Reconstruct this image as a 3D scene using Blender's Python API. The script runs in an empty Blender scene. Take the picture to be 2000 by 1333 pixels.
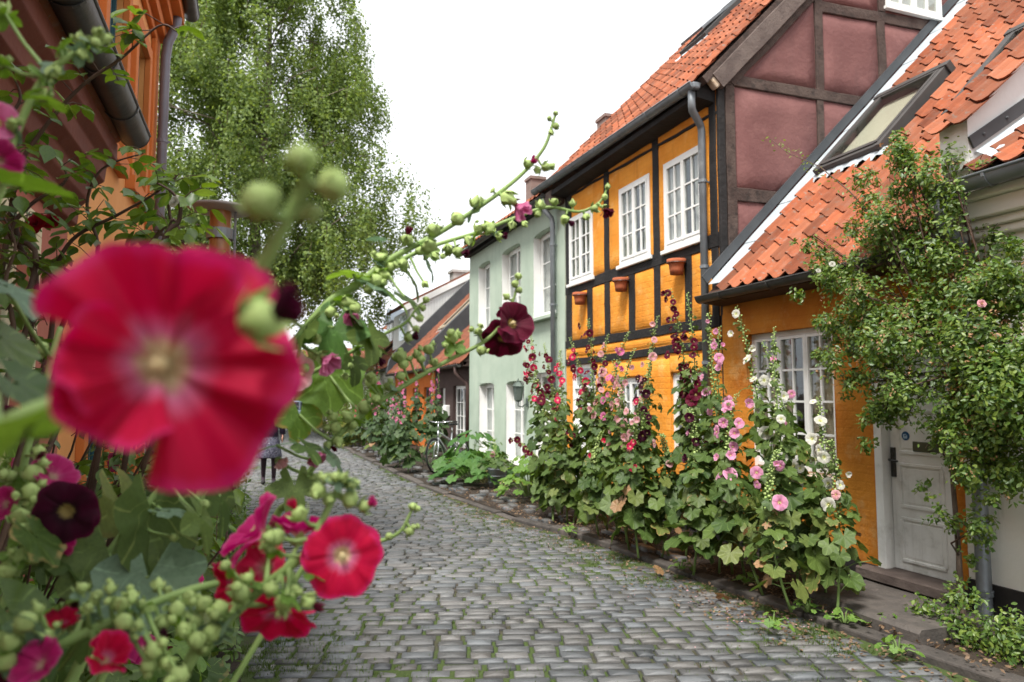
import bpy, math, random
import numpy as np
from mathutils import Vector, Matrix, Quaternion, noise as mnoise
R = math.radians
SC = bpy.context.scene
COL = SC.collection
rnd = random.Random(7)

# ---------------------------------------------------------------- camera, sky, sun, exposure
F, EYE, YAW, PITCH = 1405.0, 1.62, R(19.6), R(4.4)      # focal length in photo pixels, eye height, view direction
cam_data = bpy.data.cameras.new('camera')
cam = bpy.data.objects.new('camera', cam_data)
COL.objects.link(cam)
cam.location = (0, 0, EYE)
cam.rotation_euler = (math.pi / 2 + PITCH, 0, -YAW)
cam_data.sensor_width = 36.0
cam_data.lens = F / 2000 * 36
cam_data.clip_start = 0.02
cam_data.clip_end = 3000
cam_data.dof.use_dof = True
cam_data.dof.focus_distance = 3.0
cam_data.dof.aperture_fstop = 4.4
SC.camera = cam

SUN_ELEV, SUN_AZ = R(60), R(228)      # behind the camera and to its left
world = bpy.data.worlds.new('World')
SC.world = world
world.use_nodes = True
wn = world.node_tree
wn.nodes.clear()
sky = wn.nodes.new('ShaderNodeTexSky')
sky.sky_type = 'NISHITA'
sky.sun_disc = False
sky.sun_elevation = SUN_ELEV
sky.sun_rotation = SUN_AZ
sky.air_density = 1.0
sky.dust_density = 1.0
sky.ozone_density = 1.0
hs = wn.nodes.new('ShaderNodeHueSaturation')
hs.inputs['Saturation'].default_value = 0.12
hs.inputs['Value'].default_value = 1.0
bg = wn.nodes.new('ShaderNodeBackground')
bg.inputs['Strength'].default_value = 0.115
wo = wn.nodes.new('ShaderNodeOutputWorld')
# a closed layer of bright thin cloud over the sky
wtc = wn.nodes.new('ShaderNodeTexCoord')
wnz = wn.nodes.new('ShaderNodeTexNoise'); wnz.inputs['Scale'].default_value = 2.2; wnz.inputs['Detail'].default_value = 5
wrp = wn.nodes.new('ShaderNodeValToRGB'); wrp.color_ramp.elements[0].position = .3; wrp.color_ramp.elements[1].position = .7
wrp.color_ramp.elements[0].color = (6.2, 6.5, 6.8, 1); wrp.color_ramp.elements[1].color = (7.4, 7.5, 7.6, 1)
wmx = wn.nodes.new('ShaderNodeMix'); wmx.data_type = 'RGBA'; wmx.inputs[0].default_value = .75
wn.links.new(wtc.outputs['Generated'], wnz.inputs['Vector']); wn.links.new(wnz.outputs[0], wrp.inputs[0])
wn.links.new(sky.outputs[0], hs.inputs['Color'])
wn.links.new(hs.outputs[0], wmx.inputs[6]); wn.links.new(wrp.outputs[0], wmx.inputs[7])
wn.links.new(wmx.outputs[2], bg.inputs['Color'])
wn.links.new(bg.outputs[0], wo.inputs[0])

sun_data = bpy.data.lights.new('sun', 'SUN')
sun_data.energy = 3.2
sun_data.angle = R(16)
sun_data.color = (1.0, 0.96, 0.9)
sun = bpy.data.objects.new('sun', sun_data)
COL.objects.link(sun)
sd = Vector((math.sin(SUN_AZ) * math.cos(SUN_ELEV), math.cos(SUN_AZ) * math.cos(SUN_ELEV), math.sin(SUN_ELEV)))
sun.rotation_euler = sd.to_track_quat('Z', 'Y').to_euler()

SC.view_settings.view_transform = 'Standard'
SC.view_settings.look = 'None'
SC.view_settings.gamma = 1
SC.view_settings.exposure = 1.1
SC.view_settings.use_curve_mapping = False
SC.cycles.use_denoising = True
SC.cycles.max_bounces = 6
SC.cycles.diffuse_bounces = 3
SC.cycles.transparent_max_bounces = 8
SC.cycles.use_adaptive_sampling = True
SC.cycles.adaptive_threshold = 0.02

# ---------------------------------------------------------------- places: a point of the photograph at a known wall, ground or distance
def ray(px, py):
    x = (px - 1000) / F
    y = (666.5 - py) / F
    f = math.cos(PITCH) - math.sin(PITCH) * y
    u = math.sin(PITCH) + math.cos(PITCH) * y
    return Vector((f * math.sin(YAW) + x * math.cos(YAW), f * math.cos(YAW) - x * math.sin(YAW), u))

def at(px, py, d=None, X=None, Y=None, Z=None):
    r = ray(px, py)
    s = d if d is not None else X / r.x if X is not None else Y / r.y if Y is not None else (Z - EYE) / r.z
    return Vector((0, 0, EYE)) + r * s

# ---------------------------------------------------------------- objects
ORG = {}
def _org(parent):
    return ORG.get(parent.name, Vector((0, 0, 0))) if parent else Vector((0, 0, 0))

def tag(o, label=None, cat=None, group=None, kind=None):
    if label: o['label'] = label
    if cat: o['category'] = cat
    if group: o['group'] = group
    if kind: o['kind'] = kind
    return o

def thing(name, label, cat, loc=(0, 0, 0), group=None):
    o = bpy.data.objects.new(name, None)
    o.empty_display_size = 0.2
    COL.objects.link(o)
    o.location = loc
    ORG[o.name] = Vector(loc)
    return tag(o, label, cat, group)

def put(name, me, loc, rot=None, scale=1.0, parent=None, kind=None):
    """A copy of a shared mesh at a world place."""
    o = bpy.data.objects.new(name, me)
    COL.objects.link(o)
    o.parent = parent
    loc = Vector(loc)
    o.location = loc - _org(parent)
    ORG[o.name] = loc
    if rot is not None:
        if isinstance(rot, Quaternion):
            o.rotation_mode = 'QUATERNION'
            o.rotation_quaternion = rot
        elif isinstance(rot, Matrix):
            o.rotation_mode = 'QUATERNION'
            o.rotation_quaternion = rot.to_quaternion()
        else:
            o.rotation_euler = rot
    o.scale = (scale,) * 3 if isinstance(scale, (int, float)) else scale
    if kind: o['kind'] = kind
    return o

def npmesh(name, V, loops, counts, mats=None, midx=None, uv=None, var=None, smooth=True):
    me = bpy.data.meshes.new(name)
    V = np.asarray(V, dtype=np.float32)
    loops = np.asarray(loops, dtype=np.int32)
    counts = np.asarray(counts, dtype=np.int32)
    me.vertices.add(len(V))
    me.vertices.foreach_set('co', V.ravel())
    me.loops.add(len(loops))
    me.loops.foreach_set('vertex_index', loops)
    me.polygons.add(len(counts))
    st = np.zeros(len(counts), dtype=np.int32)
    st[1:] = np.cumsum(counts)[:-1]
    me.polygons.foreach_set('loop_start', st)
    me.polygons.foreach_set('use_smooth', np.full(len(counts), bool(smooth)))
    if midx is not None:
        me.polygons.foreach_set('material_index', np.asarray(midx, dtype=np.int32))
    for m in (mats or []):
        me.materials.append(m)
    if uv is not None:
        l = me.uv_layers.new(name='UVMap')
        l.data.foreach_set('uv', np.asarray(uv, dtype=np.float32)[loops].ravel())
    if var is not None:
        a = me.attributes.new('var', 'FLOAT', 'POINT')
        a.data.foreach_set('value', np.asarray(var, dtype=np.float32))
    me.update(calc_edges=True)
    me.validate()
    return me

class MB:
    """Collects shapes in world coordinates and links them as one mesh object."""
    def __init__(s):
        s.v, s.f, s.m, s.uv, s.var = [], [], [], [], []
        s.cv = 0.0
        s.cm = 0
    def add(s, vs, fs, uv=None):
        b = len(s.v)
        s.v += [tuple(v) for v in vs]
        s.uv += list(uv) if uv else [(0, 0)] * len(vs)
        s.var += [s.cv] * len(vs)
        for f in fs:
            s.f.append([b + i for i in f])
            s.m.append(s.cm)
        return s
    def box(s, x0, x1, y0, y1, z0, z1):
        v = [(x, y, z) for x in (x0, x1) for y in (y0, y1) for z in (z0, z1)]
        return s.add(v, [(0, 1, 3, 2), (4, 6, 7, 5), (0, 4, 5, 1), (2, 3, 7, 6), (0, 2, 6, 4), (1, 5, 7, 3)])
    def obox(s, c, ax, ay, az):
        c = Vector(c); ax = Vector(ax); ay = Vector(ay); az = Vector(az)
        v = [c + ax * i + ay * j + az * k for i in (-1, 1) for j in (-1, 1) for k in (-1, 1)]
        return s.add(v, [(0, 1, 3, 2), (4, 6, 7, 5), (0, 4, 5, 1), (2, 3, 7, 6), (0, 2, 6, 4), (1, 5, 7, 3)])
    def bar(s, p, q, w, h, up=(0, 0, 1), seg=1, wob=0.0, bev=0.0):
        """A bar from p to q, w wide and h thick, optionally crooked and with its arrises taken off."""
        p = Vector(p); q = Vector(q); d = (q - p).normalized(); up = Vector(up)
        a = d.cross(up).normalized(); b = a.cross(d).normalized()
        if bev:
            pr = [(-w / 2 + bev, -h / 2), (w / 2 - bev, -h / 2), (w / 2, -h / 2 + bev), (w / 2, h / 2 - bev), (w / 2 - bev, h / 2), (-w / 2 + bev, h / 2), (-w / 2, h / 2 - bev), (-w / 2, -h / 2 + bev)]
        else:
            pr = [(-w / 2, -h / 2), (w / 2, -h / 2), (w / 2, h / 2), (-w / 2, h / 2)]
        n = len(pr); vs = []; fs = []
        for i in range(seg + 1):
            c = p + (q - p) * i / seg
            for (u, t) in pr:
                pt = c + a * u + b * t
                if wob:
                    nz = mnoise.noise_vector(pt * 2.3 + Vector((3.1, 7.7, 1.3)))
                    n2 = mnoise.noise_vector(pt * 9)
                    pt += a * (nz.x * wob + n2.x * wob * .35) + b * (nz.z * wob * 0.3)
                vs.append(pt)
        for i in range(seg):
            for j in range(n):
                fs.append((i * n + j, i * n + (j + 1) % n, (i + 1) * n + (j + 1) % n, (i + 1) * n + j))
        fs.append(tuple(range(n - 1, -1, -1)))
        fs.append(tuple(seg * n + j for j in range(n)))
        return s.add(vs, fs)
    def tube(s, pts, rad, n=6, cap=True, uvv=False):
        pts = [Vector(p) for p in pts]
        if isinstance(rad, (int, float)): rad = [rad] * len(pts)
        vs = []; fs = []; ref = None
        for i, p in enumerate(pts):
            t = (pts[min(i + 1, len(pts) - 1)] - pts[max(i - 1, 0)]).normalized()
            if ref is None:
                ref = t.orthogonal().normalized()
            ref = (ref - t * ref.dot(t))
            ref = ref.normalized() if ref.length > 1e-6 else t.orthogonal().normalized()
            b = t.cross(ref)
            for k in range(n):
                a = 2 * math.pi * k / n
                vs.append(p + (ref * math.cos(a) + b * math.sin(a)) * rad[i])
        for i in range(len(pts) - 1):
            for k in range(n):
                fs.append((i * n + k, i * n + (k + 1) % n, (i + 1) * n + (k + 1) % n, (i + 1) * n + k))
        if cap:
            fs.append(tuple(range(n - 1, -1, -1)))
            fs.append(tuple((len(pts) - 1) * n + k for k in range(n)))
        return s.add(vs, fs)
    def lathe(s, prof, c, n=16, axis=(0, 0, 1), a0=0, a1=2 * math.pi):
        ax = Vector(axis).normalized(); u = ax.orthogonal().normalized(); w = ax.cross(u); c = Vector(c)
        full = abs(a1 - a0 - 2 * math.pi) < 1e-6
        m = n if full else n + 1
        vs = []; fs = []
        for (r, h) in prof:
            for k in range(m):
                a = a0 + (a1 - a0) * k / n
                vs.append(c + ax * h + (u * math.cos(a) + w * math.sin(a)) * r)
        for i in range(len(prof) - 1):
            for k in range(n):
                k2 = (k + 1) % m
                fs.append((i * m + k, i * m + k2, (i + 1) * m + k2, (i + 1) * m + k))
        return s.add(vs, fs)
    def ball(s, c, r, n=8, m=5, sq=(1, 1, 1)):
        vs = []; fs = []; c = Vector(c)
        for i in range(m + 1):
            t = math.pi * i / m
            for k in range(n):
                a = 2 * math.pi * k / n
                vs.append(c + Vector((math.sin(t) * math.cos(a) * r * sq[0], math.sin(t) * math.sin(a) * r * sq[1], math.cos(t) * r * sq[2])))
        for i in range(m):
            for k in range(n):
                fs.append((i * n + k, (i + 1) * n + k, (i + 1) * n + (k + 1) % n, i * n + (k + 1) % n))
        return s.add(vs, fs)
    def prism(s, poly, d):
        """A flat polygon given depth by the vector d."""
        d = Vector(d); n = len(poly)
        vs = [Vector(p) for p in poly] + [Vector(p) + d for p in poly]
        fs = [tuple(range(n)), tuple(range(2 * n - 1, n - 1, -1))]
        for i in range(n):
            j = (i + 1) % n
            fs.append((i, i + n, j + n, j))
        return s.add(vs, fs)
    def mesh(s, name, mats, smooth=False, org=(0, 0, 0)):
        V = np.array(s.v, dtype=np.float32) - np.array(org, dtype=np.float32)
        loops = [i for f in s.f for i in f]
        counts = [len(f) for f in s.f]
        mats = mats if isinstance(mats, (list, tuple)) else [mats]
        return npmesh(name, V, loops, counts, mats, s.m, s.uv, s.var, smooth)
    def build(s, name, mats, parent=None, smooth=False, kind=None, bevel=0, fixn=True):
        org = _org(parent)
        me = s.mesh(name, mats, smooth, org)
        if fixn:
            import bmesh
            bm = bmesh.new(); bm.from_mesh(me); bmesh.ops.recalc_face_normals(bm, faces=bm.faces); bm.to_mesh(me); bm.free()
        o = bpy.data.objects.new(name, me)
        COL.objects.link(o)
        o.parent = parent
        ORG[o.name] = org
        if kind: o['kind'] = kind
        if bevel:
            b = o.modifiers.new('bevel', 'BEVEL'); b.width = bevel; b.segments = 2; b.limit_method = 'ANGLE'
        return o

def scatter(tV, tF, T, var=None, tuv=None):
    """Many copies of a small template joined: tV (k,3), tF faces, T (n,3,4) transforms."""
    tV = np.asarray(tV, dtype=np.float64); n = len(T); k = len(tV)
    V = np.einsum('nij,kj->nki', T[:, :, :3], tV) + T[:, None, :, 3]
    fl = np.array([i for f in tF for i in f]); fc = np.array([len(f) for f in tF])
    loops = (fl[None, :] + (np.arange(n) * k)[:, None]).ravel()
    counts = np.tile(fc, n)
    vv = np.repeat(var, k) if var is not None else None
    uv = np.tile(np.asarray(tuv), (n, 1)) if tuv is not None else None
    return V.reshape(-1, 3), loops, counts, uv, vv

# ---------------------------------------------------------------- materials (all node based)
MATS = {}
class NT:
    def __init__(s, name):
        s.m = bpy.data.materials.new(name); s.m.use_nodes = True
        s.t = s.m.node_tree; s.t.nodes.clear()
        s.out = s.t.nodes.new('ShaderNodeOutputMaterial')
    def n(s, typ, props=None, **inp):
        nd = s.t.nodes.new('ShaderNode' + typ)
        for k, v in (props or {}).items(): setattr(nd, k, v)
        for k, v in inp.items():
            key = int(k[1:]) if k[0] == '_' and k[1:].isdigit() else k.replace('_', ' ')
            sk = nd.inputs[key]
            if isinstance(v, bpy.types.NodeSocket): s.t.links.new(v, sk)
            elif hasattr(v, 'outputs'): s.t.links.new(v.outputs[0], sk)
            else: sk.default_value = v if not (isinstance(v, tuple) and len(v) == 3 and sk.type == 'RGBA') else (*v, 1)
        return nd
    def mix(s, fac, a, b, mode='MIX'):
        nd = s.t.nodes.new('ShaderNodeMix'); nd.data_type = 'RGBA'; nd.blend_type = mode; nd.clamp_factor = True
        for i, v in ((0, fac), (6, a), (7, b)):
            sk = nd.inputs[i]
            if isinstance(v, bpy.types.NodeSocket): s.t.links.new(v, sk)
            elif isinstance(v, (int, float)) and i: sk.default_value = (v, v, v, 1)
            elif isinstance(v, tuple): sk.default_value = (*v, 1)
            else: sk.default_value = v
        return nd.outputs[2]
    def math(s, op, a, b=0.0, c=0.0):
        nd = s.t.nodes.new('ShaderNodeMath'); nd.operation = op
        for i, v in enumerate((a, b, c)):
            if isinstance(v, bpy.types.NodeSocket): s.t.links.new(v, nd.inputs[i])
            else: nd.inputs[i].default_value = v
        return nd.outputs[0]
    def ramp(s, fac, stops):
        nd = s.t.nodes.new('ShaderNodeValToRGB'); e = nd.color_ramp.elements
        while len(e) < len(stops): e.new(0.5)
        for i, (p, c) in enumerate(stops):
            e[i].position = p; e[i].color = (*c, 1) if isinstance(c, tuple) else (c, c, c, 1)
        s.t.links.new(fac, nd.inputs[0])
        return nd.outputs[0]
    def step(s, fac, a, b):
        nd = s.t.nodes.new('ShaderNodeMapRange')
        nd.interpolation_type = 'SMOOTHSTEP'
        s.t.links.new(fac, nd.inputs[0]); nd.inputs[1].default_value = a; nd.inputs[2].default_value = b
        return nd.outputs[0]
    def noise(s, vec, scale, detail=4, rough=.55, dist=0.0):
        return s.n('TexNoise', Vector=vec, Scale=scale, Detail=float(detail), Roughness=rough, Distortion=dist).outputs[0]
    def rand(s):
        """One number for each thing or piece: object random plus the joined pieces' own number."""
        a = s.n('ObjectInfo').outputs['Random']
        b = s.n('Attribute', {'attribute_name': 'var'}).outputs['Fac']
        return s.math('FRACT', s.math('ADD', a, b))
    def finish(s, shader, bump=None):
        s.t.links.new(shader.outputs[0] if hasattr(shader, 'outputs') else shader, s.out.inputs[0])
        return s.m

def surf(name, c1, c2=None, scale=3.0, rough=.85, bump=.25, bscale=40.0, c3=None, c3scale=1.2, c3lo=.55, c3hi=.7, rand=0.0, metal=0.0, spec=.3, stretch=(1, 1, 1), bdist=.01, randcol=None, speck=None, coat=0.0, brick=0.0, streak=None):
    if name in MATS: return MATS[name]
    s = NT(name)
    co = s.n('TexCoord').outputs['Object']
    off = s.n('ObjectInfo').outputs['Random']
    mp = s.n('Mapping', Vector=co, Scale=stretch).outputs[0]
    if rand:
        mp = s.n('VectorMath', {'operation': 'ADD'}, _0=mp, _1=s.n('CombineXYZ', X=s.math('MULTIPLY', off, 37.0), Y=s.math('MULTIPLY', off, 91.0)).outputs[0]).outputs[0]
    col = s.mix(s.step(s.noise(mp, scale, 5), .35, .65), c1, c2 or c1)
    if c3:
        col = s.mix(s.step(s.noise(mp, c3scale, 6, .65), c3lo, c3hi), col, c3)
    if streak:     # rain streaks and stains running down the wall
        sm = s.n('Mapping', Vector=co, Scale=(5.0, 5.0, .55)).outputs[0]
        f = s.math('MULTIPLY', s.step(s.noise(sm, 1.6, 6, .7), .5, .78), s.step(s.noise(co, .8, 3), .35, .65))
        col = s.mix(s.math('MULTIPLY', f, streak[1]), col, streak[0])
    if speck:
        col = s.mix(s.step(s.noise(mp, speck[1], 2), .6, .72), col, speck[0])
    if rand:
        rv = s.rand()
        if randcol:
            col = s.mix(s.math('MULTIPLY', rv, 1.0), col, s.mix(.65, col, randcol))
        k = s.math('ADD', 1 - rand / 2, s.math('MULTIPLY', s.math('FRACT', s.math('MULTIPLY', rv, 7.31)), rand))
        col = s.n('VectorMath', {'operation': 'SCALE'}, _0=col, Scale=k).outputs[0]
    bn = s.n('Bump', Strength=bump, Distance=bdist, Height=s.math('ADD', s.noise(mp, bscale, 5), s.math('MULTIPLY', s.noise(mp, bscale / 6, 3), 1.5)))
    if brick:     # courses of brick showing faintly under the limewash
        sx = s.n('SeparateXYZ', Vector=co)
        bv = s.n('CombineXYZ', X=sx.outputs[1], Y=sx.outputs[2]).outputs[0]
        bv = s.n('VectorMath', {'operation': 'ADD'}, _0=bv, _1=s.n('VectorMath', {'operation': 'SCALE'}, _0=s.n('TexNoise', Vector=co, Scale=6.0).outputs[1], Scale=.02).outputs[0]).outputs[0]
        bt = s.n('TexBrick', Vector=bv, Scale=1.0, Mortar_Size=.012, Brick_Width=.24, Row_Height=.075, Mortar_Smooth=1.0)
        bn = s.n('Bump', {'invert': True}, Strength=brick, Distance=.012, Height=bt.outputs['Fac'], Normal=bn)
        col = s.mix(s.math('MULTIPLY', bt.outputs['Fac'], .12), col, tuple(c * .55 for c in c1))
    p = s.n('BsdfPrincipled', Base_Color=col, Roughness=rough, Metallic=metal, Normal=bn)
    p.inputs['Specular IOR Level'].default_value = spec
    if coat: p.inputs['Coat Weight'].default_value = coat
    MATS[name] = s.finish(p)
    return MATS[name]

def leafmat(name, c1, c2, dead=None, trans=.3, rough=.55, veins=0, deadamt=.0, spec=.35, light=None):
    """A leaf: two greens by piece, pale veins, light passing through."""
    if name in MATS: return MATS[name]
    s = NT(name)
    rv = s.rand()
    co = s.n('TexCoord').outputs['Object']
    col = s.mix(rv, c1, c2)
    uv = s.n('UVMap').outputs[0]
    sep = s.n('SeparateXYZ', Vector=uv)
    if veins:
        w = s.math('ABSOLUTE', s.math('SINE', s.math('MULTIPLY', sep.outputs[0], math.pi * veins)))
        vv = s.math('MULTIPLY', s.math('SUBTRACT', 1.0, s.step(w, .0, .16)), .45)
        col = s.mix(vv, col, light or tuple(min(1, c * 2.2 + .03) for c in c2))
    col = s.mix(s.math('MULTIPLY', s.step(s.noise(co, 14, 3), .4, .7), .35), col, tuple(c * .6 for c in c1))
    if dead:
        r2 = s.math('FRACT', s.math('MULTIPLY', rv, 13.7))
        edge = s.math('ADD', s.math('MULTIPLY', sep.outputs[1], .55), s.math('MULTIPLY', s.noise(co, 3.5, 5), 1.1))
        f = s.math('MULTIPLY', s.step(edge, .98, 1.22), s.step(r2, 1 - deadamt, 1 - deadamt * .5))
        col = s.mix(f, col, dead)
    p = s.n('BsdfPrincipled', Base_Color=col, Roughness=rough)
    p.inputs['Specular IOR Level'].default_value = spec
    tcol = s.n('HueSaturation', Hue=.485, Saturation=1.15, Value=1.5, Color=col).outputs[0]
    t = s.n('BsdfTranslucent', Color=tcol)
    mx = s.n('MixShader', Fac=trans); s.t.links.new(p.outputs[0], mx.inputs[1]); s.t.links.new(t.outputs[0], mx.inputs[2])
    MATS[name] = s.finish(mx)
    return MATS[name]

def petalmat(name, body, edge, eye, throat, trans=.35, streak=.5):
    if name in MATS: return MATS[name]
    s = NT(name)
    uv = s.n('UVMap').outputs[0]
    sep = s.n('SeparateXYZ', Vector=uv)
    rv = s.rand()
    rad = sep.outputs[1]
    st = s.n('CombineXYZ', X=s.math('MULTIPLY', sep.outputs[0], 60.0), Y=s.math('MULTIPLY', rad, 2.0), Z=s.math('MULTIPLY', rv, 20.0)).outputs[0]
    streaks = s.noise(st, 1.0, 3)
    r2 = s.math('ADD', rad, s.math('MULTIPLY', s.math('SUBTRACT', streaks, .5), streak * .5))
    col = s.ramp(r2, [(0.0, throat), (.20, throat), (.33, eye), (.54, body), (.88, body), (1.0, edge)])
    col = s.mix(s.math('MULTIPLY', s.step(streaks, .45, .7), .22), col, tuple(c * .55 for c in body))
    k = s.math('ADD', .8, s.math('MULTIPLY', rv, .4))
    col = s.n('VectorMath', {'operation': 'SCALE'}, _0=col, Scale=k).outputs[0]
    vn = s.n('Bump', Strength=.35, Distance=.002, Height=s.noise(s.n('CombineXYZ', X=s.math('MULTIPLY', sep.outputs[0], 190.0), Y=s.math('MULTIPLY', rad, 3.0), Z=rv).outputs[0], 1.0, 3))     # fine veins
    p = s.n('BsdfPrincipled', Base_Color=col, Roughness=.6, Normal=vn)
    p.inputs['Specular IOR Level'].default_value = .2
    p.inputs['Sheen Weight'].default_value = .03
    t = s.n('BsdfTranslucent', Color=s.n('HueSaturation', Saturation=1.1, Value=1.3, Color=col).outputs[0])
    mx = s.n('MixShader', Fac=trans); s.t.links.new(p.outputs[0], mx.inputs[1]); s.t.links.new(t.outputs[0], mx.inputs[2])
    MATS[name] = s.finish(mx)
    return MATS[name]

def glassmat(name='window_glass', k=.6):
    s = NT(name)
    co = s.n('TexCoord').outputs['Object']
    bn = s.n('Bump', Strength=.06, Distance=.02, Height=s.noise(co, 5, 2))
    g = s.n('BsdfGlossy', Color=(.9, .95, 1.0), Roughness=.03, Normal=bn)
    t = s.n('BsdfTransparent', Color=(.86, .875, .86))
    fc = s.n('LayerWeight', Blend=.5).outputs['Facing']      # the same seen from either side of the pane
    f = s.math('ADD', .06, s.math('MULTIPLY', s.math('POWER', fc, 4.0), k))
    mx = s.n('MixShader', Fac=f); s.t.links.new(t.outputs[0], mx.inputs[1]); s.t.links.new(g.outputs[0], mx.inputs[2])
    MATS[name] = s.finish(mx)
    return MATS[name]
GLASS = glassmat()
SKYGLASS = glassmat('coated_roof_glass', .22)

ORANGE = surf('orange_limewash', (.77, .315, .042), (.69, .25, .024), 2.4, .9, .5, 30, c3=(.78, .43, .14), c3scale=4.2, c3lo=.5, c3hi=.8, bdist=.014, brick=.16, streak=((.45, .15, .02), .8))
OCHRE = surf('worn_ochre_limewash', (.58, .225, .026), (.46, .145, .014), 1.6, .9, .5, 28, c3=(.60, .34, .12), c3scale=3.0, c3lo=.5, c3hi=.75, bdist=.014, brick=.1, streak=((.30, .10, .02), .6))
PINKW = surf('old_rose_render', (.185, .084, .078), (.155, .068, .064), 2.6, .9, .38, 22, c3=(.22, .105, .095), c3scale=4.5, c3lo=.5, c3hi=.8, bdist=.018, streak=((.13, .07, .065), .5))
GREENW = surf('sage_green_render', (.405, .478, .39), (.355, .432, .35), 1.6, .9, .4, 25, c3=(.30, .37, .295), c3scale=1.1, c3lo=.5, c3hi=.8, streak=((.24, .29, .23), .7))
WHITEW = surf('white_render', (.82, .80, .74), (.76, .74, .68), 1.3, .9, .3, 25, c3=(.60, .59, .53), c3scale=.9, c3lo=.58, c3hi=.85, streak=((.42, .41, .35), .5))
BROWNW = surf('dark_brown_render', (.075, .048, .042), (.06, .038, .034), 2, .9, .3, 25)
ORANGE2 = surf('bright_orange_render', (.58, .16, .03), (.52, .13, .022), 1.5, .9, .3, 25)
CREAMO = surf('pale_orange_render', (.70, .33, .12), (.64, .28, .09), 1.2, .9, .25, 25)
REDW = surf('brick_pink_render', (.40, .14, .10), (.36, .12, .085), 1.4, .9, .3, 25)
REDCOR = surf('red_brown_cornice_paint', (.17, .05, .03), (.135, .036, .023), 1.4, .75, .3, 25)
BLACKT = surf('tarred_timber', (.014, .013, .013), (.022, .020, .020), 3, .8, .9, 26, c3=(.04, .034, .031), c3scale=6, c3lo=.6, c3hi=.8, stretch=(1, 1, 1))
BROWNT = surf('weathered_brown_timber', (.055, .036, .030), (.085, .060, .050), 4, .85, .9, 30, c3=(.03, .022, .019), c3scale=7, c3lo=.5, c3hi=.7)
GREYT = surf('weathered_grey_board', (.135, .105, .092), (.095, .072, .064), 5, .9, .7, 40)
WHITEP = surf('white_window_paint', (.80, .80, .78), (.74, .74, .71), 3, .5, .08, 40, spec=.4)
OLDWHITE = surf('worn_white_door_paint', (.82, .82, .80), (.74, .74, .71), 2.2, .55, .15, 25, c3=(.42, .41, .37), c3scale=3.2, c3lo=.52, c3hi=.8, streak=((.4, .38, .33), .6))
CREAMP = surf('cream_paint', (.66, .56, .38), (.6, .5, .33), 3, .6, .1, 30)
TEALP = surf('teal_paint', (.03, .10, .12), (.025, .08, .1), 3, .5, .1, 30)
ZINC = surf('weathered_zinc', (.20, .22, .235), (.15, .165, .18), 4, .5, .12, 30, c3=(.28, .30, .31), c3scale=2, metal=.35, spec=.5)
DARKZINC = surf('dark_gutter_zinc', (.045, .045, .045), (.07, .068, .065), 6, .45, .15, 30, metal=.4, spec=.5)
LEAD = surf('pale_lead_flashing', (.52, .57, .60), (.42, .47, .50), 3, .5, .35, 12, metal=.25, bdist=.02)
DARKMETAL = surf('dark_grey_flashing', (.075, .08, .085), (.06, .065, .07), 3, .45, .08, 20, metal=.2)
SKYFRAME = surf('dark_skylight_frame', (.055, .052, .05), (.07, .066, .063), 3, .5, .06, 30)
TILE = surf('red_clay_pantile', (.25, .064, .023), (.185, .047, .018), 7, .85, .3, 60, c3=(.20, .10, .07), c3scale=6, c3lo=.5, c3hi=.74, rand=.8, randcol=(.26, .095, .048), speck=((.17, .13, .105), 22))
OLDTILE = surf('brown_clay_pantile', (.23, .075, .038), (.175, .055, .028), 6, .85, .2, 50, c3=(.11, .05, .034), c3scale=4, rand=.4, randcol=(.15, .065, .042))
STONE = surf('cobble_granite', (.122, .115, .107), (.096, .092, .088), 12, .52, .28, 50, c3=(.155, .145, .134), c3scale=7, c3lo=.5, c3hi=.8, rand=.75, randcol=(.068, .082, .095), bdist=.005, spec=.5, speck=((.07, .068, .065), 40))
KERBST = surf('kerb_granite', (.085, .074, .066), (.06, .053, .048), 8, .8, .6, 50, c3=(.16, .13, .115), c3scale=4, rand=.4, bdist=.008, speck=((.05, .045, .04), 40))
GRANITE = surf('grey_sandstone', (.27, .26, .24), (.21, .2, .185), 9, .85, .4, 50, rand=.2)
EARTH = surf('earth_and_moss_joints', (.045, .038, .028), (.06, .05, .036), 9, .95, .8, 50, c3=(.048, .072, .018), c3scale=1.0, c3lo=.38, c3hi=.52, bdist=.02)
SOIL = surf('shade_darkened_soil', (.026, .019, .014), (.042, .031, .022), 8, .95, 1.0, 40, c3=(.075, .05, .034), c3scale=14, c3lo=.56, c3hi=.7, bdist=.03)  # bed soil, its base colour lowered to stand in for shade under plants
PLINTH = surf('black_tarred_plinth', (.02, .018, .018), (.03, .027, .026), 5, .8, .3, 30)
CURTAIN = surf('pale_curtain_cloth', (.70, .69, .66), (.60, .59, .56), 6, .9, .1, 80)
BEIGECUR = surf('beige_curtain_cloth', (.60, .50, .38), (.52, .42, .31), 6, .9, .1, 80)
BLIND = surf('cream_roof_blind', (.62, .58, .46), (.58, .54, .43), 2, .8, .05, 30)
TERRA = surf('terracotta', (.40, .12, .055), (.34, .095, .042), 8, .85, .15, 60, rand=.15)
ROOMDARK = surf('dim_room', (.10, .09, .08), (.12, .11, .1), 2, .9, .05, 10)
# ---------------------------------------------------------------- building parts
def cuts(a, b, marks, step):
    xs = sorted(set([a, b] + [m for m in marks if a < m < b]))
    out = []
    for p, q in zip(xs, xs[1:]):
        k = max(1, int(round((q - p) / step)))
        out += [p + (q - p) * i / k for i in range(k)]
    return out + [b]

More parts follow.
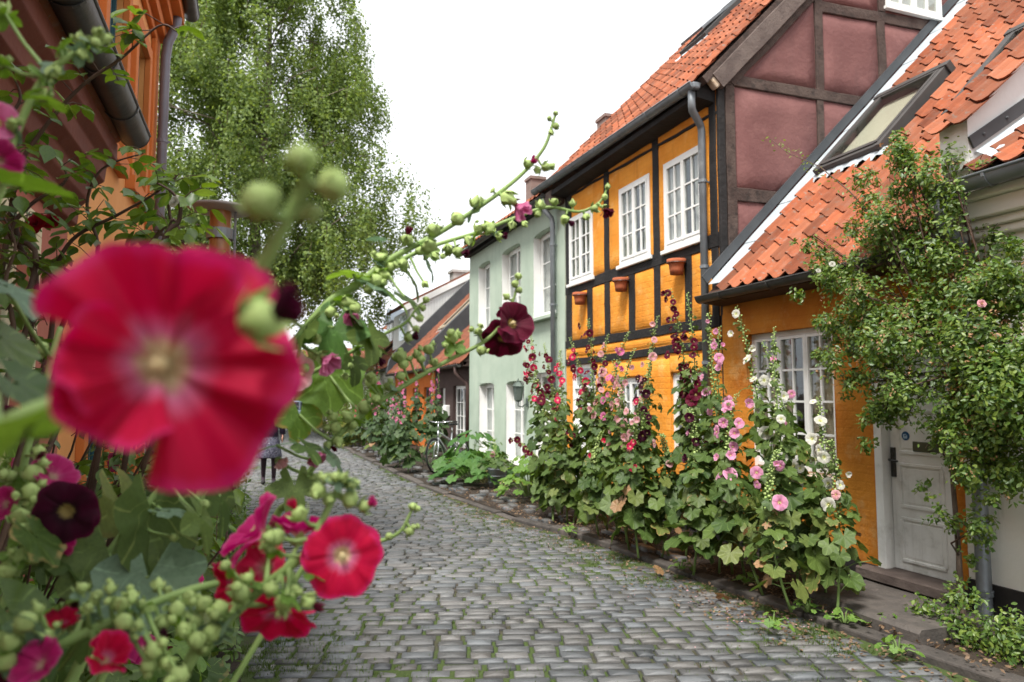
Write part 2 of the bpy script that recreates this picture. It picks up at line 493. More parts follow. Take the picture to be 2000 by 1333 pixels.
def wall_x(name, X, y0, y1, z0, z1, ops, mat, parent, inn=1, depth=.22, wob=.008, step=.4, revmat=None):
    """An outer wall in the plane x = X with openings cut through and their reveals."""
    m = MB()
    ys = cuts(y0, y1, [v for o in ops for v in o[:2]], step)
    zs = cuts(z0, z1, [v for o in ops for v in o[2:4]], step)
    def hole(y, z): return any(o[0] < y < o[1] and o[2] < z < o[3] for o in ops)
    vs = [(X + wob * mnoise.noise(Vector((y * 1.1, z * 1.1, X))), y, z) for y in ys for z in zs]
    nz = len(zs); fs = []
    for i in range(len(ys) - 1):
        for j in range(nz - 1):
            if not hole((ys[i] + ys[i + 1]) / 2, (zs[j] + zs[j + 1]) / 2):
                fs.append((i * nz + j, (i + 1) * nz + j, (i + 1) * nz + j + 1, i * nz + j + 1))
    m.add(vs, fs)
    # the back of the wall, so that it has thickness
    xb = X + inn * depth
    m.add([(xb, y, z) for y in ys for z in zs], fs)
    m.add([(X, y0, z0), (xb, y0, z0), (xb, y0, z1), (X, y0, z1), (X, y1, z0), (xb, y1, z0), (xb, y1, z1), (X, y1, z1)], [(0, 1, 2, 3), (4, 5, 6, 7), (3, 2, 6, 7)])
    if revmat: m.cm = 1
    for o in ops:
        a, b, c, d = o[:4]
        e = X + inn * .0005
        m.add([(e, a, c), (xb, a, c), (xb, a, d), (e, a, d)], [(0, 1, 2, 3)])
        m.add([(e, b, c), (xb, b, c), (xb, b, d), (e, b, d)], [(0, 1, 2, 3)])
        m.add([(e, a, d), (xb, a, d), (xb, b, d), (e, b, d)], [(0, 1, 2, 3)])
        m.add([(e, a, c), (xb, a, c), (xb, b, c), (e, b, c)], [(0, 1, 2, 3)])
    return m.build(name, [mat, revmat] if revmat else mat, parent, smooth=False, fixn=False)

def panel_x(X, y0, y1, z0, z1, mat, parent, hole=None, puff=.012, name='wall_panel', out=-1, wobz=.008):
    """A plastered infill panel: edges rounded over, face uneven, set against the wall."""
    m = MB()
    e = .025
    ys = cuts(y0, y1, [y0 + e, y1 - e] + (list(hole[:2]) if hole else []), .14)
    zs = cuts(z0, z1, [z0 + e, z1 - e] + (list(hole[2:]) if hole else []), .14)
    nz = len(zs); vs = []
    for y in ys:
        for z in zs:
            d = min(y - y0, y1 - y, z - z0, z1 - z)
            h = puff * min(1, d / e) if d < e else puff + .006 * mnoise.noise(Vector((y * 4, z * 4, X * 3)))
            yy = y + (wobz * mnoise.noise(Vector((y * 5, z * 5, 1.7))) if d < 1e-6 else 0)
            zz = z + (wobz * mnoise.noise(Vector((y * 5, z * 5, 9.2))) if d < 1e-6 else 0)
            vs.append((X + out * h, yy, zz))
    fs = []
    for i in range(len(ys) - 1):
        for j in range(nz - 1):
            cy, cz = (ys[i] + ys[i + 1]) / 2, (zs[j] + zs[j + 1]) / 2
            if hole and hole[0] < cy < hole[1] and hole[2] < cz < hole[3]: continue
            fs.append((i * nz + j, (i + 1) * nz + j, (i + 1) * nz + j + 1, i * nz + j + 1))
    m.add(vs, fs)
    return m.build(name, mat, parent, smooth=True, fixn=False)

def pane_mesh(w, h):
    key = ('pane', round(w, 3), round(h, 3))
    if key not in MATS:
        m = MB(); m.box(-.003, .003, -w / 2, w / 2, -h / 2, h / 2)
        MATS[key] = m.mesh('pane', GLASS)
    return MATS[key]

def window_x(parent, X, y0, y1, z0, z1, cas=2, pc=2, rows=3, inn=1, fr=.055, fmat=None, cur=None, tilt=None, name='window', depth=.06, bot=0.0, sill=None, curgap=.0):
    """A wooden casement window in the plane x = X: outer frame, casements, glazing bars, panes, curtain."""
    fmat = fmat or WHITEP
    m = MB()
    x0, x1 = sorted((X, X + inn * depth))
    m.box(x0, x1, y0, y1, z1 - fr, z1)
    m.box(x0, x1, y0, y1, z0, z0 + fr + bot)
    m.box(x0, x1, y0, y0 + fr, z0 + fr + bot, z1 - fr)
    m.box(x0, x1, y1 - fr, y1, z0 + fr + bot, z1 - fr)
    cw = (y1 - y0 - 2 * fr) / cas
    panes = []
    st = .032; g = .02
    for c in range(cas):
        a = y0 + fr + c * cw; b = a + cw; zz0, zz1 = z0 + fr + bot, z1 - fr
        u0, u1 = sorted((X - inn * .008, X + inn * .034))
        if c: m.box(u0 - .004, u1, a - .012, a + .012, zz0, zz1)
        for (p, q, r, t) in ((a + .004, a + st, zz0 + .004, zz1 - .004), (b - st, b - .004, zz0 + .004, zz1 - .004), (a + st, b - st, zz0 + .004, zz0 + st + .01), (a + st, b - st, zz1 - st, zz1 - .004)):
            m.box(u0, u1, p, q, r, t)
        pw = (b - a - 2 * st) / pc; ph = (zz1 - zz0 - 2 * st - .01) / rows
        w0, w1 = sorted((X + inn * .0, X + inn * .028))
        for k in range(1, pc): m.box(w0, w1, a + st + k * pw - g / 2, a + st + k * pw + g / 2, zz0 + st, zz1 - st)
        for k in range(1, rows):
            zc = zz0 + st + .01 + k * ph
            for kk in range(pc):
                m.box(w0 + .001, w1 - .001, a + st + kk * pw + g / 2, a + st + (kk + 1) * pw - g / 2, zc - g / 2, zc + g / 2)
        for k in range(pc):
            for r in range(rows):
                panes.append((a + st + (k + .5) * pw, zz0 + st + .01 + (r + .5) * ph, pw, ph))
    w = m.build(name, fmat, parent)
    for (yc, zc, pw, ph) in panes:
        put('pane', pane_mesh(pw, ph), (X + inn * .018, yc, zc), (R(rnd.uniform(-.5, .5)), R(rnd.uniform(-.6, .6)), R(rnd.uniform(-.6, .6))), parent=w)
    if cur:
        for side in (0, 1):
            mm = MB(); n = 26
            ya, yb = (y0 + fr, (y0 + y1) / 2 - curgap) if side == 0 else ((y0 + y1) / 2 + curgap, y1 - fr)
            vs = []
            for i in range(n + 1):
                y = ya + (yb - ya) * i / n
                x = X + inn * (.075 + .014 * math.sin(i * 1.55 + side) + .007 * math.sin(i * .7))
                vs += [(x, y, z0 - .02), (x, y, z1 + .02)]
            mm.add(vs, [(2 * i, 2 * i + 2, 2 * i + 3, 2 * i + 1) for i in range(n)])
            mm.build('curtain', cur, w, smooth=True, fixn=False)
    if sill:
        mm = MB(); s0, s1 = sorted((X + inn * .01, X - inn * sill[0]))
        mm.box(s0, s1, y0 - .05, y1 + .05, z0 - .06, z0 - .005)
        mm.build('sill', sill[1], w, bevel=.008)
    return w

def house_shell(parent, xf, xb, y0, y1, z0, z1, mat, ridge=None, gables=(True, True), inn=1):
    """Back and side walls that close a house, so that its rooms are dark."""
    m = MB()
    a, b = sorted((xf + inn * .23, xb))
    t = .2
    bx0, bx1 = sorted((xb - inn * t, xb))
    m.box(bx0, bx1, y0, y1, z0, z1)
    for k, y in enumerate((y0, y1 - t)):
        if not gables[k]: continue
        if ridge:
            rx, rz = ridge
            m.prism([(a, y, z0), (b, y, z0), (b, y, z1), (rx, y, rz), (a, y, z1)], (0, t, 0))
        else:
            m.box(a, b, y, y + t, z0, z1)
    return m.build('wall', mat, parent)

TILE_W, TILE_L = .205, .305
def tile_template():
    us = [0, .07, .16, .26, .42, .62, .82, 1.0]
    ws = [.030, .044, .036, .012, .0, -.004, .002, .016]
    lo = [.012, .014, .010, .0, -.024, -.030, -.020, .0]
    v = []; t = .013
    for u, w, l in zip(us, ws, lo): v.append((u * (TILE_W + .012), l, w + .028))
    for u, w in zip(us, ws): v.append((u * (TILE_W + .012), TILE_L + .05, w + .004))
    for u, w, l in zip(us, ws, lo): v.append((u * (TILE_W + .012), l + .004, w + .028 - t))
    n = len(us); f = []
    for i in range(n - 1):
        f.append((i, i + 1, n + i + 1, n + i))
        f.append((2 * n + i, 2 * n + i + 1, i + 1, i))
    f.append((0, n, 2 * n))
    f.append((n - 1, 3 * n - 1, 2 * n - 1))
    return v, f
TV, TF = tile_template()
def tile_mesh(mat):
    k = 'tile_' + mat.name
    if k not in MATS:
        m = MB(); m.add(TV, TF); MATS[k] = m.mesh('roof_tile', mat, smooth=False)
    return MATS[k]

def tiled_roof(house, y0, y1, xe, ze, slope, length, mat, single=300, skip=None, seed=1, deckmat=None, back=True, sag=.012):
    """Rows of pantiles on a sloping deck; the deck is the roof, each tile a piece of it."""
    rr = random.Random(seed)
    q = math.sqrt(1 + slope * slope); S = Vector((1, 0, slope)) / q; Nn = Vector((-slope, 0, 1)) / q
    B = Matrix(((0, S.x, Nn.x), (-1, S.y, Nn.y), (0, S.z, Nn.z)))
    E0 = Vector((xe, 0, ze)); L = length
    m = MB()
    p = [E0 + S * .03 - Nn * .10, E0 + S * .03 - Nn * .012, E0 + S * L - Nn * .012, E0 + S * L - Nn * .10]
    m.prism([v + Vector((0, y0 + .02, 0)) for v in p], (0, y1 - y0 - .04, 0))
    if back:
        T = E0 + S * L; S2 = Vector((1, 0, -slope)) / q; N2 = Vector((slope, 0, 1)) / q
        p = [T - N2 * .10, T + N2 * .03, T + S2 * L + N2 * .03, T + S2 * L - N2 * .10]
        m.prism([v + Vector((0, y0 + .02, 0)) for v in p], (0, y1 - y0 - .04, 0))
    deck = m.build('roof', deckmat or BROWNT, house)
    rows = int(L / TILE_L); cols = int(round((y1 - y0) / TILE_W))
    cells = []
    for j in range(rows):
        for i in range(cols):
            c = E0 + S * (j * TILE_L) + Vector((0, y1 - i * TILE_W, 0)) + Nn * (sag * math.sin(i * .55 + j * .2) * .6)
            mid = c + S * .15 + Vector((0, -TILE_W / 2, 0))
            if skip and skip(mid): continue
            cells.append(c)
    cells.sort(key=lambda c: (c - Vector((0, 0, EYE))).length)
    jit = lambda: (Matrix.Rotation(R(rr.gauss(0, .5)), 3, 'Z') @ Matrix.Rotation(R(rr.gauss(0, .5)), 3, 'X') @ Matrix.Rotation(R(rr.gauss(0, .6)), 3, 'Y'))
    me = tile_mesh(mat)
    for c in cells[:single]:
        put('tile', me, c + Nn * rr.uniform(-.003, .004), B @ jit(), parent=deck)
    rest = cells[single:]
    if rest:
        T = np.zeros((len(rest), 3, 4))
        o = _org(deck)
        for k, c in enumerate(rest):
            T[k, :, :3] = np.array(B @ jit()); T[k, :, 3] = np.array(c - o)
        V, lo, ct, uv, vv = scatter(TV, TF, T, np.array([rr.random() for _ in rest]))
        me2 = npmesh('tiles', V, lo, ct, [mat], None, None, vv, False)
        put('tiles', me2, o, parent=deck, kind='stuff')
    return deck, S, Nn

def gutter(parent, X, Z, y0, y1, r=.065, mat=None, caps=True, brackets=.75, name='gutter', tilt=0.0):
    mat = mat or ZINC
    m = MB(); n = 10; ny = max(2, int((y1 - y0) / .6)); vs = []; fs = []
    for i in range(ny + 1):
        y = y0 + (y1 - y0) * i / ny
        for k in range(n + 1):
            a = math.pi + math.pi * k / n
            vs.append((X + r * math.cos(a), y, Z + r * math.sin(a) + tilt * (y - y0)))
    for i in range(ny):
        for k in range(n):
            fs.append((i * (n + 1) + k, i * (n + 1) + k + 1, (i + 1) * (n + 1) + k + 1, (i + 1) * (n + 1) + k))
    m.add(vs, fs)
    for sx in (-1, 1):
        m.tube([(X + sx * r, y0, Z + .004), (X + sx * r, y1, Z + .004 + tilt * (y1 - y0))], .011, 6)
    for y, ok in ((y0, caps), (y1, caps)):
        if ok:
            c = [(X + (r + .004) * math.cos(math.pi + math.pi * k / n), y, Z + tilt * (y - y0) + (r + .004) * math.sin(math.pi + math.pi * k / n)) for k in range(n + 1)]
            m.add(c, [tuple(range(n + 1))])
    g = m.build(name, mat, parent, smooth=True, fixn=False)
    y = y0 + .25
    while y < y1:
        b = MB(); rr = r + .006; pts = [(X + rr * math.cos(math.pi + math.pi * k / n), y, Z + tilt * (y - y0) + rr * math.sin(math.pi + math.pi * k / n)) for k in range(n + 1)]
        for p, q in zip(pts, pts[1:]):
            b.bar(p, q, .022, .005, up=(0, 1, 0) if False else (Vector(q) - Vector(p)).cross(Vector((0, 1, 0))))
        b.build('bracket', mat, g)
        y += brackets
    return g

def downpipe(parent, pts, r=.042, mat=None, collars=(), name='downpipe'):
    mat = mat or ZINC
    m = MB(); m.tube(pts, r, 12)
    o = m.build(name, mat, parent, smooth=True)
    for c in collars:
        b = MB(); b.lathe([(r + .001, -.02), (r + .009, -.018), (r + .009, .018), (r + .001, .02)], c, 12)
        b.box(c[0], c[0] + .09, c[1] - .008, c[1] + .008, c[2] - .008, c[2] + .008)
        b.build('collar', mat, o, smooth=False)
    return o

def text_part(parent, txt, loc, rot, size, mat, name='lettering', sx=1.0):
    cu = bpy.data.curves.new(name, 'FONT'); cu.body = txt; cu.size = size; cu.align_x = 'CENTER'; cu.align_y = 'CENTER'; cu.extrude = .001
    cu.materials.append(mat)
    tmp = bpy.data.objects.new(name, cu); me = bpy.data.meshes.new_from_object(tmp); bpy.data.objects.remove(tmp)
    o = bpy.data.objects.new(name, me); COL.objects.link(o); o.parent = parent
    o.location = Vector(loc) - _org(parent); o.rotation_euler = rot; o.scale = (sx, 1, 1)
    return o

# ---------------------------------------------------------------- ground, street, kerb
def kx(y): return float(np.interp(y, [-6, 2.5, 4.6, 7.3, 8.8, 13, 20, 30, 60], [4.05, 3.97, 3.80, 3.57, 3.22, 2.85, 2.7, 2.6, 2.6]))
def lx(y): return float(np.interp(y, [-6, 3, 6, 13, 25, 60], [0.05, 0.02, -.05, -.25, -.4, -.4]))
m = MB(); m.box(-400, 400, -60, 900, -.5, -.04)
tag(m.build('ground', SOIL), kind='structure')
ysr = [i * .5 for i in range(-12, 73)]
def strip(name, fa, fb, z, mat, th=.2, ys=ysr, nx=4):
    m = MB(); vs = []; fs = []
    for y in ys:
        a, b = fa(y), fb(y)
        for k in range(nx + 1):
            x = a + (b - a) * k / nx
            vs.append((x, y, z + .012 * mnoise.noise(Vector((x * .9, y * .9, 0)))))
    for i in range(len(ys) - 1):
        for k in range(nx):
            fs.append((i * (nx + 1) + k, i * (nx + 1) + k + 1, (i + 1) * (nx + 1) + k + 1, (i + 1) * (nx + 1) + k))
    m.add(vs, fs)
    return tag(m.build(name, mat, fixn=False), kind='structure')
def road_z(x, y): return .015 * mnoise.noise(Vector((x * .5, y * .5, 4.0))) - .012 * ((x - 1.8) / 2) ** 2
street = strip('street', lambda y: lx(y) - .1, lambda y: kx(y) + .05, -.004, EARTH)
bed = strip('flower_bed', lambda y: -1.6, lambda y: lx(y) - .02, .02, SOIL, nx=3)
pave = strip('pavement', lambda y: kx(y) + .10, lambda y: 5.3, .035, SOIL, nx=4)
cross = MB(); cross.box(-30, 40, 35.6, 44, -.3, -.018)
tag(cross.build('cross_street', surf('asphalt', (.16, .16, .16), (.13, .13, .13), 8, .9, .4, 60)), kind='structure')

def stone_template(seed):
    r = random.Random(seed); n = 10; v = []; f = []
    ang = [2 * math.pi * (k + .5) / n for k in range(n)]
    def rect(a, e=.19):
        c, s_ = math.cos(a), math.sin(a)
        return (abs(c) ** e * (1 if c > 0 else -1) * .5, abs(s_) ** e * (1 if s_ > 0 else -1) * .5)
    j = [r.uniform(.95, 1.03) for _ in ang]
    for (k, z) in ((1.0, -.05), (.99, -.006), (.94, 0.0)):
        for a, q in zip(ang, j):
            x, y = rect(a); v.append((x * k * q, y * k * q, z + (r.uniform(-.003, .003) if z == 0 else 0)))
    v.append((0, 0, .004 + r.uniform(-.002, .003)))
    for l in range(2):
        for k in range(n): f.append((l * n + k, l * n + (k + 1) % n, (l + 1) * n + (k + 1) % n, (l + 1) * n + k))
    for k in range(n): f.append((2 * n + k, 2 * n + (k + 1) % n, 3 * n))
    return v, f
STT = [stone_template(i) for i in range(6)]
stone_me = []
for v, f in STT:
    m = MB(); m.add(v, f); stone_me.append(m.mesh('cobble', STONE, smooth=True))
def lay_cobbles():
    rr = random.Random(11); stones = []
    y = 1.6
    while y < 36.5:
        dep = rr.uniform(.095, .125) if y < 24 else rr.uniform(.12, .15)
        x = -.75 + rr.uniform(0, .15)
        while x < 4.6:
            w = rr.choice((.12, .15, .17, .18, .19, .21, .24)) * rr.uniform(.92, 1.08)
            xc = x + w / 2; yc = y - .30 * (xc - 1.5) + .05 * math.sin(xc * 1.3 + y * .4)
            if lx(yc) - .04 < xc - w * .35 and xc + w * .45 < kx(yc) - .0:
                stones.append((xc, yc, w, dep, rr.randrange(6), rr.gauss(0, 1.2), rr.uniform(-.004, .007), rr.gauss(0, .9), rr.gauss(0, 1.1), rr.random()))
            x += w
        y += dep
    def key(s):
        v = Vector((s[0], s[1], 0)) - cam.location
        f = v.x * math.sin(YAW) + v.y * math.cos(YAW); r = v.x * math.cos(YAW) - v.y * math.sin(YAW)
        px = 1000 + F * r / max(f, .1); py = 775 + F * EYE / max(f, .1)
        hid = px < 430 or px > 2000 or py > 1350 or (px < 700 and py < 1260)
        return (1 if hid else 0, f)
    stones.sort(key=key)
    gap = .009
    by = {}
    for i, (xc, yc, w, dep, t, rz, dz, rx, ry, var) in enumerate(stones):
        M3 = Matrix.Rotation(R(-16 + rz), 3, 'Z') @ Matrix.Rotation(R(rx), 3, 'X') @ Matrix.Rotation(R(ry), 3, 'Y')
        loc = (xc, yc, road_z(xc, yc) + dz + .008)
        sc = (w - gap, dep - gap, 1)
        if i < 300:
            put('cobble', stone_me[t], loc, M3, sc, street)
        else:
            by.setdefault(t, []).append((M3, loc, sc, var))
    Vs, Ls, Cs, Rs = [], [], [], []; base = 0
    for t, lst in by.items():
        T = np.zeros((len(lst), 3, 4))
        for k, (M3, loc, sc, var) in enumerate(lst):
            T[k, :, :3] = np.array(M3) @ np.diag(sc); T[k, :, 3] = loc
        V, lo, ct, uv, vv = scatter(STT[t][0], STT[t][1], T, np.array([l[3] for l in lst]))
        Vs.append(V); Ls.append(lo + base); Cs.append(ct); Rs.append(vv); base += len(V)
    me = npmesh('cobbles', np.concatenate(Vs), np.concatenate(Ls), np.concatenate(Cs), [STONE], None, None, np.concatenate(Rs), True)
    put('cobbles', me, (0, 0, 0), parent=street, kind='stuff')
lay_cobbles()

kerb = MB(); 
yk = [-2 + .5 * i for i in range(80)]
kerb = thing('kerb', None, None); kerb['kind'] = 'structure'
y = 1.2; rk = random.Random(5)
while y < 35:
    l = rk.uniform(.45, .95); y2 = y + l
    a = Vector((kx(y + .01), y + .008, 0)); b = Vector((kx(y2 - .01), y2 - .008, 0))
    m = MB(); h = .05 + rk.uniform(-.014, .014) - (.02 if y > 9 else 0)
    d = (b - a).normalized(); nn = Vector((d.y, -d.x, 0))
    wd = rk.uniform(.13, .17)
    c = (a + b) / 2 + nn * wd / 2 + Vector((0, 0, h - .12))
    tl = Vector((0, 0, rk.uniform(-.008, .008)))
    m.obox(c, d * (b - a).length / 2 + tl, nn * wd / 2, (0, 0, .12))
    m.build('kerb_stone', KERBST, kerb, bevel=.014)
    y = y2
# loose flat stones let into the pavement soil
rp = random.Random(21)
for k in range(120):
    y = rp.uniform(6.2, 30) if k > 20 else rp.uniform(8.5, 16)
    x = kx(y) + .16 + rp.choice((.1, .28, .46)) + rp.uniform(-.03, .03)
    if x > 4.4: continue
    put('paving_stone', stone_me[rp.randrange(6)], (x, y, .058 + rp.uniform(0, .012)), (R(rp.gauss(0, 1.5)), R(rp.gauss(0, 1.5)), R(rp.gauss(88, 6))), (rp.uniform(.15, .24), rp.uniform(.11, .15), 1), pave)
# ---------------------------------------------------------------- the half-timbered orange house
XF = 4.9
h3 = thing('half_timbered_house', 'orange half-timbered house with black beams and rose gable wall', 'house', (XF, 8.9, 0))
up_w = [(7.03, 7.90, 3.48, 4.60), (8.26, 9.11, 3.49, 4.60), (9.98, 10.87, 3.48, 4.58)]
gr_w = [(8.52, 9.31, .95, 1.88), (7.06, 7.84, .95, 1.91)]
door3 = (9.97, 10.86, .16, 2.13)
wall_x('wall', 4.91, 6.78, 11.06, .22, 5.25, up_w + gr_w + [door3], ORANGE, h3)
m = MB(); m.box(4.885, 5.1, 6.78, 9.95, 0, .24); m.box(4.885, 5.1, 10.88, 11.05, 0, .24); m.build('plinth', PLINTH, h3)
house_shell(h3, XF, 11.4, 6.77, 11.05, 0, 5.2, PINKW, (8.15, 8.4), (False, True))
def tim(p, q, w, mat=BLACKT, h=.05, up=(1, 0, 0), wob=.012):
    L = (Vector(q) - Vector(p)).length
    return MB().bar(p, q, w, h, up, max(2, int(L / .16)), wob, .006).build('timber', mat, h3, smooth=False)
ft = 4.916
for (ya, yb) in ((10.81, 11.04), (9.46, 9.62), (8.05, 8.20), (6.80, 6.93)):
    tim((ft + .004, (ya + yb) / 2, 2.50), (ft + .004, (ya + yb) / 2, 5.1), yb - ya)
for (ya, yb) in ((10.04, 10.22), (8.71, 8.88), (7.34, 7.48)):
    tim((ft + .003, (ya + yb) / 2, 2.52), (ft + .003, (ya + yb) / 2, 3.34), yb - ya)
tim((ft, 6.79, 3.40), (ft, 11.05, 3.39), .165)
tim((ft, 6.79, 2.465), (ft, 11.05, 2.47), .125)
tim((ft - .002, 6.79, 2.215), (ft - .002, 11.05, 2.18), .105)
tim((ft + .003, 6.79, 4.87), (ft + .003, 11.05, 4.99), .04, wob=.02)
pl = [(7.48, 8.05), (6.93, 7.34), (8.88, 9.46), (8.20, 8.71), (10.22, 10.81), (9.62, 10.04)]
for (a, b) in pl:
    panel_x(4.91, a + .006, b - .006, 2.535, 3.315, ORANGE, h3, puff=.017)
for (a, b), w in zip(((6.93, 8.05), (8.20, 9.46), (9.62, 10.81)), up_w):
    panel_x(4.91, a + .006, b - .006, 3.486, 4.86 + .03 * (a - 6.9) , ORANGE, h3, hole=(w[0] - .004, w[1] + .004, 3.47, w[3] + .004), puff=.017)
    panel_x(4.91, a + .006, b - .006, 4.90 + .03 * (a - 6.9), 5.10, ORANGE, h3, puff=.02)
panel_x(4.91, 6.80, 11.04, 2.27, 2.40, ORANGE, h3, puff=.014, name='cornice_band', wobz=.02)
panel_x(4.91, 7.86, 9.95, .26, 2.10, ORANGE, h3, hole=(8.50, 9.33, .9, 1.9), puff=.02)
panel_x(4.91, 6.80, 7.855, .26, 2.12, ORANGE, h3, hole=(7.04, 7.86, .9, 1.93), puff=.02)
for k, w in enumerate(up_w):
    window_x(h3, 4.882, w[0], w[1], w[2], w[3], 2, 2, 3, cur=CURTAIN, curgap=.16, sill=(.035, WHITEP))
for w in gr_w:
    window_x(h3, 4.94, w[0], w[1], w[2], w[3], 2, 2, 3, cur=CURTAIN, curgap=.1)
# front door with a light above it
def door_x(house, X, y0, y1, z0, z1, mat, transom=0.0, panels=3, inn=1, fr=.07, handle=True, frmat=None):
    m = MB(); a, b = sorted((X, X + inn * .1))
    m.box(a, b, y0, y0 + fr, z0, z1); m.box(a, b, y1 - fr, y1, z0, z1); m.box(a, b, y0 + fr, y1 - fr, z1 - fr, z1)
    zt = z1 - fr - transom
    if transom: m.box(a + .002, b - .002, y0 + fr, y1 - fr, zt - .05, zt)
    f = m.build('door_frame', frmat or mat, house, bevel=.006)
    if transom:
        put('pane', pane_mesh(y1 - y0 - 2 * fr, transom), (X + inn * .05, (y0 + y1) / 2, zt + transom / 2), parent=f)
        zt -= .05
    m = MB(); xa, xb = sorted((X + inn * .035, X + inn * .08))
    ya, yb = y0 + fr + .006, y1 - fr - .006
    m.box(xa, xb, ya, yb, z0 + .02, zt - .006)
    d = m.build('door', mat, house, bevel=.004)
    n = panels; hh = (zt - z0 - .12) / n
    for k in range(n):
        p0, p1 = z0 + .10 + k * hh, z0 + .10 + (k + 1) * hh - .10
        m = MB(); xo = X + inn * .035
        for (u0, u1, v0, v1) in ((ya + .09, yb - .09, p0 - .012, p0 + .012), (ya + .09, yb - .09, p1 - .012, p1 + .012), (ya + .078, ya + .102, p0 + .012, p1 - .012), (yb - .102, yb - .078, p0 + .012, p1 - .012)):
            s0, s1 = sorted((xo - inn * .012, xo + inn * .004)); m.box(s0, s1, u0, u1, v0, v1)
        s0, s1 = sorted((xo - inn * .005, xo + inn * .004)); m.box(s0, s1, ya + .12, yb - .12, p0 + .03, p1 - .03)
        m.build('door_panel', mat, d, bevel=.003)
    return f, d
door_x(h3, 4.93, *door3, WHITEP, transom=.27, panels=3)
mb = MB(); mb.box(4.872, 4.889, 9.70, 9.81, 1.86, 2.0)
plate = mb.build('number_plate', surf('navy_enamel', (.012, .016, .03), (.015, .02, .035), 3, .3, .02, 20, spec=.6), h3, bevel=.012)
text_part(plate, '30', (4.871, 9.755, 1.93), (R(90), 0, R(-90)), .105, WHITEP, sx=.85)
for (py_, pz) in ((7.50, 3.10), (8.92, 3.09), (10.28, 3.07)):
    m = MB(); n = 24; c = (4.80, py_, pz)
    prof = [(.0, 0), (.078, 0), (.085, .06), (.096, .13), (.098, .133), (.112, .134), (.116, .15), (.117, .185), (.108, .186), (.105, .15), (.094, .13), (.0, .125)]
    vs = []; fs = []
    for (r, h) in prof:
        for k in range(n):
            a = 2 * math.pi * k / n
            hh = h + (-.014 * abs(math.sin(a * 4.0)) if .145 < h < .151 and r > .11 else 0)
            vs.append((c[0] + r * math.cos(a), c[1] + r * math.sin(a), c[2] + hh))
    for i in range(len(prof) - 1):
        for k in range(n): fs.append((i * n + k, i * n + (k + 1) % n, (i + 1) * n + (k + 1) % n, (i + 1) * n + k))
    m.add(vs, fs)
    pot = m.build('flower_pot', TERRA, None, smooth=True)
    lab = {7.50: 'terracotta pot on the orange wall nearest the downpipe and gable', 8.92: 'terracotta pot in the middle of three on the orange wall', 10.28: 'terracotta pot on the orange wall nearest the green house'}[py_]
    tag(pot, lab, 'flower pot', 'terracotta pots hung on the half-timbered wall')
    m = MB(); m.box(4.82, 4.90, py_ - .01, py_ + .01, pz + .10, pz + .115); m.tube([(4.80 + .119 * math.cos(2 * math.pi * k / 16), py_ + .119 * math.sin(2 * math.pi * k / 16), pz + .142) for k in range(17)], .004, 5)
    m.build('pot_ring', DARKZINC, pot)
# gable wall in old rose render with brown timbers
YG = 6.76
m = MB(); sl = 1.04
gz = lambda x: 5.30 + (x - 4.98) * sl
m.prism([(4.93, YG, 0), (11.35, YG, 0), (11.35, YG, 5.2), (8.15, YG, gz(8.15) - .06), (4.93, YG, 5.2)], (0, .2, 0))
m.build('gable_wall', PINKW, h3)
gt = YG - .004
def gtim(p, q, w, mat=BROWNT): tim((p[0], gt, p[1]), (q[0], gt, q[1]), w, mat, .05, (0, 1, 0), .012)
gtim((5.065, .0), (5.065, 5.2), .125)
tim((4.945, gt + .002, 0), (4.945, gt + .002, 5.15), .09, BLACKT, .05, (0, 1, 0), .006)
gtim((4.99, 5.265), (11.0, 5.31), .13)
gtim((5.12, 3.93), (11.0, 3.93), .15)
gtim((6.37, .2), (6.375, 5.2), .10)
gtim((6.385, 5.33), (6.40, gz(6.40) - .1), .115)
gtim((6.44, 6.40), (9.9, 6.53), .14)
gtim((7.39, 5.36), (7.39, 6.38), .12)
gtim((7.42, 6.52), (7.42, 7.6), .11)
gtim((9.2, 5.36), (9.2, 8.3), .12)
tim((5.06, gt - .003, gz(5.06) - .13), (8.15, gt - .003, gz(8.15) - .13), .17, BROWNT, .06, (0, 1, 0), .01)
def gpanel(poly, lab=None):
    """A rendered infill panel on the gable, bulging a little between its timbers."""
    c = sum((Vector((p[0], 0, p[1])) for p in poly), Vector()) / len(poly)
    m = MB(); ring = []
    for a, b in zip(poly, poly[1:] + poly[:1]):
        k = max(1, int((Vector(a) - Vector(b)).length / .15))
        ring += [Vector((a[0] + (b[0] - a[0]) * i / k, 0, a[1] + (b[1] - a[1]) * i / k)) for i in range(k)]
    n = len(ring); vs = []; fs = []
    for s_, d in ((1.0, .004), (.985, -.009), (.6, -.011), (.25, -.010)):
        for p in ring:
            q = c + (p - c) * s_
            w = .012 * mnoise.noise(q * 5) if s_ == 1 else .008 * mnoise.noise(q * 3.1)
            vs.append((q.x + (w if s_ == 1 else 0), YG + d + (w if s_ < 1 else 0), q.z))
    vs.append((c.x, YG - .010, c.z))
    for l in range(3):
        for k in range(n): fs.append((l * n + k, l * n + (k + 1) % n, (l + 1) * n + (k + 1) % n, (l + 1) * n + k))
    for k in range(n): fs.append((3 * n + k, 3 * n + (k + 1) % n, 4 * n))
    m.add(vs, fs); return m.build('wall_panel', PINKW, h3, smooth=True)
gpanel([(5.14, 4.015), (6.315, 4.015), (6.32, 5.20), (5.14, 5.195)])
gpanel([(5.14, 2.6), (6.315, 2.6), (6.315, 3.845), (5.14, 3.845)])
gpanel([(5.32, 5.345), (6.32, 5.345), (6.33, gz(6.33) - .26)])
gpanel([(6.45, 5.35), (7.32, 5.355), (7.32, 6.36), (6.45, 6.32)])
gpanel([(6.43, 4.015), (8.6, 4.015), (8.6, 5.22), (6.43, 5.21)])
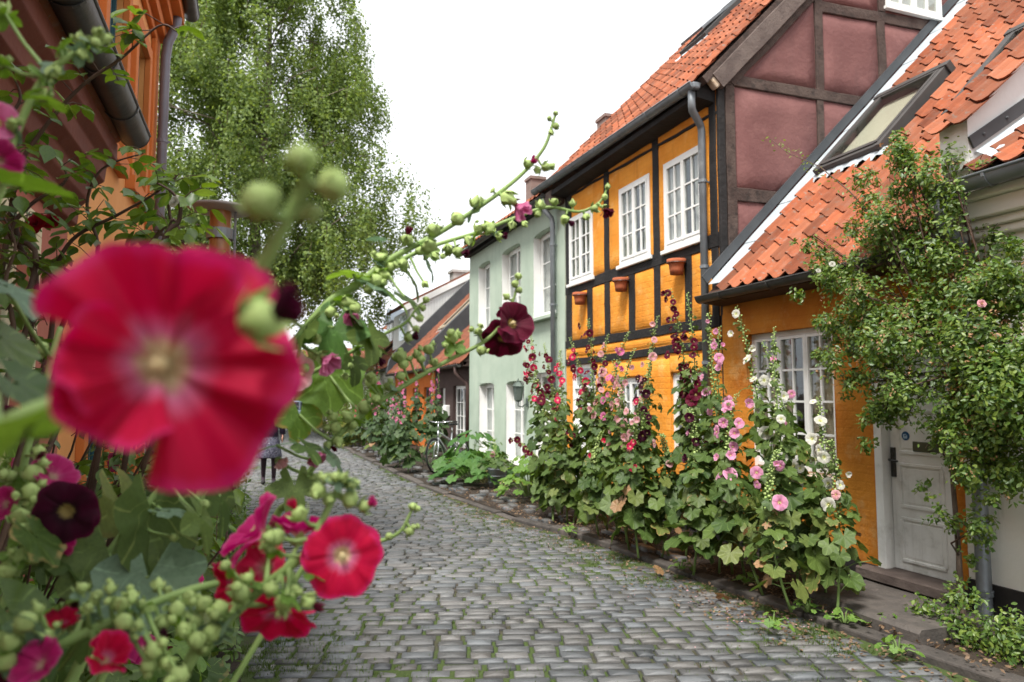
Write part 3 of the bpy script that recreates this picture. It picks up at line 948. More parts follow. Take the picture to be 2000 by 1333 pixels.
gpanel([(7.46, 5.36), (9.13, 5.37), (9.13, 6.42), (7.46, 6.37)])
gpanel([(6.47, 6.49), (7.36, 6.52), (7.36, 7.35), (6.5, 6.55)])
gw = MB()
gw_o = None
# the small white window high in the gable
m = MB(); y0w = YG - .045
for (a, b, c, d) in ((7.47, 8.43, 6.60, 6.67), (7.47, 8.43, 7.45, 7.52), (7.47, 7.54, 6.67, 7.45), (8.36, 8.43, 6.67, 7.45), (7.91, 7.99, 6.67, 7.45), (7.71, 7.735, 6.67, 7.45), (8.165, 8.19, 6.67, 7.45)):
    m.box(a, b, y0w, y0w + .05, c, d)
m.box(7.44, 8.46, y0w - .03, y0w + .03, 6.555, 6.595)
gw_o = m.build('window', WHITEP, h3)
pm = MB(); pm.box(-.09, .09, -.003, .003, -.39, .39); pm = pm.mesh('pane', GLASS)
for xc in (7.625, 7.82, 8.08, 8.275): put('pane', pm, (xc, y0w + .025, 7.06), parent=gw_o)
m = MB(); m.box(7.54, 8.36, y0w + .042, y0w + .046, 6.67, 7.45); m.build('curtain', CURTAIN, gw_o)
# roof, barge board, eave, gutter
SLK = []
def h3skip(p): return 6.62 < p.x < 7.62 and 9.2 < p.y < 10.02
tiled_roof(h3, 6.66, 11.62, 4.63, 5.20, sl, 5.05, TILE, 300, h3skip, 3)
tim((4.86, 6.70, gz(4.86) + .02), (8.3, 6.70, gz(8.3) + .02), .20, GREYT, .07, (0, 1, 0), .008)
m = MB(); m.prism([(4.93, 6.80, 4.99), (4.93, 6.80, 5.36), (4.66, 6.80, 5.10), (4.66, 6.80, 5.03)], (0, 4.8, 0)); m.build('eave_soffit', BLACKT, h3)
m = MB(); m.obox((4.88, 6.735, 5.23), (.07, 0, .07), (0, .05, 0), (-.05, 0, .05)); m.build('eave_end', surf('crumbled_plaster', (.5, .36, .22), (.6, .52, .42), 9, .95, .6, 30), h3, bevel=.02)
gutter(h3, 4.60, 5.16, 6.74, 11.72, .068, tilt=.02)
downpipe(h3, [(4.61, 6.83, 5.10), (4.61, 6.83, 4.93), (4.63, 6.85, 4.88), (4.79, 6.93, 4.76), (4.81, 6.94, 4.70), (4.81, 6.94, .05)], .043, ZINC, [(4.81, 6.94, 4.1), (4.81, 6.94, 3.1), (4.81, 6.94, 2.0)])
m = MB(); m.box(4.56, 4.66, 6.72, 6.80, 5.09, 5.17); m.build('gutter_end', ZINC, h3, bevel=.02)
m = MB(); m.obox((4.78, 11.25, 5.02), (.12, 0, .05), (0, .16, 0), (-.04, 0, .14)); m.build('eave_bracket', GREYT, h3, bevel=.04)
# roof window standing ajar
q = math.sqrt(1 + sl * sl); S3 = Vector((1, 0, sl)) / q; N3 = Vector((-sl, 0, 1)) / q
def skylight(house, c, S, Nn, w, l, frame=.06, open_=0.0, blind_or_room_dark=True, fmat=None, apron=True):
    """A roof window: kerb frame, hinged sash, glass, blind, lead apron."""
    fmat = fmat or SKYFRAME
    c = Vector(c); Y = Vector((0, 1, 0))
    m = MB()
    for sgn in (-1, 1):
        m.obox(c + Y * sgn * (w / 2) + Nn * .06, S * (l / 2 + frame), Y * frame / 2, Nn * .065)
    m.obox(c + S * l / 2 + Nn * .065, S * frame * .8, Y * (w / 2 + frame * .9), Nn * .075)
    m.obox(c - S * l / 2 + Nn * .055, S * frame * .8, Y * (w / 2 + frame * .4), Nn * .06)
    o = m.build('skylight', fmat, house, bevel=.006)
    S2 = (S * math.cos(open_) + Nn * math.sin(open_)).normalized(); N2 = (Nn * math.cos(open_) - S * math.sin(open_)).normalized()
    piv = c + S * l / 2 + Nn * .11; cc = piv - S2 * l / 2
    m = MB()
    for sgn in (-1, 1): m.obox(cc + Y * sgn * (w / 2 - .05), S2 * (l / 2 - .02), Y * .022, N2 * .02)
    m.obox(cc - S2 * (l / 2 - .04), S2 * .03, Y * (w / 2 - .075), N2 * .02); m.obox(cc + S2 * (l / 2 - .05), S2 * .03, Y * (w / 2 - .075), N2 * .02)
    s_ = m.build('sash', fmat if not open_ else ZINC, o)
    m = MB(); m.obox(cc, S2 * (l / 2 - .06), Y * (w / 2 - .06), N2 * .004); m.build('pane', SKYGLASS, o)
    m = MB(); m.obox(c + Nn * .012, S * (l / 2 - .03), Y * (w / 2 - .03), Nn * .004); m.build('blind_or_room_dark', BLIND if blind_or_room_dark else ROOMDARK, o)  # when off, a dark-coloured sheet stands in for the unlit room behind
    if apron:
        m = MB(); n = 22; vs = []; fs = []
        for i in range(n + 1):
            y = -w / 2 - .1 + (w + .2) * i / n
            h = .05 + .022 * math.sin(i / n * (w + .2) / TILE_W * 2 * math.pi)
            vs += [c - S * (l / 2 + .03) + Y * y + Nn * .06, c - S * (l / 2 + .17 + .012 * math.sin(i * 2.1)) + Y * y + Nn * h]
        m.add(vs, [(2 * i, 2 * i + 2, 2 * i + 3, 2 * i + 1) for i in range(n)]); m.build('apron', LEAD, o, smooth=True, fixn=False)
    return o
def onroof(E, S, t, y): return Vector((E[0], y, E[1])) + S * t
skylight(h3, onroof((4.63, 5.20), S3, 3.5, 9.6), S3, N3, .66, 1.25, open_=R(-4), blind_or_room_dark=False)

# ---------------------------------------------------------------- the low ochre house with the climbing rose
h2 = thing('low_ochre_house', 'low ochre house with steep red tiled roof and white door', 'house', (XF, 5.3, 0))
win2 = (5.13, 6.34, .86, 2.27); door2 = (3.99, 4.70, .2, 2.12)
wall_x('wall', XF, 3.88, 6.75, .2, 2.72, [win2, door2], OCHRE, h2, wob=.02, step=.25)
m = MB(); m.box(4.87, 5.1, 4.72, 6.74, 0, .22); m.box(4.87, 5.1, 3.89, 3.97, 0, .22); m.build('plinth', PLINTH, h2)
house_shell(h2, XF, 13.4, 3.90, 6.73, 0, 2.7, OCHRE, (9.3, 7.2), (True, False))
window_x(h2, 4.97, *win2, 3, 2, 4, cur=BEIGECUR, fr=.05, curgap=.12)
f, d = door_x(h2, 4.955, *door2, OLDWHITE, transom=0, panels=4, fr=.065)
for yy in (4.71,):
    m = MB(); m.box(4.885, 4.957, 4.62, 4.70, .2, 2.11); m.build('door_jamb', OLDWHITE, h2, bevel=.006)
dd = MB(); dd.lathe([(.0, .004), (.036, .004), (.036, 0)], (4.985, 4.47, 1.30), 20, (-1, 0, 0))
st = dd.build('sticker', surf('blue_sticker', (.015, .09, .22), (.015, .08, .2), 3, .4, .01, 20), d)
m = MB()
for (a, b, c_, e) in ((-.018, -.011, -.012, .014), (.011, .018, -.020, .006), (-.016, .016, -.020, -.013), (-.014, .010, .009, .015), (-.004, .003, -.013, .002)):
    m.box(4.9775, 4.9805, 4.47 - b, 4.47 - a, 1.30 + c_, 1.30 + e)
m.build('symbol', surf('pale_blue_print', (.5, .65, .8), (.5, .65, .8), 3, .5, 0, 20), st)
m = MB(); m.box(4.973, 4.989, 4.17, 4.40, 1.18, 1.26); m.build('letter_slot', surf('dull_brass', (.10, .11, .07), (.13, .13, .09), 5, .45, .1, 20, metal=.5), d, bevel=.004)
m = MB(); m.box(4.971, 4.989, 4.575, 4.615, .96, 1.20); m.tube([(4.975, 4.595, 1.10), (4.93, 4.595, 1.10), (4.92, 4.58, 1.10), (4.92, 4.50, 1.095)], .009, 8); m.build('door_handle', DARKZINC, d, bevel=.003)
m = MB(); m.bar((4.89, 3.93, .175), (4.89, 4.80, .175), .30, .085, (0, 0, 1), 6, .008, .01); m.build('threshold', GREYT, h2)
m = MB(); m.box(4.80, 5.0, 3.93, 4.78, .0, .11); m.build('sill_stone', KERBST, h2, bevel=.012)
m = MB(); m.bar((4.36, 3.55, .07), (4.36, 4.66, .075), .72, .13, (0, 0, 1), 9, .025, .022); m.build('door_step', KERBST, h2)
m = MB(); m.box(4.885, 4.9, 4.82, 4.93, 1.98, 2.08); pl2 = m.build('number_plate', MATS['navy_enamel'], h2, bevel=.006)
H2S = Vector((1, 0, 1)).normalized(); H2N = Vector((-1, 0, 1)).normalized()
def h2skip(p):
    return (5.93 < p.x < 7.08 and 5.42 < p.y < 6.42) or (6.02 < p.x < 7.06 and 4.02 < p.y < 4.86) or p.y < 3.9
tiled_roof(h2, 3.86, 6.42, 4.62, 2.73, 1.0, 6.6, TILE, 300, h2skip, 5, sag=.016)
skylight(h2, onroof((4.62, 2.73), H2S, 2.65, 5.92), H2S, H2N, .86, 1.36)
skylight(h2, onroof((4.62, 2.73), H2S, 2.72, 4.42), H2S, H2N, .72, 1.30)
gutter(h2, 4.59, 2.70, 3.80, 6.72, .062, DARKZINC)
m = MB(); m.prism([(4.93, 3.9, 2.62), (4.93, 3.9, 2.95), (4.64, 3.9, 2.70), (4.64, 3.9, 2.64)], (0, 2.84, 0)); m.build('eave_soffit', surf('brown_eave', (.06, .03, .02), (.08, .045, .03), 4, .8, .3, 20), h2)
# lead valley and metal strip against the rose gable
m = MB()
p0 = onroof((4.62, 2.73), H2S, .15, 0); p1 = onroof((4.62, 2.73), H2S, 6.5, 0)
for t0, t1 in [(i, i + 1) for i in range(9)]:
    a = p0 + (p1 - p0) * t0 / 9 + H2N * .012; b = p0 + (p1 - p0) * (t1 + .03) / 9 + H2N * .006
    m.cv = t0 * .1
    m.add([a + Vector((0, 6.36, 0)), a + Vector((0, 6.72, .0)) + H2N * .02, b + Vector((0, 6.72, 0)) + H2N * .02, b + Vector((0, 6.36, 0))], [(0, 1, 2, 3)])
m.build('valley_lead', LEAD, h2, smooth=False, fixn=False)
m = MB(); m.bar(p0 + Vector((0, 6.725, 0)) + H2N * .10, p1 + Vector((0, 6.725, 0)) + H2N * .10, .10, .018, (0, 1, 0), 14, .006); m.build('flashing', DARKMETAL, h2)

# ---------------------------------------------------------------- the white house at the right edge
h1 = thing('white_house', 'white rendered house at the right edge with grey gutter and downpipe', 'house', (XF, 1.5, 0))
win1 = (2.35, 3.44, .95, 2.46)
wall_x('wall', 4.86, -2.5, 3.87, .3, 3.02, [win1], WHITEW, h1)
m = MB(); m.box(4.83, 5.05, -2.5, 3.86, 0, .32); m.build('plinth', PLINTH, h1)
house_shell(h1, XF, 12.5, -2.5, 3.86, 0, 3.02, WHITEW, (8.7, 6.8), (True, True))
window_x(h1, 4.93, *win1, 2, 2, 3, cur=CURTAIN, fmat=CREAMP)
m = MB()
m.box(4.80, 4.87, -2.5, 3.88, 2.74, 2.80); m.box(4.76, 4.87, -2.5, 3.88, 2.80, 2.86); m.box(4.70, 4.87, -2.5, 3.88, 2.86, 2.98); m.box(4.64, 4.87, -2.5, 3.88, 2.98, 3.04)
m.build('cornice', WHITEW, h1, bevel=.012)
gutter(h1, 4.55, 3.09, -2.5, 3.78, .075, ZINC, brackets=.62)
downpipe(h1, [(4.55, 3.70, 3.03), (4.55, 3.70, 2.86), (4.57, 3.70, 2.80), (4.74, 3.69, 2.68), (4.77, 3.69, 2.60), (4.77, 3.69, .08), (4.74, 3.68, .02)], .048, ZINC, [(4.77, 3.69, 2.1), (4.77, 3.69, .72), (4.77, 3.69, .27)])
# party wall that stands above both roofs, coped with tiles
Pz = lambda x: 3.56 + (x - 4.66) * .86
m = MB(); m.prism([(4.66, 3.56, 3.22), (4.66, 3.56, Pz(4.66)), (8.7, 3.56, Pz(8.7)), (9.2, 3.56, 3.22)], (0, .22, 0)); m.build('party_wall', surf('bright_white_render', (.8, .79, .77), (.72, .71, .69), 2, .9, .35, 22), h1)
m = MB(); m.box(4.70, 4.90, 3.58, 3.80, 3.06, 3.25); m.build('corbel', WHITEW, h1, bevel=.01)
sp = Vector((1, 0, .86)).normalized(); npn = Vector((-.86, 0, 1)).normalized()
Bp = Matrix(((0, sp.x, npn.x), (-1, 0, npn.y), (0, sp.z, npn.z)))
for k in range(14):
    for col in (0, 1):
        put('coping_tile', tile_mesh(TILE), Vector((4.60, 3.86 - col * .19, Pz(4.60) + .0)) + sp * (.30 * k) + npn * (.0 if col == 0 else .012), Bp @ Matrix.Rotation(R(rnd.gauss(0, 1.2)), 3, 'X'), parent=h1)
h1s = Vector((1, 0, .62)).normalized(); h1n = Vector((-.62, 0, 1)).normalized()
tiled_roof(h1, -2.5, 3.52, 4.56, 3.13, .62, 5.2, TILE, 90, lambda p: p.y < 1.6, 9)
a0 = onroof((4.62, 3.16), h1s, .16, 3.545)
m = MB(); m.bar(a0 + h1n * .17, a0 + h1s * 4 + h1n * .17, .09, .014, (0, 1, 0), 8, .002)
for k in range(14): m.ball(a0 + h1s * (.14 + k * .28) + h1n * .17 + Vector((0, -.01, 0)), .012, 6, 4)
m.build('flashing', DARKMETAL, h1)
m = MB(); vs = []; n = 28
for i in range(n + 1):
    t = 4 * i / n
    vs += [a0 + h1s * t + h1n * .1 + Vector((0, -.004, 0)), a0 + h1s * t + h1n * .02 + Vector((0, -.10 - .03 * math.sin(i * 1.7), 0))]
m.add(vs, [(2 * i, 2 * i + 2, 2 * i + 3, 2 * i + 1) for i in range(n)]); m.build('apron_lead', LEAD, h1, smooth=True, fixn=False)

# ---------------------------------------------------------------- the sage green house
hg = thing('green_house', 'two-storey sage green house with white framed windows', 'house', (XF, 14, 0))
gu = [(15.22, 16.12, 3.10, 4.70), (13.26, 14.40, 3.12, 4.70), (11.48, 12.54, 3.06, 4.66)]
gg = [(14.92, 16.02, .24, 1.92), (13.06, 14.12, .28, 1.93)]
gd = (11.50, 12.45, .18, 2.05)
wall_x('wall', XF, 11.08, 16.85, 0, 5.12, gu + gg + [gd], GREENW, hg, wob=.015, revmat=WHITEP, depth=.26)
house_shell(hg, XF, 11.3, 11.09, 16.84, 0, 5.1, GREENW, (8.2, 7.6))
for w in gu + gg:
    window_x(hg, XF + .15, w[0] + .01, w[1] - .01, w[2] + .01, w[3] - .01, 2, 1, 3, cur=CURTAIN, fr=.06, curgap=.06, depth=.07)
    # shallow arch: the render comes down at both ends of the head
    m = MB(); k = 8; yc = (w[0] + w[1]) / 2; hw = (w[1] - w[0]) / 2; rise = .055
    for sgn in (-1, 1):
        poly = [(XF + .002, yc + sgn * hw, w[3])] + [(XF + .002, yc + sgn * hw * (1 - i / k), w[3] - rise * (1 - math.sin(math.acos(1 - i / k)) if i else 1)) for i in range(k + 1)]
        m.prism(poly, (.14, 0, 0))
    m.build('arch_head', [GREENW], hg)
    m = MB(); m.bar((XF + .02, w[0] - .05, w[2] - .035), (XF + .02, w[1] + .05, w[2] - .035), .26, .07, (0, 0, 1), 6, .006, .01)
    m.build('sill', GREENW if w[2] > 2 else GRANITE, hg)
door_x(hg, XF + .1, *gd, WHITEP, transom=.3, panels=3)
# wall lantern
lan = thing('wall_lantern', 'verdigris wall lantern beside the green house windows', 'lantern', (4.72, 12.85, 1.66))
VERD = surf('verdigris_metal', (.09, .115, .10), (.12, .145, .13), 6, .5, .1, 30, metal=.4)
m = MB(); m.lathe([(.035, -.16), (.075, -.13), (.10, .12), (.12, .13), (.06, .20), (.015, .22), (.012, .27), (0, .28)], (4.70, 12.85, 1.68), 6); m.build('lantern_body', VERD, lan)
m = MB(); m.lathe([(.072, -.11), (.094, .11)], (4.70, 12.85, 1.68), 6); m.build('pane', GLASS, lan, fixn=False)
m = MB(); m.tube([(4.70, 12.85, 1.52), (4.70, 12.85, 1.44), (4.78, 12.85, 1.42), (4.89, 12.85, 1.5)], .012, 6); m.box(4.875, 4.898, 12.81, 12.89, 1.42, 1.58); m.build('bracket', VERD, lan)
tiled_roof(hg, 11.1, 16.95, 4.66, 5.16, .72, 4.4, TILE, 60, lambda p: False, 15)
gutter(hg, 4.66, 5.10, 11.3, 16.9, .06, DARKZINC)
m = MB(); m.box(4.78, 4.93, 11.1, 16.9, 5.02, 5.12); m.build('eave_board', BLACKT, hg)
downpipe(hg, [(4.66, 11.42, 5.06), (4.66, 11.42, 4.86), (4.79, 11.40, 4.72), (4.81, 11.40, 4.64), (4.81, 11.40, .1)], .045, ZINC, [(4.81, 11.40, 4.25), (4.81, 11.40, 3.2), (4.81, 11.40, 2.0)])
for (c, s_) in (((7.3, 14.0, 7.2), .42), ((6.3, 16.0, 6.3), .36)):
    m = MB(); m.box(c[0] - s_ / 2, c[0] + s_ / 2, c[1] - s_ / 2, c[1] + s_ / 2, c[2] - 1.0, c[2] + .55); m.box(c[0] - s_ / 2 - .03, c[0] + s_ / 2 + .03, c[1] - s_ / 2 - .03, c[1] + s_ / 2 + .03, c[2] + .55, c[2] + .62)
    m.build('chimney', surf('chimney_render', (.24, .17, .15), (.2, .15, .13), 4, .9, .4, 30), hg)

# ---------------------------------------------------------------- the low row further down
def low_house(name, label, y0, y1, wall, wins, eave, slope, roofmat, X=5.0, length=4.6, single=20, seed=1, fmat=None, rows=3, pc=1, gmat=DARKZINC, cur=None, ridge_h=None):
    h = thing(name, label, 'house', (X, (y0 + y1) / 2, 0))
    wall_x('wall', X, y0, y1, 0, eave + .1, wins, wall, h)
    rx = X - .3 + length / math.sqrt(1 + slope * slope)
    house_shell(h, X, 2 * rx - X, y0 + .01, y1 - .01, 0, eave + .1, wall, (rx, eave + slope * (rx - X + .2)))
    for w in wins:
        window_x(h, X + .08, *w, 2, pc, rows, fmat=fmat, cur=cur, fr=.05)
    tiled_roof(h, y0, y1, X - .3, eave, slope, length, roofmat, single, None, seed)
    gutter(h, X - .33, eave - .03, y0 + .05, y1 - .05, .055, gmat)
    m = MB(); m.box(X - .24, X, y0 + .02, y1 - .02, eave - .06, eave + .05); m.build('eave_board', BROWNT, h)
    return h
hb = low_house('brown_house', 'low dark brown house with white glazed double window', 16.9, 20.8, BROWNW, [(17.25, 18.72, .30, 1.90), (19.6, 20.15, .8, 1.85)], 2.42, .98, OLDTILE, pc=2, rows=4, seed=21, cur=None)
downpipe(hb, [(4.67, 17.3, 2.36), (4.67, 17.3, 2.2), (4.9, 17.12, 1.95), (4.93, 17.1, 1.85), (4.93, 17.1, .1)], .05, surf('brown_pipe_paint', (.06, .035, .03), (.07, .04, .035), 3, .5, .1, 20), [(4.93, 17.1, 1.3), (4.93, 17.1, .5)])
m = MB(); m.box(4.86, 5.0, 19.05, 19.4, 1.08, 1.38); tag(m.build('meter_box', WHITEP, None, bevel=.02), 'small white meter box on the dark brown wall', 'meter box')
ho = low_house('bright_orange_house', 'low bright orange house with narrow dark windows down the lane', 20.82, 27.3, ORANGE2, [(21.3, 22.3, .55, 1.9), (23.2, 24.0, .55, 1.9), (25.1, 26.1, .55, 1.9)], 2.45, 1.0, OLDTILE, length=6.4, fmat=surf('grey_window_paint', (.12, .12, .13), (.1, .1, .11), 3, .5, .1, 20), seed=23)
So = Vector((1, 0, 1)).normalized(); No = Vector((-1, 0, 1)).normalized()
SKYPALE = surf('pale_wood_skylight', (.42, .36, .26), (.36, .3, .22), 4, .6, .1, 30)
for yy, tt in ((22.3, 3.0), (24.6, 3.1)):
    skylight(ho, onroof((4.7, 2.45), So, tt, yy), So, No, .9, 1.9, fmat=SKYPALE)
def upstand(house, y, eave, S, Nn, l, X=4.7, h=.34, w=.3, curve=True):
    """A metal-clad party wall standing above the tiles."""
    m = MB(); pts = []
    n = 14
    for i in range(n + 1):
        t = l * i / n; k = min(1, (t + .05) / .9); pts.append((t, h * (1 - (1 - k) ** 2) + .02))
    low = [onroof((X, eave), S, t, y) - Nn * .05 for t, _ in pts]; top = [onroof((X, eave), S, t, y) + Nn * hh for t, hh in pts]
    m.prism(low + top[::-1], (0, w, 0))
    return m.build('party_wall', DARKMETAL, house)
upstand(ho, 20.72, 2.45, So, No, 5.4, h=.42, w=.34)
upstand(ho, 27.2, 2.45, So, No, 6.2, h=.40)
# houses beyond: white boarded dormer, then smaller roofs
hw = low_house('white_gabled_house', 'white house with boarded white dormer and chimney behind the orange house', 27.55, 33.0, WHITEW, [(28.6, 29.4, .6, 1.8), (31, 31.8, .6, 1.8)], 2.7, .9, OLDTILE, length=5.4, seed=31, single=0)
m = MB(); m.prism([(5.66, 28.0, 3.3), (5.70, 28.0, 5.10), (8.7, 28.0, 6.72), (8.7, 28.0, 3.3)], (0, 3.6, 0)); dm = m.build('dormer', WHITEP, hw)
for k in range(26):
    x = 5.74 + k * .115
    m = MB(); m.box(x, x + .10, 27.975, 27.999, 3.3, 5.02 + (x - 5.7) * .54); m.build('board', WHITEP, dm)
m = MB(); m.bar((5.45, 27.93, 5.08), (8.9, 27.93, 6.92), .22, .10, (0, 1, 0)); m.build('barge_board', WHITEP, dm)
m = MB(); m.prism([(5.40, 28, 5.16), (5.36, 28, 5.26), (8.9, 28, 7.12), (8.9, 28, 7.0)], (0, 3.6, 0)); m.build('dormer_roof', OLDTILE, dm)
m = MB(); m.box(5.55, 5.64, 28.3, 29.6, 3.9, 4.9); m.build('dormer_window', GLASS, dm)
m = MB(); m.box(8.4, 9.1, 31.6, 32.3, 5, 7.3); m.box(8.33, 9.17, 31.53, 32.37, 7.3, 7.42); m.build('chimney', surf('grey_chimney', (.5, .48, .45), (.42, .4, .38), 4, .9, .3, 20), hw)
def dormer(house, X0, y0, y1, z0, z1, depth, mat=None):
    mat = mat or surf('grey_dormer_cladding', (.42, .44, .46), (.38, .4, .42), 3, .7, .1, 20)
    m = MB(); m.box(X0, X0 + depth, y0, y1, z0, z1); d = m.build('dormer', mat, house)
    yc = (y0 + y1) / 2; e = .12
    m = MB(); m.prism([(X0 - .15, y0 - e, z1), (X0 - .15, yc, z1 + .62), (X0 - .15, y1 + e, z1), (X0 - .15, y1 + e, z1 - .06), (X0 - .15, y0 - e, z1 - .06)], (depth + .4, 0, 0)); m.build('dormer_roof', surf('pale_zinc_roof', (.42, .47, .52), (.38, .43, .48), 3, .5, .1, 20, metal=.2), d)
    m = MB(); m.box(X0 - .03, X0 - .004, y0 + .08, y1 - .08, z0 + .25, z1 - .1); m.build('dormer_window', WHITEP, d)
    for k in (-1, 1):
        m = MB(); m.box(X0 - .036, X0 - .031, yc + k * (y1 - y0) * .2 - .16, yc + k * (y1 - y0) * .2 + .16, z0 + .33, z1 - .18); m.build('pane', surf('dark_pane', (.06, .07, .08), (.08, .09, .1), 2, .15, .0, 10, spec=.6), d)
hx = low_house('grey_dormer_house', 'far white house with grey gabled dormer beside the boarded gable', 33.1, 38.6, WHITEW, [(34, 34.8, .6, 1.8), (36.2, 37, .6, 1.8)], 2.9, .95, OLDTILE, length=5.4, seed=41, single=0)
dormer(hx, 6.05, 33.6, 35.4, 3.6, 5.2, 2.6)
hy = low_house('far_cream_house', 'farther cream house with small grey dormer and red wall', 38.8, 45, surf('far_cream_render', (.62, .55, .42), (.58, .5, .38), 2, .9, .2, 20), [(40, 40.9, .6, 1.8)], 2.9, .95, OLDTILE, length=5.2, seed=43, single=0)
dormer(hy, 6.1, 39.4, 41.2, 3.5, 4.75, 2.6)
hz = low_house('farthest_house', 'farthest small house at the end of the lane with red roof', 45.2, 54, surf('far_red_render', (.4, .12, .07), (.36, .1, .06), 2, .9, .2, 20), [(46.4, 47.3, .6, 1.8)], 2.9, .95, OLDTILE, length=5.2, seed=47, single=0)
dormer(hz, 6.1, 46.4, 48.2, 3.5, 4.7, 2.6)

# ---------------------------------------------------------------- left side: red corniced house, orange house, lamp
XL = -1.2
l1 = thing('pink_corniced_house', 'pink house at the left edge with red-brown cornice and dark gutter', 'house', (XL, 2, 0))
wl = [(2.9, 4.62, .85, 2.52), (.2, 1.5, .85, 2.52)]
wall_x('wall', XL, -3, 5.42, 0, 3.1, wl, REDW, l1, inn=-1)
house_shell(l1, XL, -7.5, -3, 5.41, 0, 3.1, REDW, (-4.4, 6.2), inn=-1)
for w in wl:
    window_x(l1, XL - .06, *w, 2, 2, 3, inn=-1, fmat=CREAMP, cur=CURTAIN)
    m = MB(); m.box(XL, XL + .03, w[0] - .1, w[1] + .1, w[3], w[3] + .12); m.box(XL, XL + .03, w[0] - .1, w[0], w[2], w[3]); m.box(XL, XL + .03, w[1], w[1] + .1, w[2], w[3]); m.build('window_surround', CREAMP, l1, bevel=.006)
m = MB()
prof = [(XL, 2.74), (XL + .05, 2.76), (XL + .06, 2.88), (XL + .11, 2.93), (XL + .13, 3.02), (XL + .20, 3.07), (XL + .21, 3.17), (XL + .27, 3.22), (XL + .27, 3.34), (XL, 3.34)]
m.prism([(x, -3, z) for x, z in prof], (0, 8.44, 0)); m.build('cornice', REDCOR, l1, bevel=.008)
gutter(l1, -.84, 3.44, -3, 5.5, .095, DARKZINC, brackets=.7)
m = MB(); m.prism([(-.96, -3, 3.36), (-.86, -3, 3.44), (-4.4, -3, 6.45), (-4.4, -3, 6.3)], (0, 8.5, 0)); m.prism([(-4.4, -3, 6.3), (-4.4, -3, 6.45), (-7.8, -3, 3.5), (-7.8, -3, 3.35)], (0, 8.5, 0)); m.build('roof', TILE, l1)
l2 = thing('tall_orange_house', 'tall pale orange house on the left with teal window frames', 'house', (XL, 8, 0))
wl2 = [(6.3, 7.15, 3.75, 5.3), (7.75, 8.5, 3.75, 5.3), (6.2, 7.1, .8, 2.5), (7.7, 8.5, .8, 2.5)]
wall_x('wall', XL - .03, 5.45, 9.3, 0, 6.3, wl2, CREAMO, l2, inn=-1)
house_shell(l2, XL, -8, 5.46, 9.29, 0, 6.3, CREAMO, (-4.6, 9.4), inn=-1)
FR = surf('orange_trim', (.55, .17, .04), (.5, .14, .03), 2, .8, .2, 20)
for w in wl2:
    window_x(l2, XL - .08, *w, 2, 2, 3, inn=-1, fmat=TEALP)
    m = MB(); t = .14; x0, x1 = XL - .03, XL + .03
    m.box(x0, x1, w[0] - t, w[1] + t, w[3], w[3] + t); m.box(x0, x1, w[0] - t, w[0], w[2], w[3]); m.box(x0, x1, w[1], w[1] + t, w[2], w[3]); m.box(x0, x1 + .03, w[0] - t, w[1] + t, w[2] - t, w[2]); m.build('window_surround', FR, l2, bevel=.006)
m = MB()
for k, (dx, z0, z1) in enumerate(((.05, 5.75, 5.85), (.12, 5.85, 6.0), (.2, 6.0, 6.12), (.3, 6.12, 6.3))): m.box(XL - .03, XL - .03 + dx, 5.45, 9.3, z0, z1)
m.box(XL - .03, XL + .02, 8.92, 9.26, 0, 5.75)
m.build('cornice', FR, l2, bevel=.01)
gutter(l2, -.86, 6.32, 5.45, 9.4, .085, DARKZINC)
downpipe(l2, [(-.98, 9.12, 6.28), (-1.0, 9.12, 6.0), (-1.08, 9.12, 5.8), (-1.1, 9.12, 5.6), (-1.1, 9.12, .1)], .055, surf('grey_violet_pipe', (.2, .2, .235), (.17, .17, .2), 3, .5, .1, 20, metal=.3), [(-1.1, 9.12, 4.6), (-1.1, 9.12, 3.2)])
m = MB(); m.prism([(-.9, 5.45, 6.3), (-.86, 5.45, 6.4), (-4.6, 5.45, 9.7), (-4.6, 5.45, 9.5)], (0, 3.9, 0)); m.prism([(-4.6, 5.45, 9.5), (-4.6, 5.45, 9.7), (-8.2, 5.45, 6.4), (-8.2, 5.45, 6.3)], (0, 3.9, 0)); m.build('roof', TILE, l2)
l3 = low_house('left_far_house', 'low white house farther along the left side behind the flowers', 12.2, 19, WHITEW, [(13, 14, .7, 1.9)], 2.5, .9, OLDTILE, X=5, single=0) if False else None

lamp = thing('street_lamp', 'street lamp with flat round cap on a wooden post among the roses', 'street lamp', (-.36, 7.45, 0))
LP = Vector((-.36, 7.45, 0))
WOOD = surf('varnished_lamp_post', (.30, .12, .035), (.22, .08, .022), 5, .35, .15, 30, c3=(.4, .2, .08), c3scale=3, stretch=(1, 1, .25), spec=.5)
m = MB(); m.lathe([(.10, 0), (.10, 2.74)], LP, 20); m.build('post', WOOD, lamp, smooth=True)
m = MB(); m.lathe([(.098, 2.74), (.098, 3.42)], LP, 20); m.build('lamp_column', WOOD, lamp, smooth=True)
m = MB(); m.lathe([(.11, 3.14), (.128, 3.14), (.128, 3.24), (.11, 3.24)], LP, 20); m.build('band', ZINC, lamp)
m = MB(); m.lathe([(.0, 3.41), (.29, 3.425), (.305, 3.44), (.29, 3.455), (.0, 3.50)], LP, 32); m.build('cap', surf('grey_lamp_cap', (.34, .31, .29), (.3, .27, .26), 4, .6, .15, 20, metal=.2), lamp, smooth=True)
m = MB(); m.lathe([(.10, 2.84), (.16, 2.83), (.165, 2.86), (.10, 2.90)], LP, 24); m.build('collar', ZINC, lamp)
m = MB(); m.tube([LP + Vector((.135, -.03, 2.84)), LP + Vector((.135, -.03, 3.43))], .012, 6); m.build('rod', ZINC, lamp)
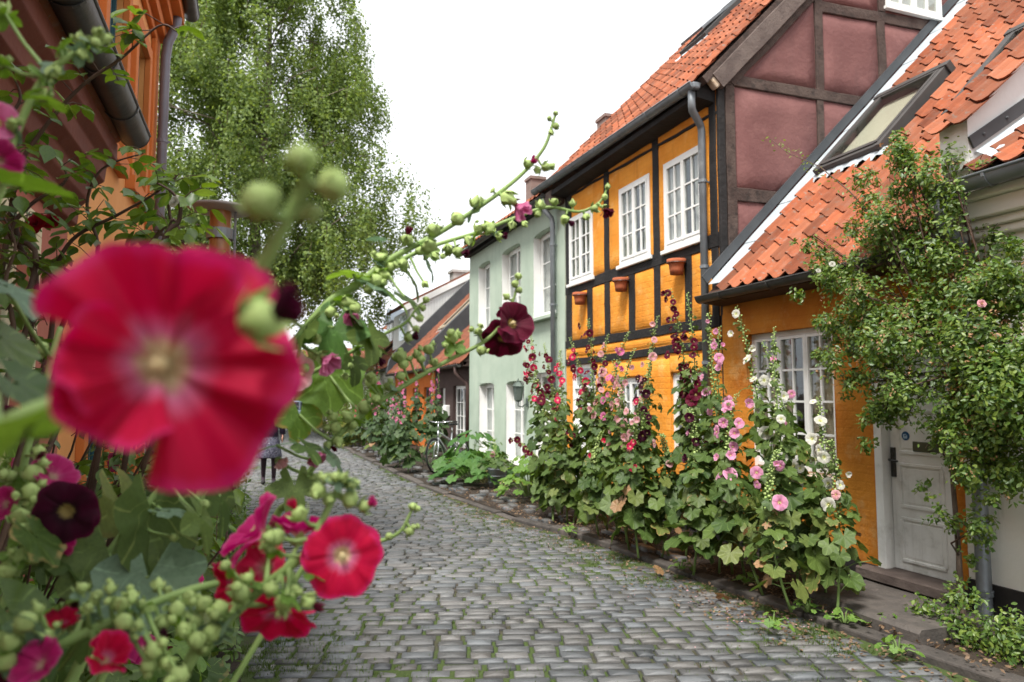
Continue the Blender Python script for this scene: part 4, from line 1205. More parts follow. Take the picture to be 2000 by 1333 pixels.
# ---------------------------------------------------------------- plant materials
LEAF = leafmat('hollyhock_leaf', (.040, .080, .017), (.105, .158, .032), dead=(.30, .22, .08), veins=7, deadamt=.07, trans=.28)
LOWLEAF = leafmat('yellowing_hollyhock_leaf', (.075, .12, .030), (.16, .19, .048), dead=(.36, .22, .09), veins=7, deadamt=.28, trans=.3)
DEADLEAF = leafmat('withered_leaf', (.22, .13, .06), (.34, .20, .10), trans=.2, veins=7)
FRESH = leafmat('fresh_green_leaf', (.10, .20, .032), (.16, .27, .05), dead=(.3, .25, .06), veins=7, deadamt=.1, trans=.38)
SQUASH = leafmat('broad_green_leaf', (.045, .12, .025), (.085, .18, .038), veins=7, trans=.3)
DARKLEAF = leafmat('dark_hollyhock_leaf', (.026, .056, .018), (.052, .090, .026), dead=(.2, .17, .04), veins=7, deadamt=.1, trans=.25)
GREYLEAF = leafmat('grey_green_leaf', (.10, .17, .10), (.15, .23, .14), veins=7, trans=.3)
ROSELEAF = leafmat('rose_leaf', (.048, .105, .020), (.115, .195, .036), dead=(.30, .26, .05), deadamt=.1, trans=.32, spec=.5, rough=.42)
ROSELIGHT = leafmat('light_rose_leaf', (.10, .18, .030), (.21, .28, .05), trans=.38, spec=.5, rough=.42)
NEARROSE = leafmat('near_rose_leaf', (.058, .118, .020), (.15, .235, .038), dead=(.35, .28, .03), deadamt=.06, trans=.38, spec=.5, rough=.4, veins=1)
BIRCHLEAF = leafmat('birch_leaf', (.075, .13, .03), (.24, .32, .08), trans=.42, rough=.5)
YSHRUB = leafmat('yellow_green_leaf', (.14, .17, .04), (.23, .25, .07), trans=.35)
HEDGE = leafmat('hedge_leaf', (.03, .07, .022), (.06, .11, .035), trans=.3)
GRASSM = leafmat('grass_blade', (.055, .10, .02), (.10, .15, .03), trans=.35)
STEM = surf('green_stem', (.16, .24, .07), (.13, .2, .06), 12, .6, .1, 40, rand=.3)
PALESTEM = surf('pale_green_stem', (.24, .34, .11), (.2, .3, .09), 12, .6, .1, 40)
BUD = surf('green_bud', (.38, .47, .18), (.27, .38, .11), 30, .7, .2, 80, rand=.35)
CANE = surf('brown_rose_cane', (.07, .04, .03), (.10, .06, .04), 12, .7, .3, 40)
BARK = surf('rose_bark', (.16, .12, .09), (.1, .07, .055), 9, .9, .8, 30)
BIRCHBARK = surf('birch_bark', (.3, .25, .2), (.12, .09, .07), 3, .9, .5, 20)
LITTER = leafmat('leaf_litter', (.10, .062, .036), (.24, .155, .09), trans=.15)
DRYBLOOM = leafmat('withered_rose', (.28, .15, .07), (.42, .25, .13), trans=.25)
POLLEN = surf('pale_yellow_stamen', (.72, .58, .28), (.76, .66, .40), 40, .8, .4, 200)
CR = petalmat('crimson_petal', (.56, .003, .050), (.63, .03, .17), (.62, .16, .30), (.70, .55, .34), streak=.35)
MG = petalmat('magenta_petal', (.45, .015, .14), (.55, .10, .26), (.5, .08, .2), (.6, .4, .3))
BU = petalmat('burgundy_petal', (.105, .003, .020), (.17, .010, .045), (.05, .001, .010), (.45, .33, .10))
DK = petalmat('near_black_petal', (.045, .002, .016), (.09, .004, .03), (.02, .001, .008), (.4, .3, .1))
RP = petalmat('rose_red_petal', (.56, .022, .085), (.62, .07, .15), (.65, .20, .26), (.7, .62, .3))
PK = petalmat('pink_petal', (.62, .17, .34), (.68, .28, .44), (.55, .09, .22), (.6, .5, .2))
PP = petalmat('pale_pink_petal', (.68, .36, .38), (.75, .52, .52), (.55, .2, .24), (.62, .55, .25))
LP_ = petalmat('lilac_pink_petal', (.68, .30, .46), (.74, .42, .55), (.6, .16, .3), (.65, .6, .3))
WH = petalmat('white_petal', (.60, .59, .52), (.66, .65, .60), (.7, .72, .45), (.55, .6, .15), streak=.2)

# ---------------------------------------------------------------- templates shared by all plants
def leaf_template(seed, lobes=7, deep=.22, n=28, fold=.07, cup=.10, droop=.12):
    r = random.Random(seed); v = [(0, 0, 0)]; uv = [(.5, 0)]; f = []
    ph = r.uniform(-.2, .2)
    A = [math.pi * (1.5 + .10) + (2 * math.pi - .2 * math.pi) * k / (n - 1) for k in range(n)]
    for ring, s_ in enumerate((.5, 1.0)):
        for k, a in enumerate(A):
            t = k / (n - 1)
            lob = abs(math.cos((t) * math.pi * (lobes - 1)))
            rad = (.80 + .2 * math.sin(math.pi * t)) * (1 - deep * (1 - lob) ** 1.1) * (1 + r.uniform(-.05, .05))
            if s_ < 1: rad *= .55
            x, y = rad * math.cos(a), rad * math.sin(a)
            z = cup * rad ** 2 + fold * rad * (1 - 2 * lob) + r.uniform(-.03, .03) * rad - droop * max(0, y) ** 2
            v.append((x, y, z)); uv.append((t * (lobes - 1) / lobes if lobes else t, s_ * .9 if s_ < 1 else 1.0))
    for k in range(n - 1):
        f.append((0, 1 + k, 2 + k)); f.append((1 + k, 1 + n + k, 2 + n + k, 2 + k))
    for i in range(1, len(uv)): uv[i] = (((i - 1) % n) / (n - 1) * (lobes - 1) / 7 , uv[i][1])
    return v, f, uv
def tmesh(name, tpl, mats, smooth=True):
    m = MB(); m.add(tpl[0], tpl[1], tpl[2]); return m.mesh(name, mats, smooth)
LT = [leaf_template(1, 7, .20), leaf_template(2, 7, .26, fold=.10), leaf_template(3, 5, .30, cup=-.06), leaf_template(4, 7, .16, cup=.2), leaf_template(5, 5, .55, fold=.05, cup=.02, droop=.25), leaf_template(6, 5, .45, cup=-.1)]
_lm = {}
def leafme(mat, k):
    key = (mat.name, k)
    if key not in _lm: _lm[key] = tmesh('leaf', LT[k], [mat])
    return _lm[key]

def flower_template(nr, na, ang, seed=0, ruff=.07, lf=.16, vary=.06, wid=50, lifts=None, twist=.055):
    """Five overlapping petals as a ruffled funnel; ang is how far it has opened."""
    r = random.Random(seed); v = []; uv = []; f = []; nb = max(4, na // 5); half = R(wid)
    for p in range(5):
        a0 = 2 * math.pi * p / 5 + r.uniform(-.12, .12); p1, p2 = r.uniform(0, 6), r.uniform(0, 6); big = r.uniform(1 - vary, 1 + vary); lift = lifts[p] if lifts else r.uniform(-1, 1) * lf; b0 = len(v)
        for i in range(nr + 1):
            s_ = i / nr
            for k in range(nb + 1):
                q = 2 * k / nb - 1; a = a0 + q * half * (.75 + .25 * s_)
                rim = s_ * big * (1 - .13 * abs(q) ** 5 * s_ + .035 * math.sin(7 * q + p2) * s_ * s_ - .05 * math.exp(-(q / .18) ** 2) * s_ ** 4)
                op = ang * (.45 + .55 * s_ ** .8) + lift * s_
                wave = ruff * s_ ** 1.6 * (math.sin(5.2 * q + p1) * .7 + math.sin(11 * q + p2) * .35) + twist * s_ * q
                rho = rim * math.sin(op) - wave * math.cos(op) * .5; z = rim * math.cos(op) + wave
                v.append((rho * math.cos(a), rho * math.sin(a), z)); uv.append((a / (2 * math.pi), s_))
        for i in range(nr):
            for k in range(nb):
                f.append((b0 + i * (nb + 1) + k, b0 + i * (nb + 1) + k + 1, b0 + (i + 1) * (nb + 1) + k + 1, b0 + (i + 1) * (nb + 1) + k))
    return v, f, uv
_fm = {}
def flowerme(mat, kind, hi):
    """kind: open, cup, bell or furled."""
    for q in range(1): pass
    key = (mat.name, kind, hi)
    if key not in _fm:
        lst = []
        for sd in range(4 if not hi else 3):
            ang = R({'open': 78, 'cup': 62, 'bell': 36, 'furled': 14}[kind])
            t = flower_template(10 if hi else 4, 75 if hi else 25, ang, sd * 7 + 1, (.06 if kind == 'open' else .12) if hi else .13, .05 if hi and kind == 'open' else .16, .05, 58 if hi else 50, None, .02 if hi and kind == 'open' else .055)
            m = MB(); m.add(*t)
            if not hi:
                m.cm = 1; m.lathe([(.05, .0), (.075, .18), (.07, .30), (.0, .36)], (0, 0, 0), 6)
                m.cm = 2
                for k in range(5):
                    a = 2 * math.pi * k / 5
                    m.add([(0, 0, -.10), (.22 * math.cos(a - .6), .22 * math.sin(a - .6), .06), (.42 * math.cos(a), .42 * math.sin(a), .16), (.22 * math.cos(a + .6), .22 * math.sin(a + .6), .06)], [(0, 1, 2, 3)])
            lst.append(m.mesh('flower', [mat, POLLEN, BUD], True))
        _fm[key] = lst
    return _fm[key]
m = MB(); m.lathe([(.05, .02), (.06, .16), (.065, .30), (.05, .38), (.0, .41)], (0, 0, 0), 10)
for k in range(40):
    a = k * 2.4; h = .14 + .28 * k / 40; m.ball((.066 * math.cos(a), .066 * math.sin(a), h), .02, 5, 3)
STAMEN_ME = m.mesh('stamen', [POLLEN], True)
m = MB()
for k in range(5):
    a = 2 * math.pi * k / 5
    for (p, q) in (((0, 0, -.14), None),):
        m.add([(0, 0, -.14), (.20 * math.cos(a - .6), .20 * math.sin(a - .6), -.06), (.26 * math.cos(a - .5), .26 * math.sin(a - .5), .06), (.40 * math.cos(a), .40 * math.sin(a), .20), (.26 * math.cos(a + .5), .26 * math.sin(a + .5), .06), (.20 * math.cos(a + .6), .20 * math.sin(a + .6), -.06)], [(0, 1, 5), (1, 2, 4, 5), (2, 3, 4)])
CALYX_ME = m.mesh('calyx', [BUD], True)
def bud_template(kind, n=10):
    """A flower bud in its calyx: 0 round and closed, 1 pointed, 2 half open with spreading sepals, 3 a flat ribbed seed head."""
    r = random.Random(kind); m = MB(); vs = []; fs = []
    prof = {0: [(.0, -.9), (.62, -.72), (.95, -.3), (1.0, .1), (.86, .5), (.5, .82), (.06, .98)], 1: [(.0, -.9), (.6, -.75), (.92, -.35), (.88, .15), (.62, .65), (.32, 1.15), (.03, 1.5)], 2: [(.0, -.9), (.55, -.75), (.85, -.35), (.92, .1), (.85, .5), (.7, .8), (.05, .9)], 3: [(.0, -.6), (.7, -.55), (1.1, -.25), (1.15, .1), (.9, .35), (.45, .42), (.05, .3)]}[kind]
    for i, (r_, z) in enumerate(prof):
        for k in range(n):
            a = 2 * math.pi * k / n; rr = r_ * (1 + (.12 if kind != 3 else .16) * math.cos(5 * a + i * .25) * (1 if 1 < i < 6 else 0)); vs.append((rr * math.cos(a), rr * math.sin(a), z))
    for i in range(6):
        for k in range(n): fs.append((i * n + k, i * n + (k + 1) % n, (i + 1) * n + (k + 1) % n, (i + 1) * n + k))
    m.add(vs, fs); sp = {0: .0, 1: .12, 2: .55, 3: .45}[kind]; top = {0: .7, 1: .9, 2: .75, 3: .5}[kind]
    for k in range(5):
        a = 2 * math.pi * k / 5 + .3 + r.uniform(-.15, .15); t = top * r.uniform(.8, 1.2)
        m.add([(.5 * math.cos(a - .3), .5 * math.sin(a - .3), -.8), ((1.05 + sp * .4) * math.cos(a - .38), (1.05 + sp * .4) * math.sin(a - .38), -.1), ((1.15 + sp) * math.cos(a), (1.15 + sp) * math.sin(a), t), ((1.05 + sp * .4) * math.cos(a + .38), (1.05 + sp * .4) * math.sin(a + .38), -.1), (.5 * math.cos(a + .3), .5 * math.sin(a + .3), -.8)], [(0, 1, 3, 4), (1, 2, 3)])
    return m
BUD_MES = [bud_template(k).mesh('bud', [BUD], True) for k in range(4)]
def qdir(n, spin=0.0):
    n = Vector(n).normalized(); q = Vector((0, 0, 1)).rotation_difference(n)
    return q @ Quaternion((0, 0, 1), spin)
CR_, CU_, CT_ = Vector((math.cos(YAW), -math.sin(YAW), 0)), Vector((0, 0, 1)), Vector((-math.sin(YAW), -math.cos(YAW), 0))
def cdir(r, u, t): return (CR_ * r + CU_ * u + CT_ * t).normalized()
def leafrot(out, droop, roll=0.0):
    """Blade along the outward direction, hanging by droop; roll turns it about its own midrib."""
    o = Vector((out.x, out.y, 0)); o = o.normalized() if o.length > 1e-4 else Vector((1, 0, 0))
    z = Vector((0, 0, 1)); y = o * math.cos(droop) - z * math.sin(droop); n = o * math.sin(droop) + z * math.cos(droop)
    x = y.cross(n); M3 = Matrix((x, y, n)).transposed()
    return M3 @ Matrix.Rotation(roll, 3, 'Y')
def bez(a, b, c, t): return a * (1 - t) ** 2 + b * 2 * t * (1 - t) + c * t * t

OCTV = [(0, 0, -1), (1, 0, 0), (0, 1, 0), (-1, 0, 0), (0, -1, 0), (0, 0, 1.1)]
OCTF = [(0, 2, 1), (0, 3, 2), (0, 4, 3), (0, 1, 4), (5, 1, 2), (5, 2, 3), (5, 3, 4), (5, 4, 1)]
def hollyhock(label, base, top, col, nleaf=24, nfl=7, lr=(.055, .115), fr=.042, seed=0, tf=(.5, .93), leafm=None, low=.15, wallx=4.84, group=None, bias=(-1, -.8), tl=(.12, .62), sway=.12, cat='hollyhock', nb=26, name='hollyhock', pet=(.07, .2), hmax=None):
    rr = random.Random(seed * 13 + 5); base = Vector(base); top = Vector(top); H = (top - base).length
    th = thing(name, label, cat, base, group)
    ctrl = base + (top - base) * .5 + Vector((rr.uniform(-1, 1) * sway, rr.uniform(-1, 1) * sway, 0)); ctrl.z = base.z + (top.z - base.z) * .62
    ctrl = Vector((base.x + (ctrl.x - base.x) * .7, base.y + (ctrl.y - base.y) * .7, ctrl.z))
    P = lambda t: bez(base, ctrl, top, t)
    m = MB(); n = 16
    m.tube([P(i / n) for i in range(n + 1)], [.012 - .0088 * i / n for i in range(n + 1)], 6)
    leafm = leafm or LEAF; b2 = Vector((*bias, 0)).normalized()
    for k in range(nleaf):
        t = tl[0] + (tl[1] - tl[0]) * ((k + rr.random()) / nleaf) ** .9
        a = k * 2.4 + rr.uniform(-.5, .5); o = Vector((math.cos(a), math.sin(a), 0)) + b2 * .35
        s_ = P(t); f_ = 1 - (t - tl[0]) / (tl[1] - tl[0])
        L = rr.uniform(*pet) * (.6 + .8 * f_); e = s_ + o.normalized() * L + Vector((0, 0, rr.uniform(-.02, .6) * L))
        if e.x > wallx - .04: e.x = wallx - .04 - rr.uniform(0, .08)
        m.tube([s_, (s_ + e) / 2 + Vector((0, 0, .02)), e], [.0045, .0035, .003], 4, cap=False)
        sz = (lr[0] + (lr[1] - lr[0]) * f_ ** .7) * rr.uniform(.7, 1.15)
        mt = leafm
        zf = (e.z - base.z)
        if low and zf < .75 and rr.random() < low * 2.2: mt = LOWLEAF if rr.random() < .88 else DEADLEAF; sz *= .85 if mt is LOWLEAF else .6
        oo = (e - s_); dr = R(rr.uniform(15, 75))
        k6 = rr.choice((0, 1, 2, 3, 3, 0)) if t < tl[0] + (tl[1] - tl[0]) * .7 else rr.choice((2, 4, 5))
        put('leaf', leafme(mt, k6), e, leafrot(oo, dr, R(rr.uniform(-25, 25))), sz, th)
    for k in range(nleaf // 4):      # small leaves among the buds
        t = tl[1] + (.93 - tl[1]) * (k + rr.random()) / (nleaf // 4); a = k * 2.4 + rr.uniform(-.6, .6); o = Vector((math.cos(a), math.sin(a), 0)); s_ = P(t); e = s_ + o * rr.uniform(.03, .07) + Vector((0, 0, .01))
        m.tube([s_, e], [.003, .002], 4, cap=False); put('leaf', leafme(leafm, rr.choice((4, 5, 2))), e, leafrot(o, R(rr.uniform(10, 70)), R(rr.uniform(-30, 30))), rr.uniform(.022, .045) * (1.3 - .6 * t), th)
    T = []; V = []
    for k in range(nb):
        t = tf[0] - .06 + (1.02 - tf[0] + .04) * (k + rr.random()) / nb; t = min(t, 1.0)
        a = k * 2.4 + rr.uniform(-.4, .4); s_ = P(t); sz = (.0165 - .0085 * (t - tf[0]) / (1 - tf[0] + .01)) * rr.uniform(.8, 1.25)
        o = Vector((math.cos(a), math.sin(a), .7)).normalized(); c = s_ + o * (sz + rr.uniform(.008, .02))
        q = qdir(o).to_matrix() * sz; M4 = np.zeros((3, 4)); M4[:, :3] = np.array(q); M4[:, 3] = np.array(c - base); T.append(M4); V.append(rr.random())
        if rr.random() < .55:   # small bract
            d = Vector((math.cos(a + 1), math.sin(a + 1), .2)); e = s_ + d * rr.uniform(.025, .055); sd_ = d.cross(Vector((0, 0, 1))).normalized() * .011
            m.add([s_, (s_ + e) / 2 + sd_, e, (s_ + e) / 2 - sd_], [(0, 1, 2, 3)])
    m.build('stem', STEM, th, smooth=True, fixn=False)
    if T:
        Vv, lo, ct, uv, vv = scatter(OCTV, OCTF, np.array(T), np.array(V))
        put('buds', npmesh('buds', Vv, lo, ct, [BUD], None, None, vv, True), base, parent=th, kind='stuff')
    cols = col if isinstance(col, (list, tuple)) else [col]
    for k in range(nfl):
        t = tf[0] + (tf[1] - tf[0]) * ((k + .2 + .6 * rr.random()) / max(1, nfl)) ** .9
        a = rr.uniform(0, 6.28); o = (Vector((math.cos(a), math.sin(a), 0)) * .8 + b2 * 1.1 + Vector((0, 0, rr.uniform(-.1, .35)))).normalized()
        sz = fr * rr.uniform(.7, 1.3) * (1.08 - .35 * (t - tf[0]) / (1.001 - tf[0]))
        c = P(t) + o * rr.uniform(.02, .10) + Vector((rr.uniform(-.03, .01), rr.gauss(0, .045), rr.gauss(0, .02)))
        if c.x > wallx - .05: c.x = wallx - .05
        kind = rr.choice(('open', 'open', 'open', 'cup', 'cup', 'bell'))
        put('flower', rr.choice(flowerme(rr.choice(cols), kind, False)), c, qdir(o, rr.uniform(0, 6)), sz * (1.15 if kind != 'open' else 1), th)
    return th

RL_V = [(0, 0, 0), (-.20, .25, .03), (-.24, .55, .035), (-.12, .85, .02), (0, 1.0, -.06), (.12, .85, .02), (.24, .55, .035), (.20, .25, .03), (0, .5, -.03)]
RL_F = [(0, 8, 1), (1, 8, 2), (2, 8, 3), (3, 8, 4), (4, 8, 5), (5, 8, 6), (6, 8, 7), (7, 8, 0)]
SL_V = [(0, 0, 0), (-.30, .45, .06), (0, 1.0, -.08), (.30, .45, .06), (0, .45, -.03)]
SL_F = [(0, 4, 1), (1, 4, 2), (2, 4, 3), (3, 4, 0)]
def leaf_cloud(points, size, outward, seed, tV=RL_V, tF=RL_F, upw=.6, rand_=.8):
    """Transforms for many small leaves at the given points; outward gives the side they face."""
    r = np.random.default_rng(seed); n = len(points)
    N = np.asarray(outward) + r.normal(0, rand_, (n, 3)) + np.array([0, 0, upw]); N /= np.linalg.norm(N, axis=1)[:, None]
    Y = r.normal(0, 1, (n, 3)) + np.array([0, 0, -.5]); Y -= (Y * N).sum(1)[:, None] * N; Y /= np.linalg.norm(Y, axis=1)[:, None]
    X = np.cross(Y, N); s_ = r.uniform(size[0], size[1], n)
    T = np.zeros((n, 3, 4)); T[:, :, 0] = X * s_[:, None]; T[:, :, 1] = Y * s_[:, None]; T[:, :, 2] = N * s_[:, None]; T[:, :, 3] = points
    return T, r.random(n)
def foliage(name, parent, pts, size, outward, mat, seed, tV=RL_V, tF=RL_F, upw=.6, rand_=.8):
    org = np.array(_org(parent)); T, var = leaf_cloud(np.asarray(pts) - org, size, outward, seed, tV, tF, upw, rand_)
    V, lo, ct, uv, vv = scatter(tV, tF, T, var, [(.5, .5)] * len(tV))
    return put(name, npmesh(name, V, lo, ct, [mat], None, uv, vv, True), org, parent=parent, kind='stuff')
def clump_points(clumps, n, seed, shell=.45, flat=(1, 1, 1)):
    """Points in uneven clumps, denser towards the outside; returns points and outward directions."""
    r = np.random.default_rng(seed); w = np.array([c[3] ** 2 for c in clumps]); w /= w.sum()
    idx = r.choice(len(clumps), n, p=w); C = np.array([c[:3] for c in clumps])[idx]; Rd = np.array([c[3] for c in clumps])[idx]
    d = r.normal(0, 1, (n, 3)); d /= np.linalg.norm(d, axis=1)[:, None]; rad = (shell + (1 - shell) * r.random(n) ** .6) * (1 + .18 * r.normal(0, 1, n))
    return C + d * (rad * Rd)[:, None] * np.array(flat), d
def rosette(name, parent, c, nrm, sz, mat, seed=0):
    m = MB()
    for k, (a, s_) in enumerate(((70, 1.0), (52, .85), (34, .68), (18, .5))):
        v, f, uv = flower_template(3, 16, R(a), seed + k, .08); m.add([(x * s_, y * s_, z * s_) for x, y, z in v], f, [(u, .6 + .3 * w) for u, w in uv])
    return put(name, m.mesh(name, [mat], True), c, qdir(nrm), sz, parent)

# ---------------------------------------------------------------- hollyhocks in front of the ochre and half-timbered houses
RG = 'hollyhocks along the pavement before the orange houses'
def right_plant(label, tp, bpx, X, col, seed, **kw):
    X -= .22 + (.22 if bpx < 1250 else .08 if bpx < 1400 else 0)      # the row stands close behind the kerb
    top = at(tp[0], tp[1], X=X)
    r = ray(bpx, 1000); by = X * r.y / r.x
    return hollyhock(label, (X + kw.pop('dx', 0.0), by, .05), top, col, seed=seed, group=RG, **kw)
RPL = [
 ('burgundy hollyhock leaning farthest left over the green wall with its tip highest there', (1035, 641), 1092, 4.25, [BU, BU, RP], dict(nfl=10)),
 ('burgundy hollyhock bent low and left before the green house window', (1022, 706), 1078, 4.05, BU, dict(nfl=7, tf=(.6, .99))),
 ('burgundy hollyhock upright beside the zinc downpipe of the green house', (1062, 672), 1098, 4.35, BU, dict(nfl=8)),
 ('rose-red hollyhock crossing the zinc downpipe between green and orange houses', (1094, 685), 1108, 4.15, RP, dict(nfl=9)),
 ('rose-red and burgundy hollyhock before the white front door', (1112, 660), 1132, 4.3, [RP, BU], dict(nfl=9)),
 ('slender burgundy hollyhock left of the house number plate', (1148, 625), 1150, 4.4, BU, dict(nfl=8, tf=(.55, .97))),
 ('burgundy hollyhock right of the house number plate', (1187, 655), 1186, 4.35, [BU, PP], dict(nfl=8)),
 ('pink hollyhock before the left ground-floor window of the timbered house', (1228, 650), 1206, 4.4, PK, dict(nfl=9)),
 ('pale pink hollyhock right of the pink one before the timbered wall', (1240, 682), 1228, 4.1, PP, dict(nfl=10, tf=(.4, .9))),
 ('tall pale blush hollyhock between the two ground-floor windows', (1284, 620), 1268, 4.45, PP, dict(nfl=6, tf=(.5, .99))),
 ('tallest dark burgundy hollyhock with clusters of large blooms', (1308, 565), 1338, 4.3, BU, dict(nfl=16, fr=.05, tf=(.45, .99))),
 ('dark burgundy hollyhock with a bare green tip beside the tallest one', (1342, 574), 1366, 4.45, BU, dict(nfl=8, tf=(.42, .8))),
 ('lilac pink hollyhock with one bloom beside the house corner downpipe', (1383, 612), 1428, 4.25, LP_, dict(nfl=7, fr=.05, tf=(.5, .99))),
 ('low dark burgundy hollyhock below the middle timbered window', (1270, 716), 1306, 4.15, DK, dict(nfl=10, fr=.048)),
 ('blush hollyhock with small blooms under the number plate', (1196, 705), 1222, 4.25, PP, dict(nfl=10, tf=(.45, .85))),
 ('lilac pink hollyhock right of the corner downpipe', (1405, 640), 1452, 4.3, LP_, dict(nfl=9, fr=.05, tf=(.42, .95))),
 ('white hollyhock leaning left across the ochre wall', (1437, 600), 1506, 4.35, WH, dict(nfl=6, tf=(.5, .97))),
 ('white and pink hollyhock before the ochre house window', (1489, 668), 1552, 4.4, [WH, LP_], dict(nfl=8, tf=(.4, .93))),
 ('green-budded white hollyhock across the middle of the ochre house window', (1512, 640), 1574, 4.2, WH, dict(nfl=5, tf=(.4, .8))),
 ('white hollyhock before the right side of the ochre house window', (1598, 778), 1606, 4.35, WH, dict(nfl=6, tf=(.45, .95), nleaf=34, lr=(.04, .10))),
 ('burgundy hollyhock arching low to the left under the wall lantern', (1004, 858), 1080, 4.0, BU, dict(nfl=4, tf=(.7, .99))),
 ('bushy blush pink hollyhock low before the orange wall', (1252, 780), 1246, 4.0, [PP, PP, RP], dict(nfl=14, fr=.036, tf=(.45, .98))),
 ('leafy hollyhock with dark blooms under the tallest burgundy one', (1345, 800), 1352, 3.98, [DK, LP_], dict(nfl=5, tf=(.6, .98))),
 ('lilac pink hollyhock with the largest clustered blooms', (1440, 770), 1486, 4.05, LP_, dict(nfl=13, fr=.05, tf=(.4, .98))),
 ('low white hollyhock nearest the white door', (1622, 862), 1628, 4.15, [WH, PP], dict(nleaf=32, lr=(.045, .105), nfl=6, tf=(.5, .95), low=.22)),
 ('leafy hollyhock with hardly a bloom under the number plate', (1176, 845), 1170, 4.1, RP, dict(nfl=2, tf=(.7, .98))),
 ('leafy hollyhock with hardly a bloom before the white front door', (1122, 830), 1120, 4.2, BU, dict(nfl=3, tf=(.7, .98))),
 ('leafy hollyhock with one pale bloom between the two ground-floor windows', (1292, 850), 1292, 4.1, PP, dict(nfl=2, tf=(.7, .98))),
 ('leafy hollyhock with dark blooms at the house corner downpipe', (1398, 850), 1402, 4.15, BU, dict(nfl=3, tf=(.7, .98))),
 ('leafy hollyhock with small white blooms before the lower window corner', (1578, 880), 1584, 4.25, WH, dict(nleaf=38, lr=(.045, .11), nfl=3, tf=(.65, .98))),
 ('short leafy hollyhock with yellowed leaves at the kerb', (1520, 880), 1540, 3.95, LP_, dict(nleaf=38, lr=(.045, .11), nfl=5, tf=(.6, .95), low=.3)),
]
for i, (lab, tp, bpx, X, col, kw) in enumerate(RPL):
    if BU in (col if isinstance(col, list) else [col]) or col is DK: kw['nfl'] = int(kw['nfl'] * 1.5); kw.setdefault('fr', .051)
    kw.setdefault('nleaf', 54); kw.setdefault('lr', (.05, .13)); kw.setdefault('tl', (.10, .64)); kw.setdefault('sway', .42); kw.setdefault('nb', 90); kw.setdefault('fr', .047)
    right_plant(lab, tp, bpx, X, col, 100 + i, **kw)

# darker hollyhocks along the brown and bright orange houses
FARP = [(3.05, 15.0, 1.6, PK, 'dark-leaved hollyhock left of the bicycle'), (3.9, 16.4, 2.3, PK, 'dark-leaved pink hollyhock behind the bicycle before the brown wall'), (4.5, 18.6, 2.4, PK, 'tall pink hollyhock beside the white meter box'),
 (3.1, 16.2, 1.5, PK, 'dark leafy hollyhock at the kerb before the bright orange house'), (4.3, 20.0, 2.5, PK, 'tall pink hollyhock at the join of brown and orange houses'), (3.2, 17.6, 1.7, PK, 'low pink hollyhock at the kerb in front of the bright orange wall'),
 (4.0, 20.8, 2.2, PK, 'pink hollyhock under the first narrow window of the bright orange house'), (3.1, 19.2, 1.6, [PK, RP], 'pink and red hollyhock at the kerb farther down the lane'), (4.4, 23.0, 2.6, PK, 'pink hollyhock before the middle narrow window of the orange house'),
 (3.3, 21.2, 1.8, [RP, PK], 'red hollyhock at the kerb before the far end of the orange house'), (3.9, 24.2, 2.3, PK, 'pink hollyhock before the last narrow window of the orange house'), (3.0, 23.0, 1.5, [LP_, RP], 'lilac and red hollyhock at the kerb in the distance'),
 (4.2, 26.5, 2.9, RP, 'red-flowered hollyhock at the far end of the orange house'), (3.2, 25.2, 1.5, [WH, PK], 'pale hollyhock farthest along the kerb')]
for i, (x, y, h, col, lab) in enumerate(FARP):
    hollyhock(lab, (x, y, .04), (x - .1 + .2 * rnd.random(), y - .1, h), col, nleaf=34, nfl=7, lr=(.09, .18), fr=.045, seed=300 + i, leafm=DARKLEAF, low=.05, wallx=4.9, group='hollyhocks farther along the lane', tf=(.55, .98), nb=30, tl=(.04, .62), pet=(.1, .28))
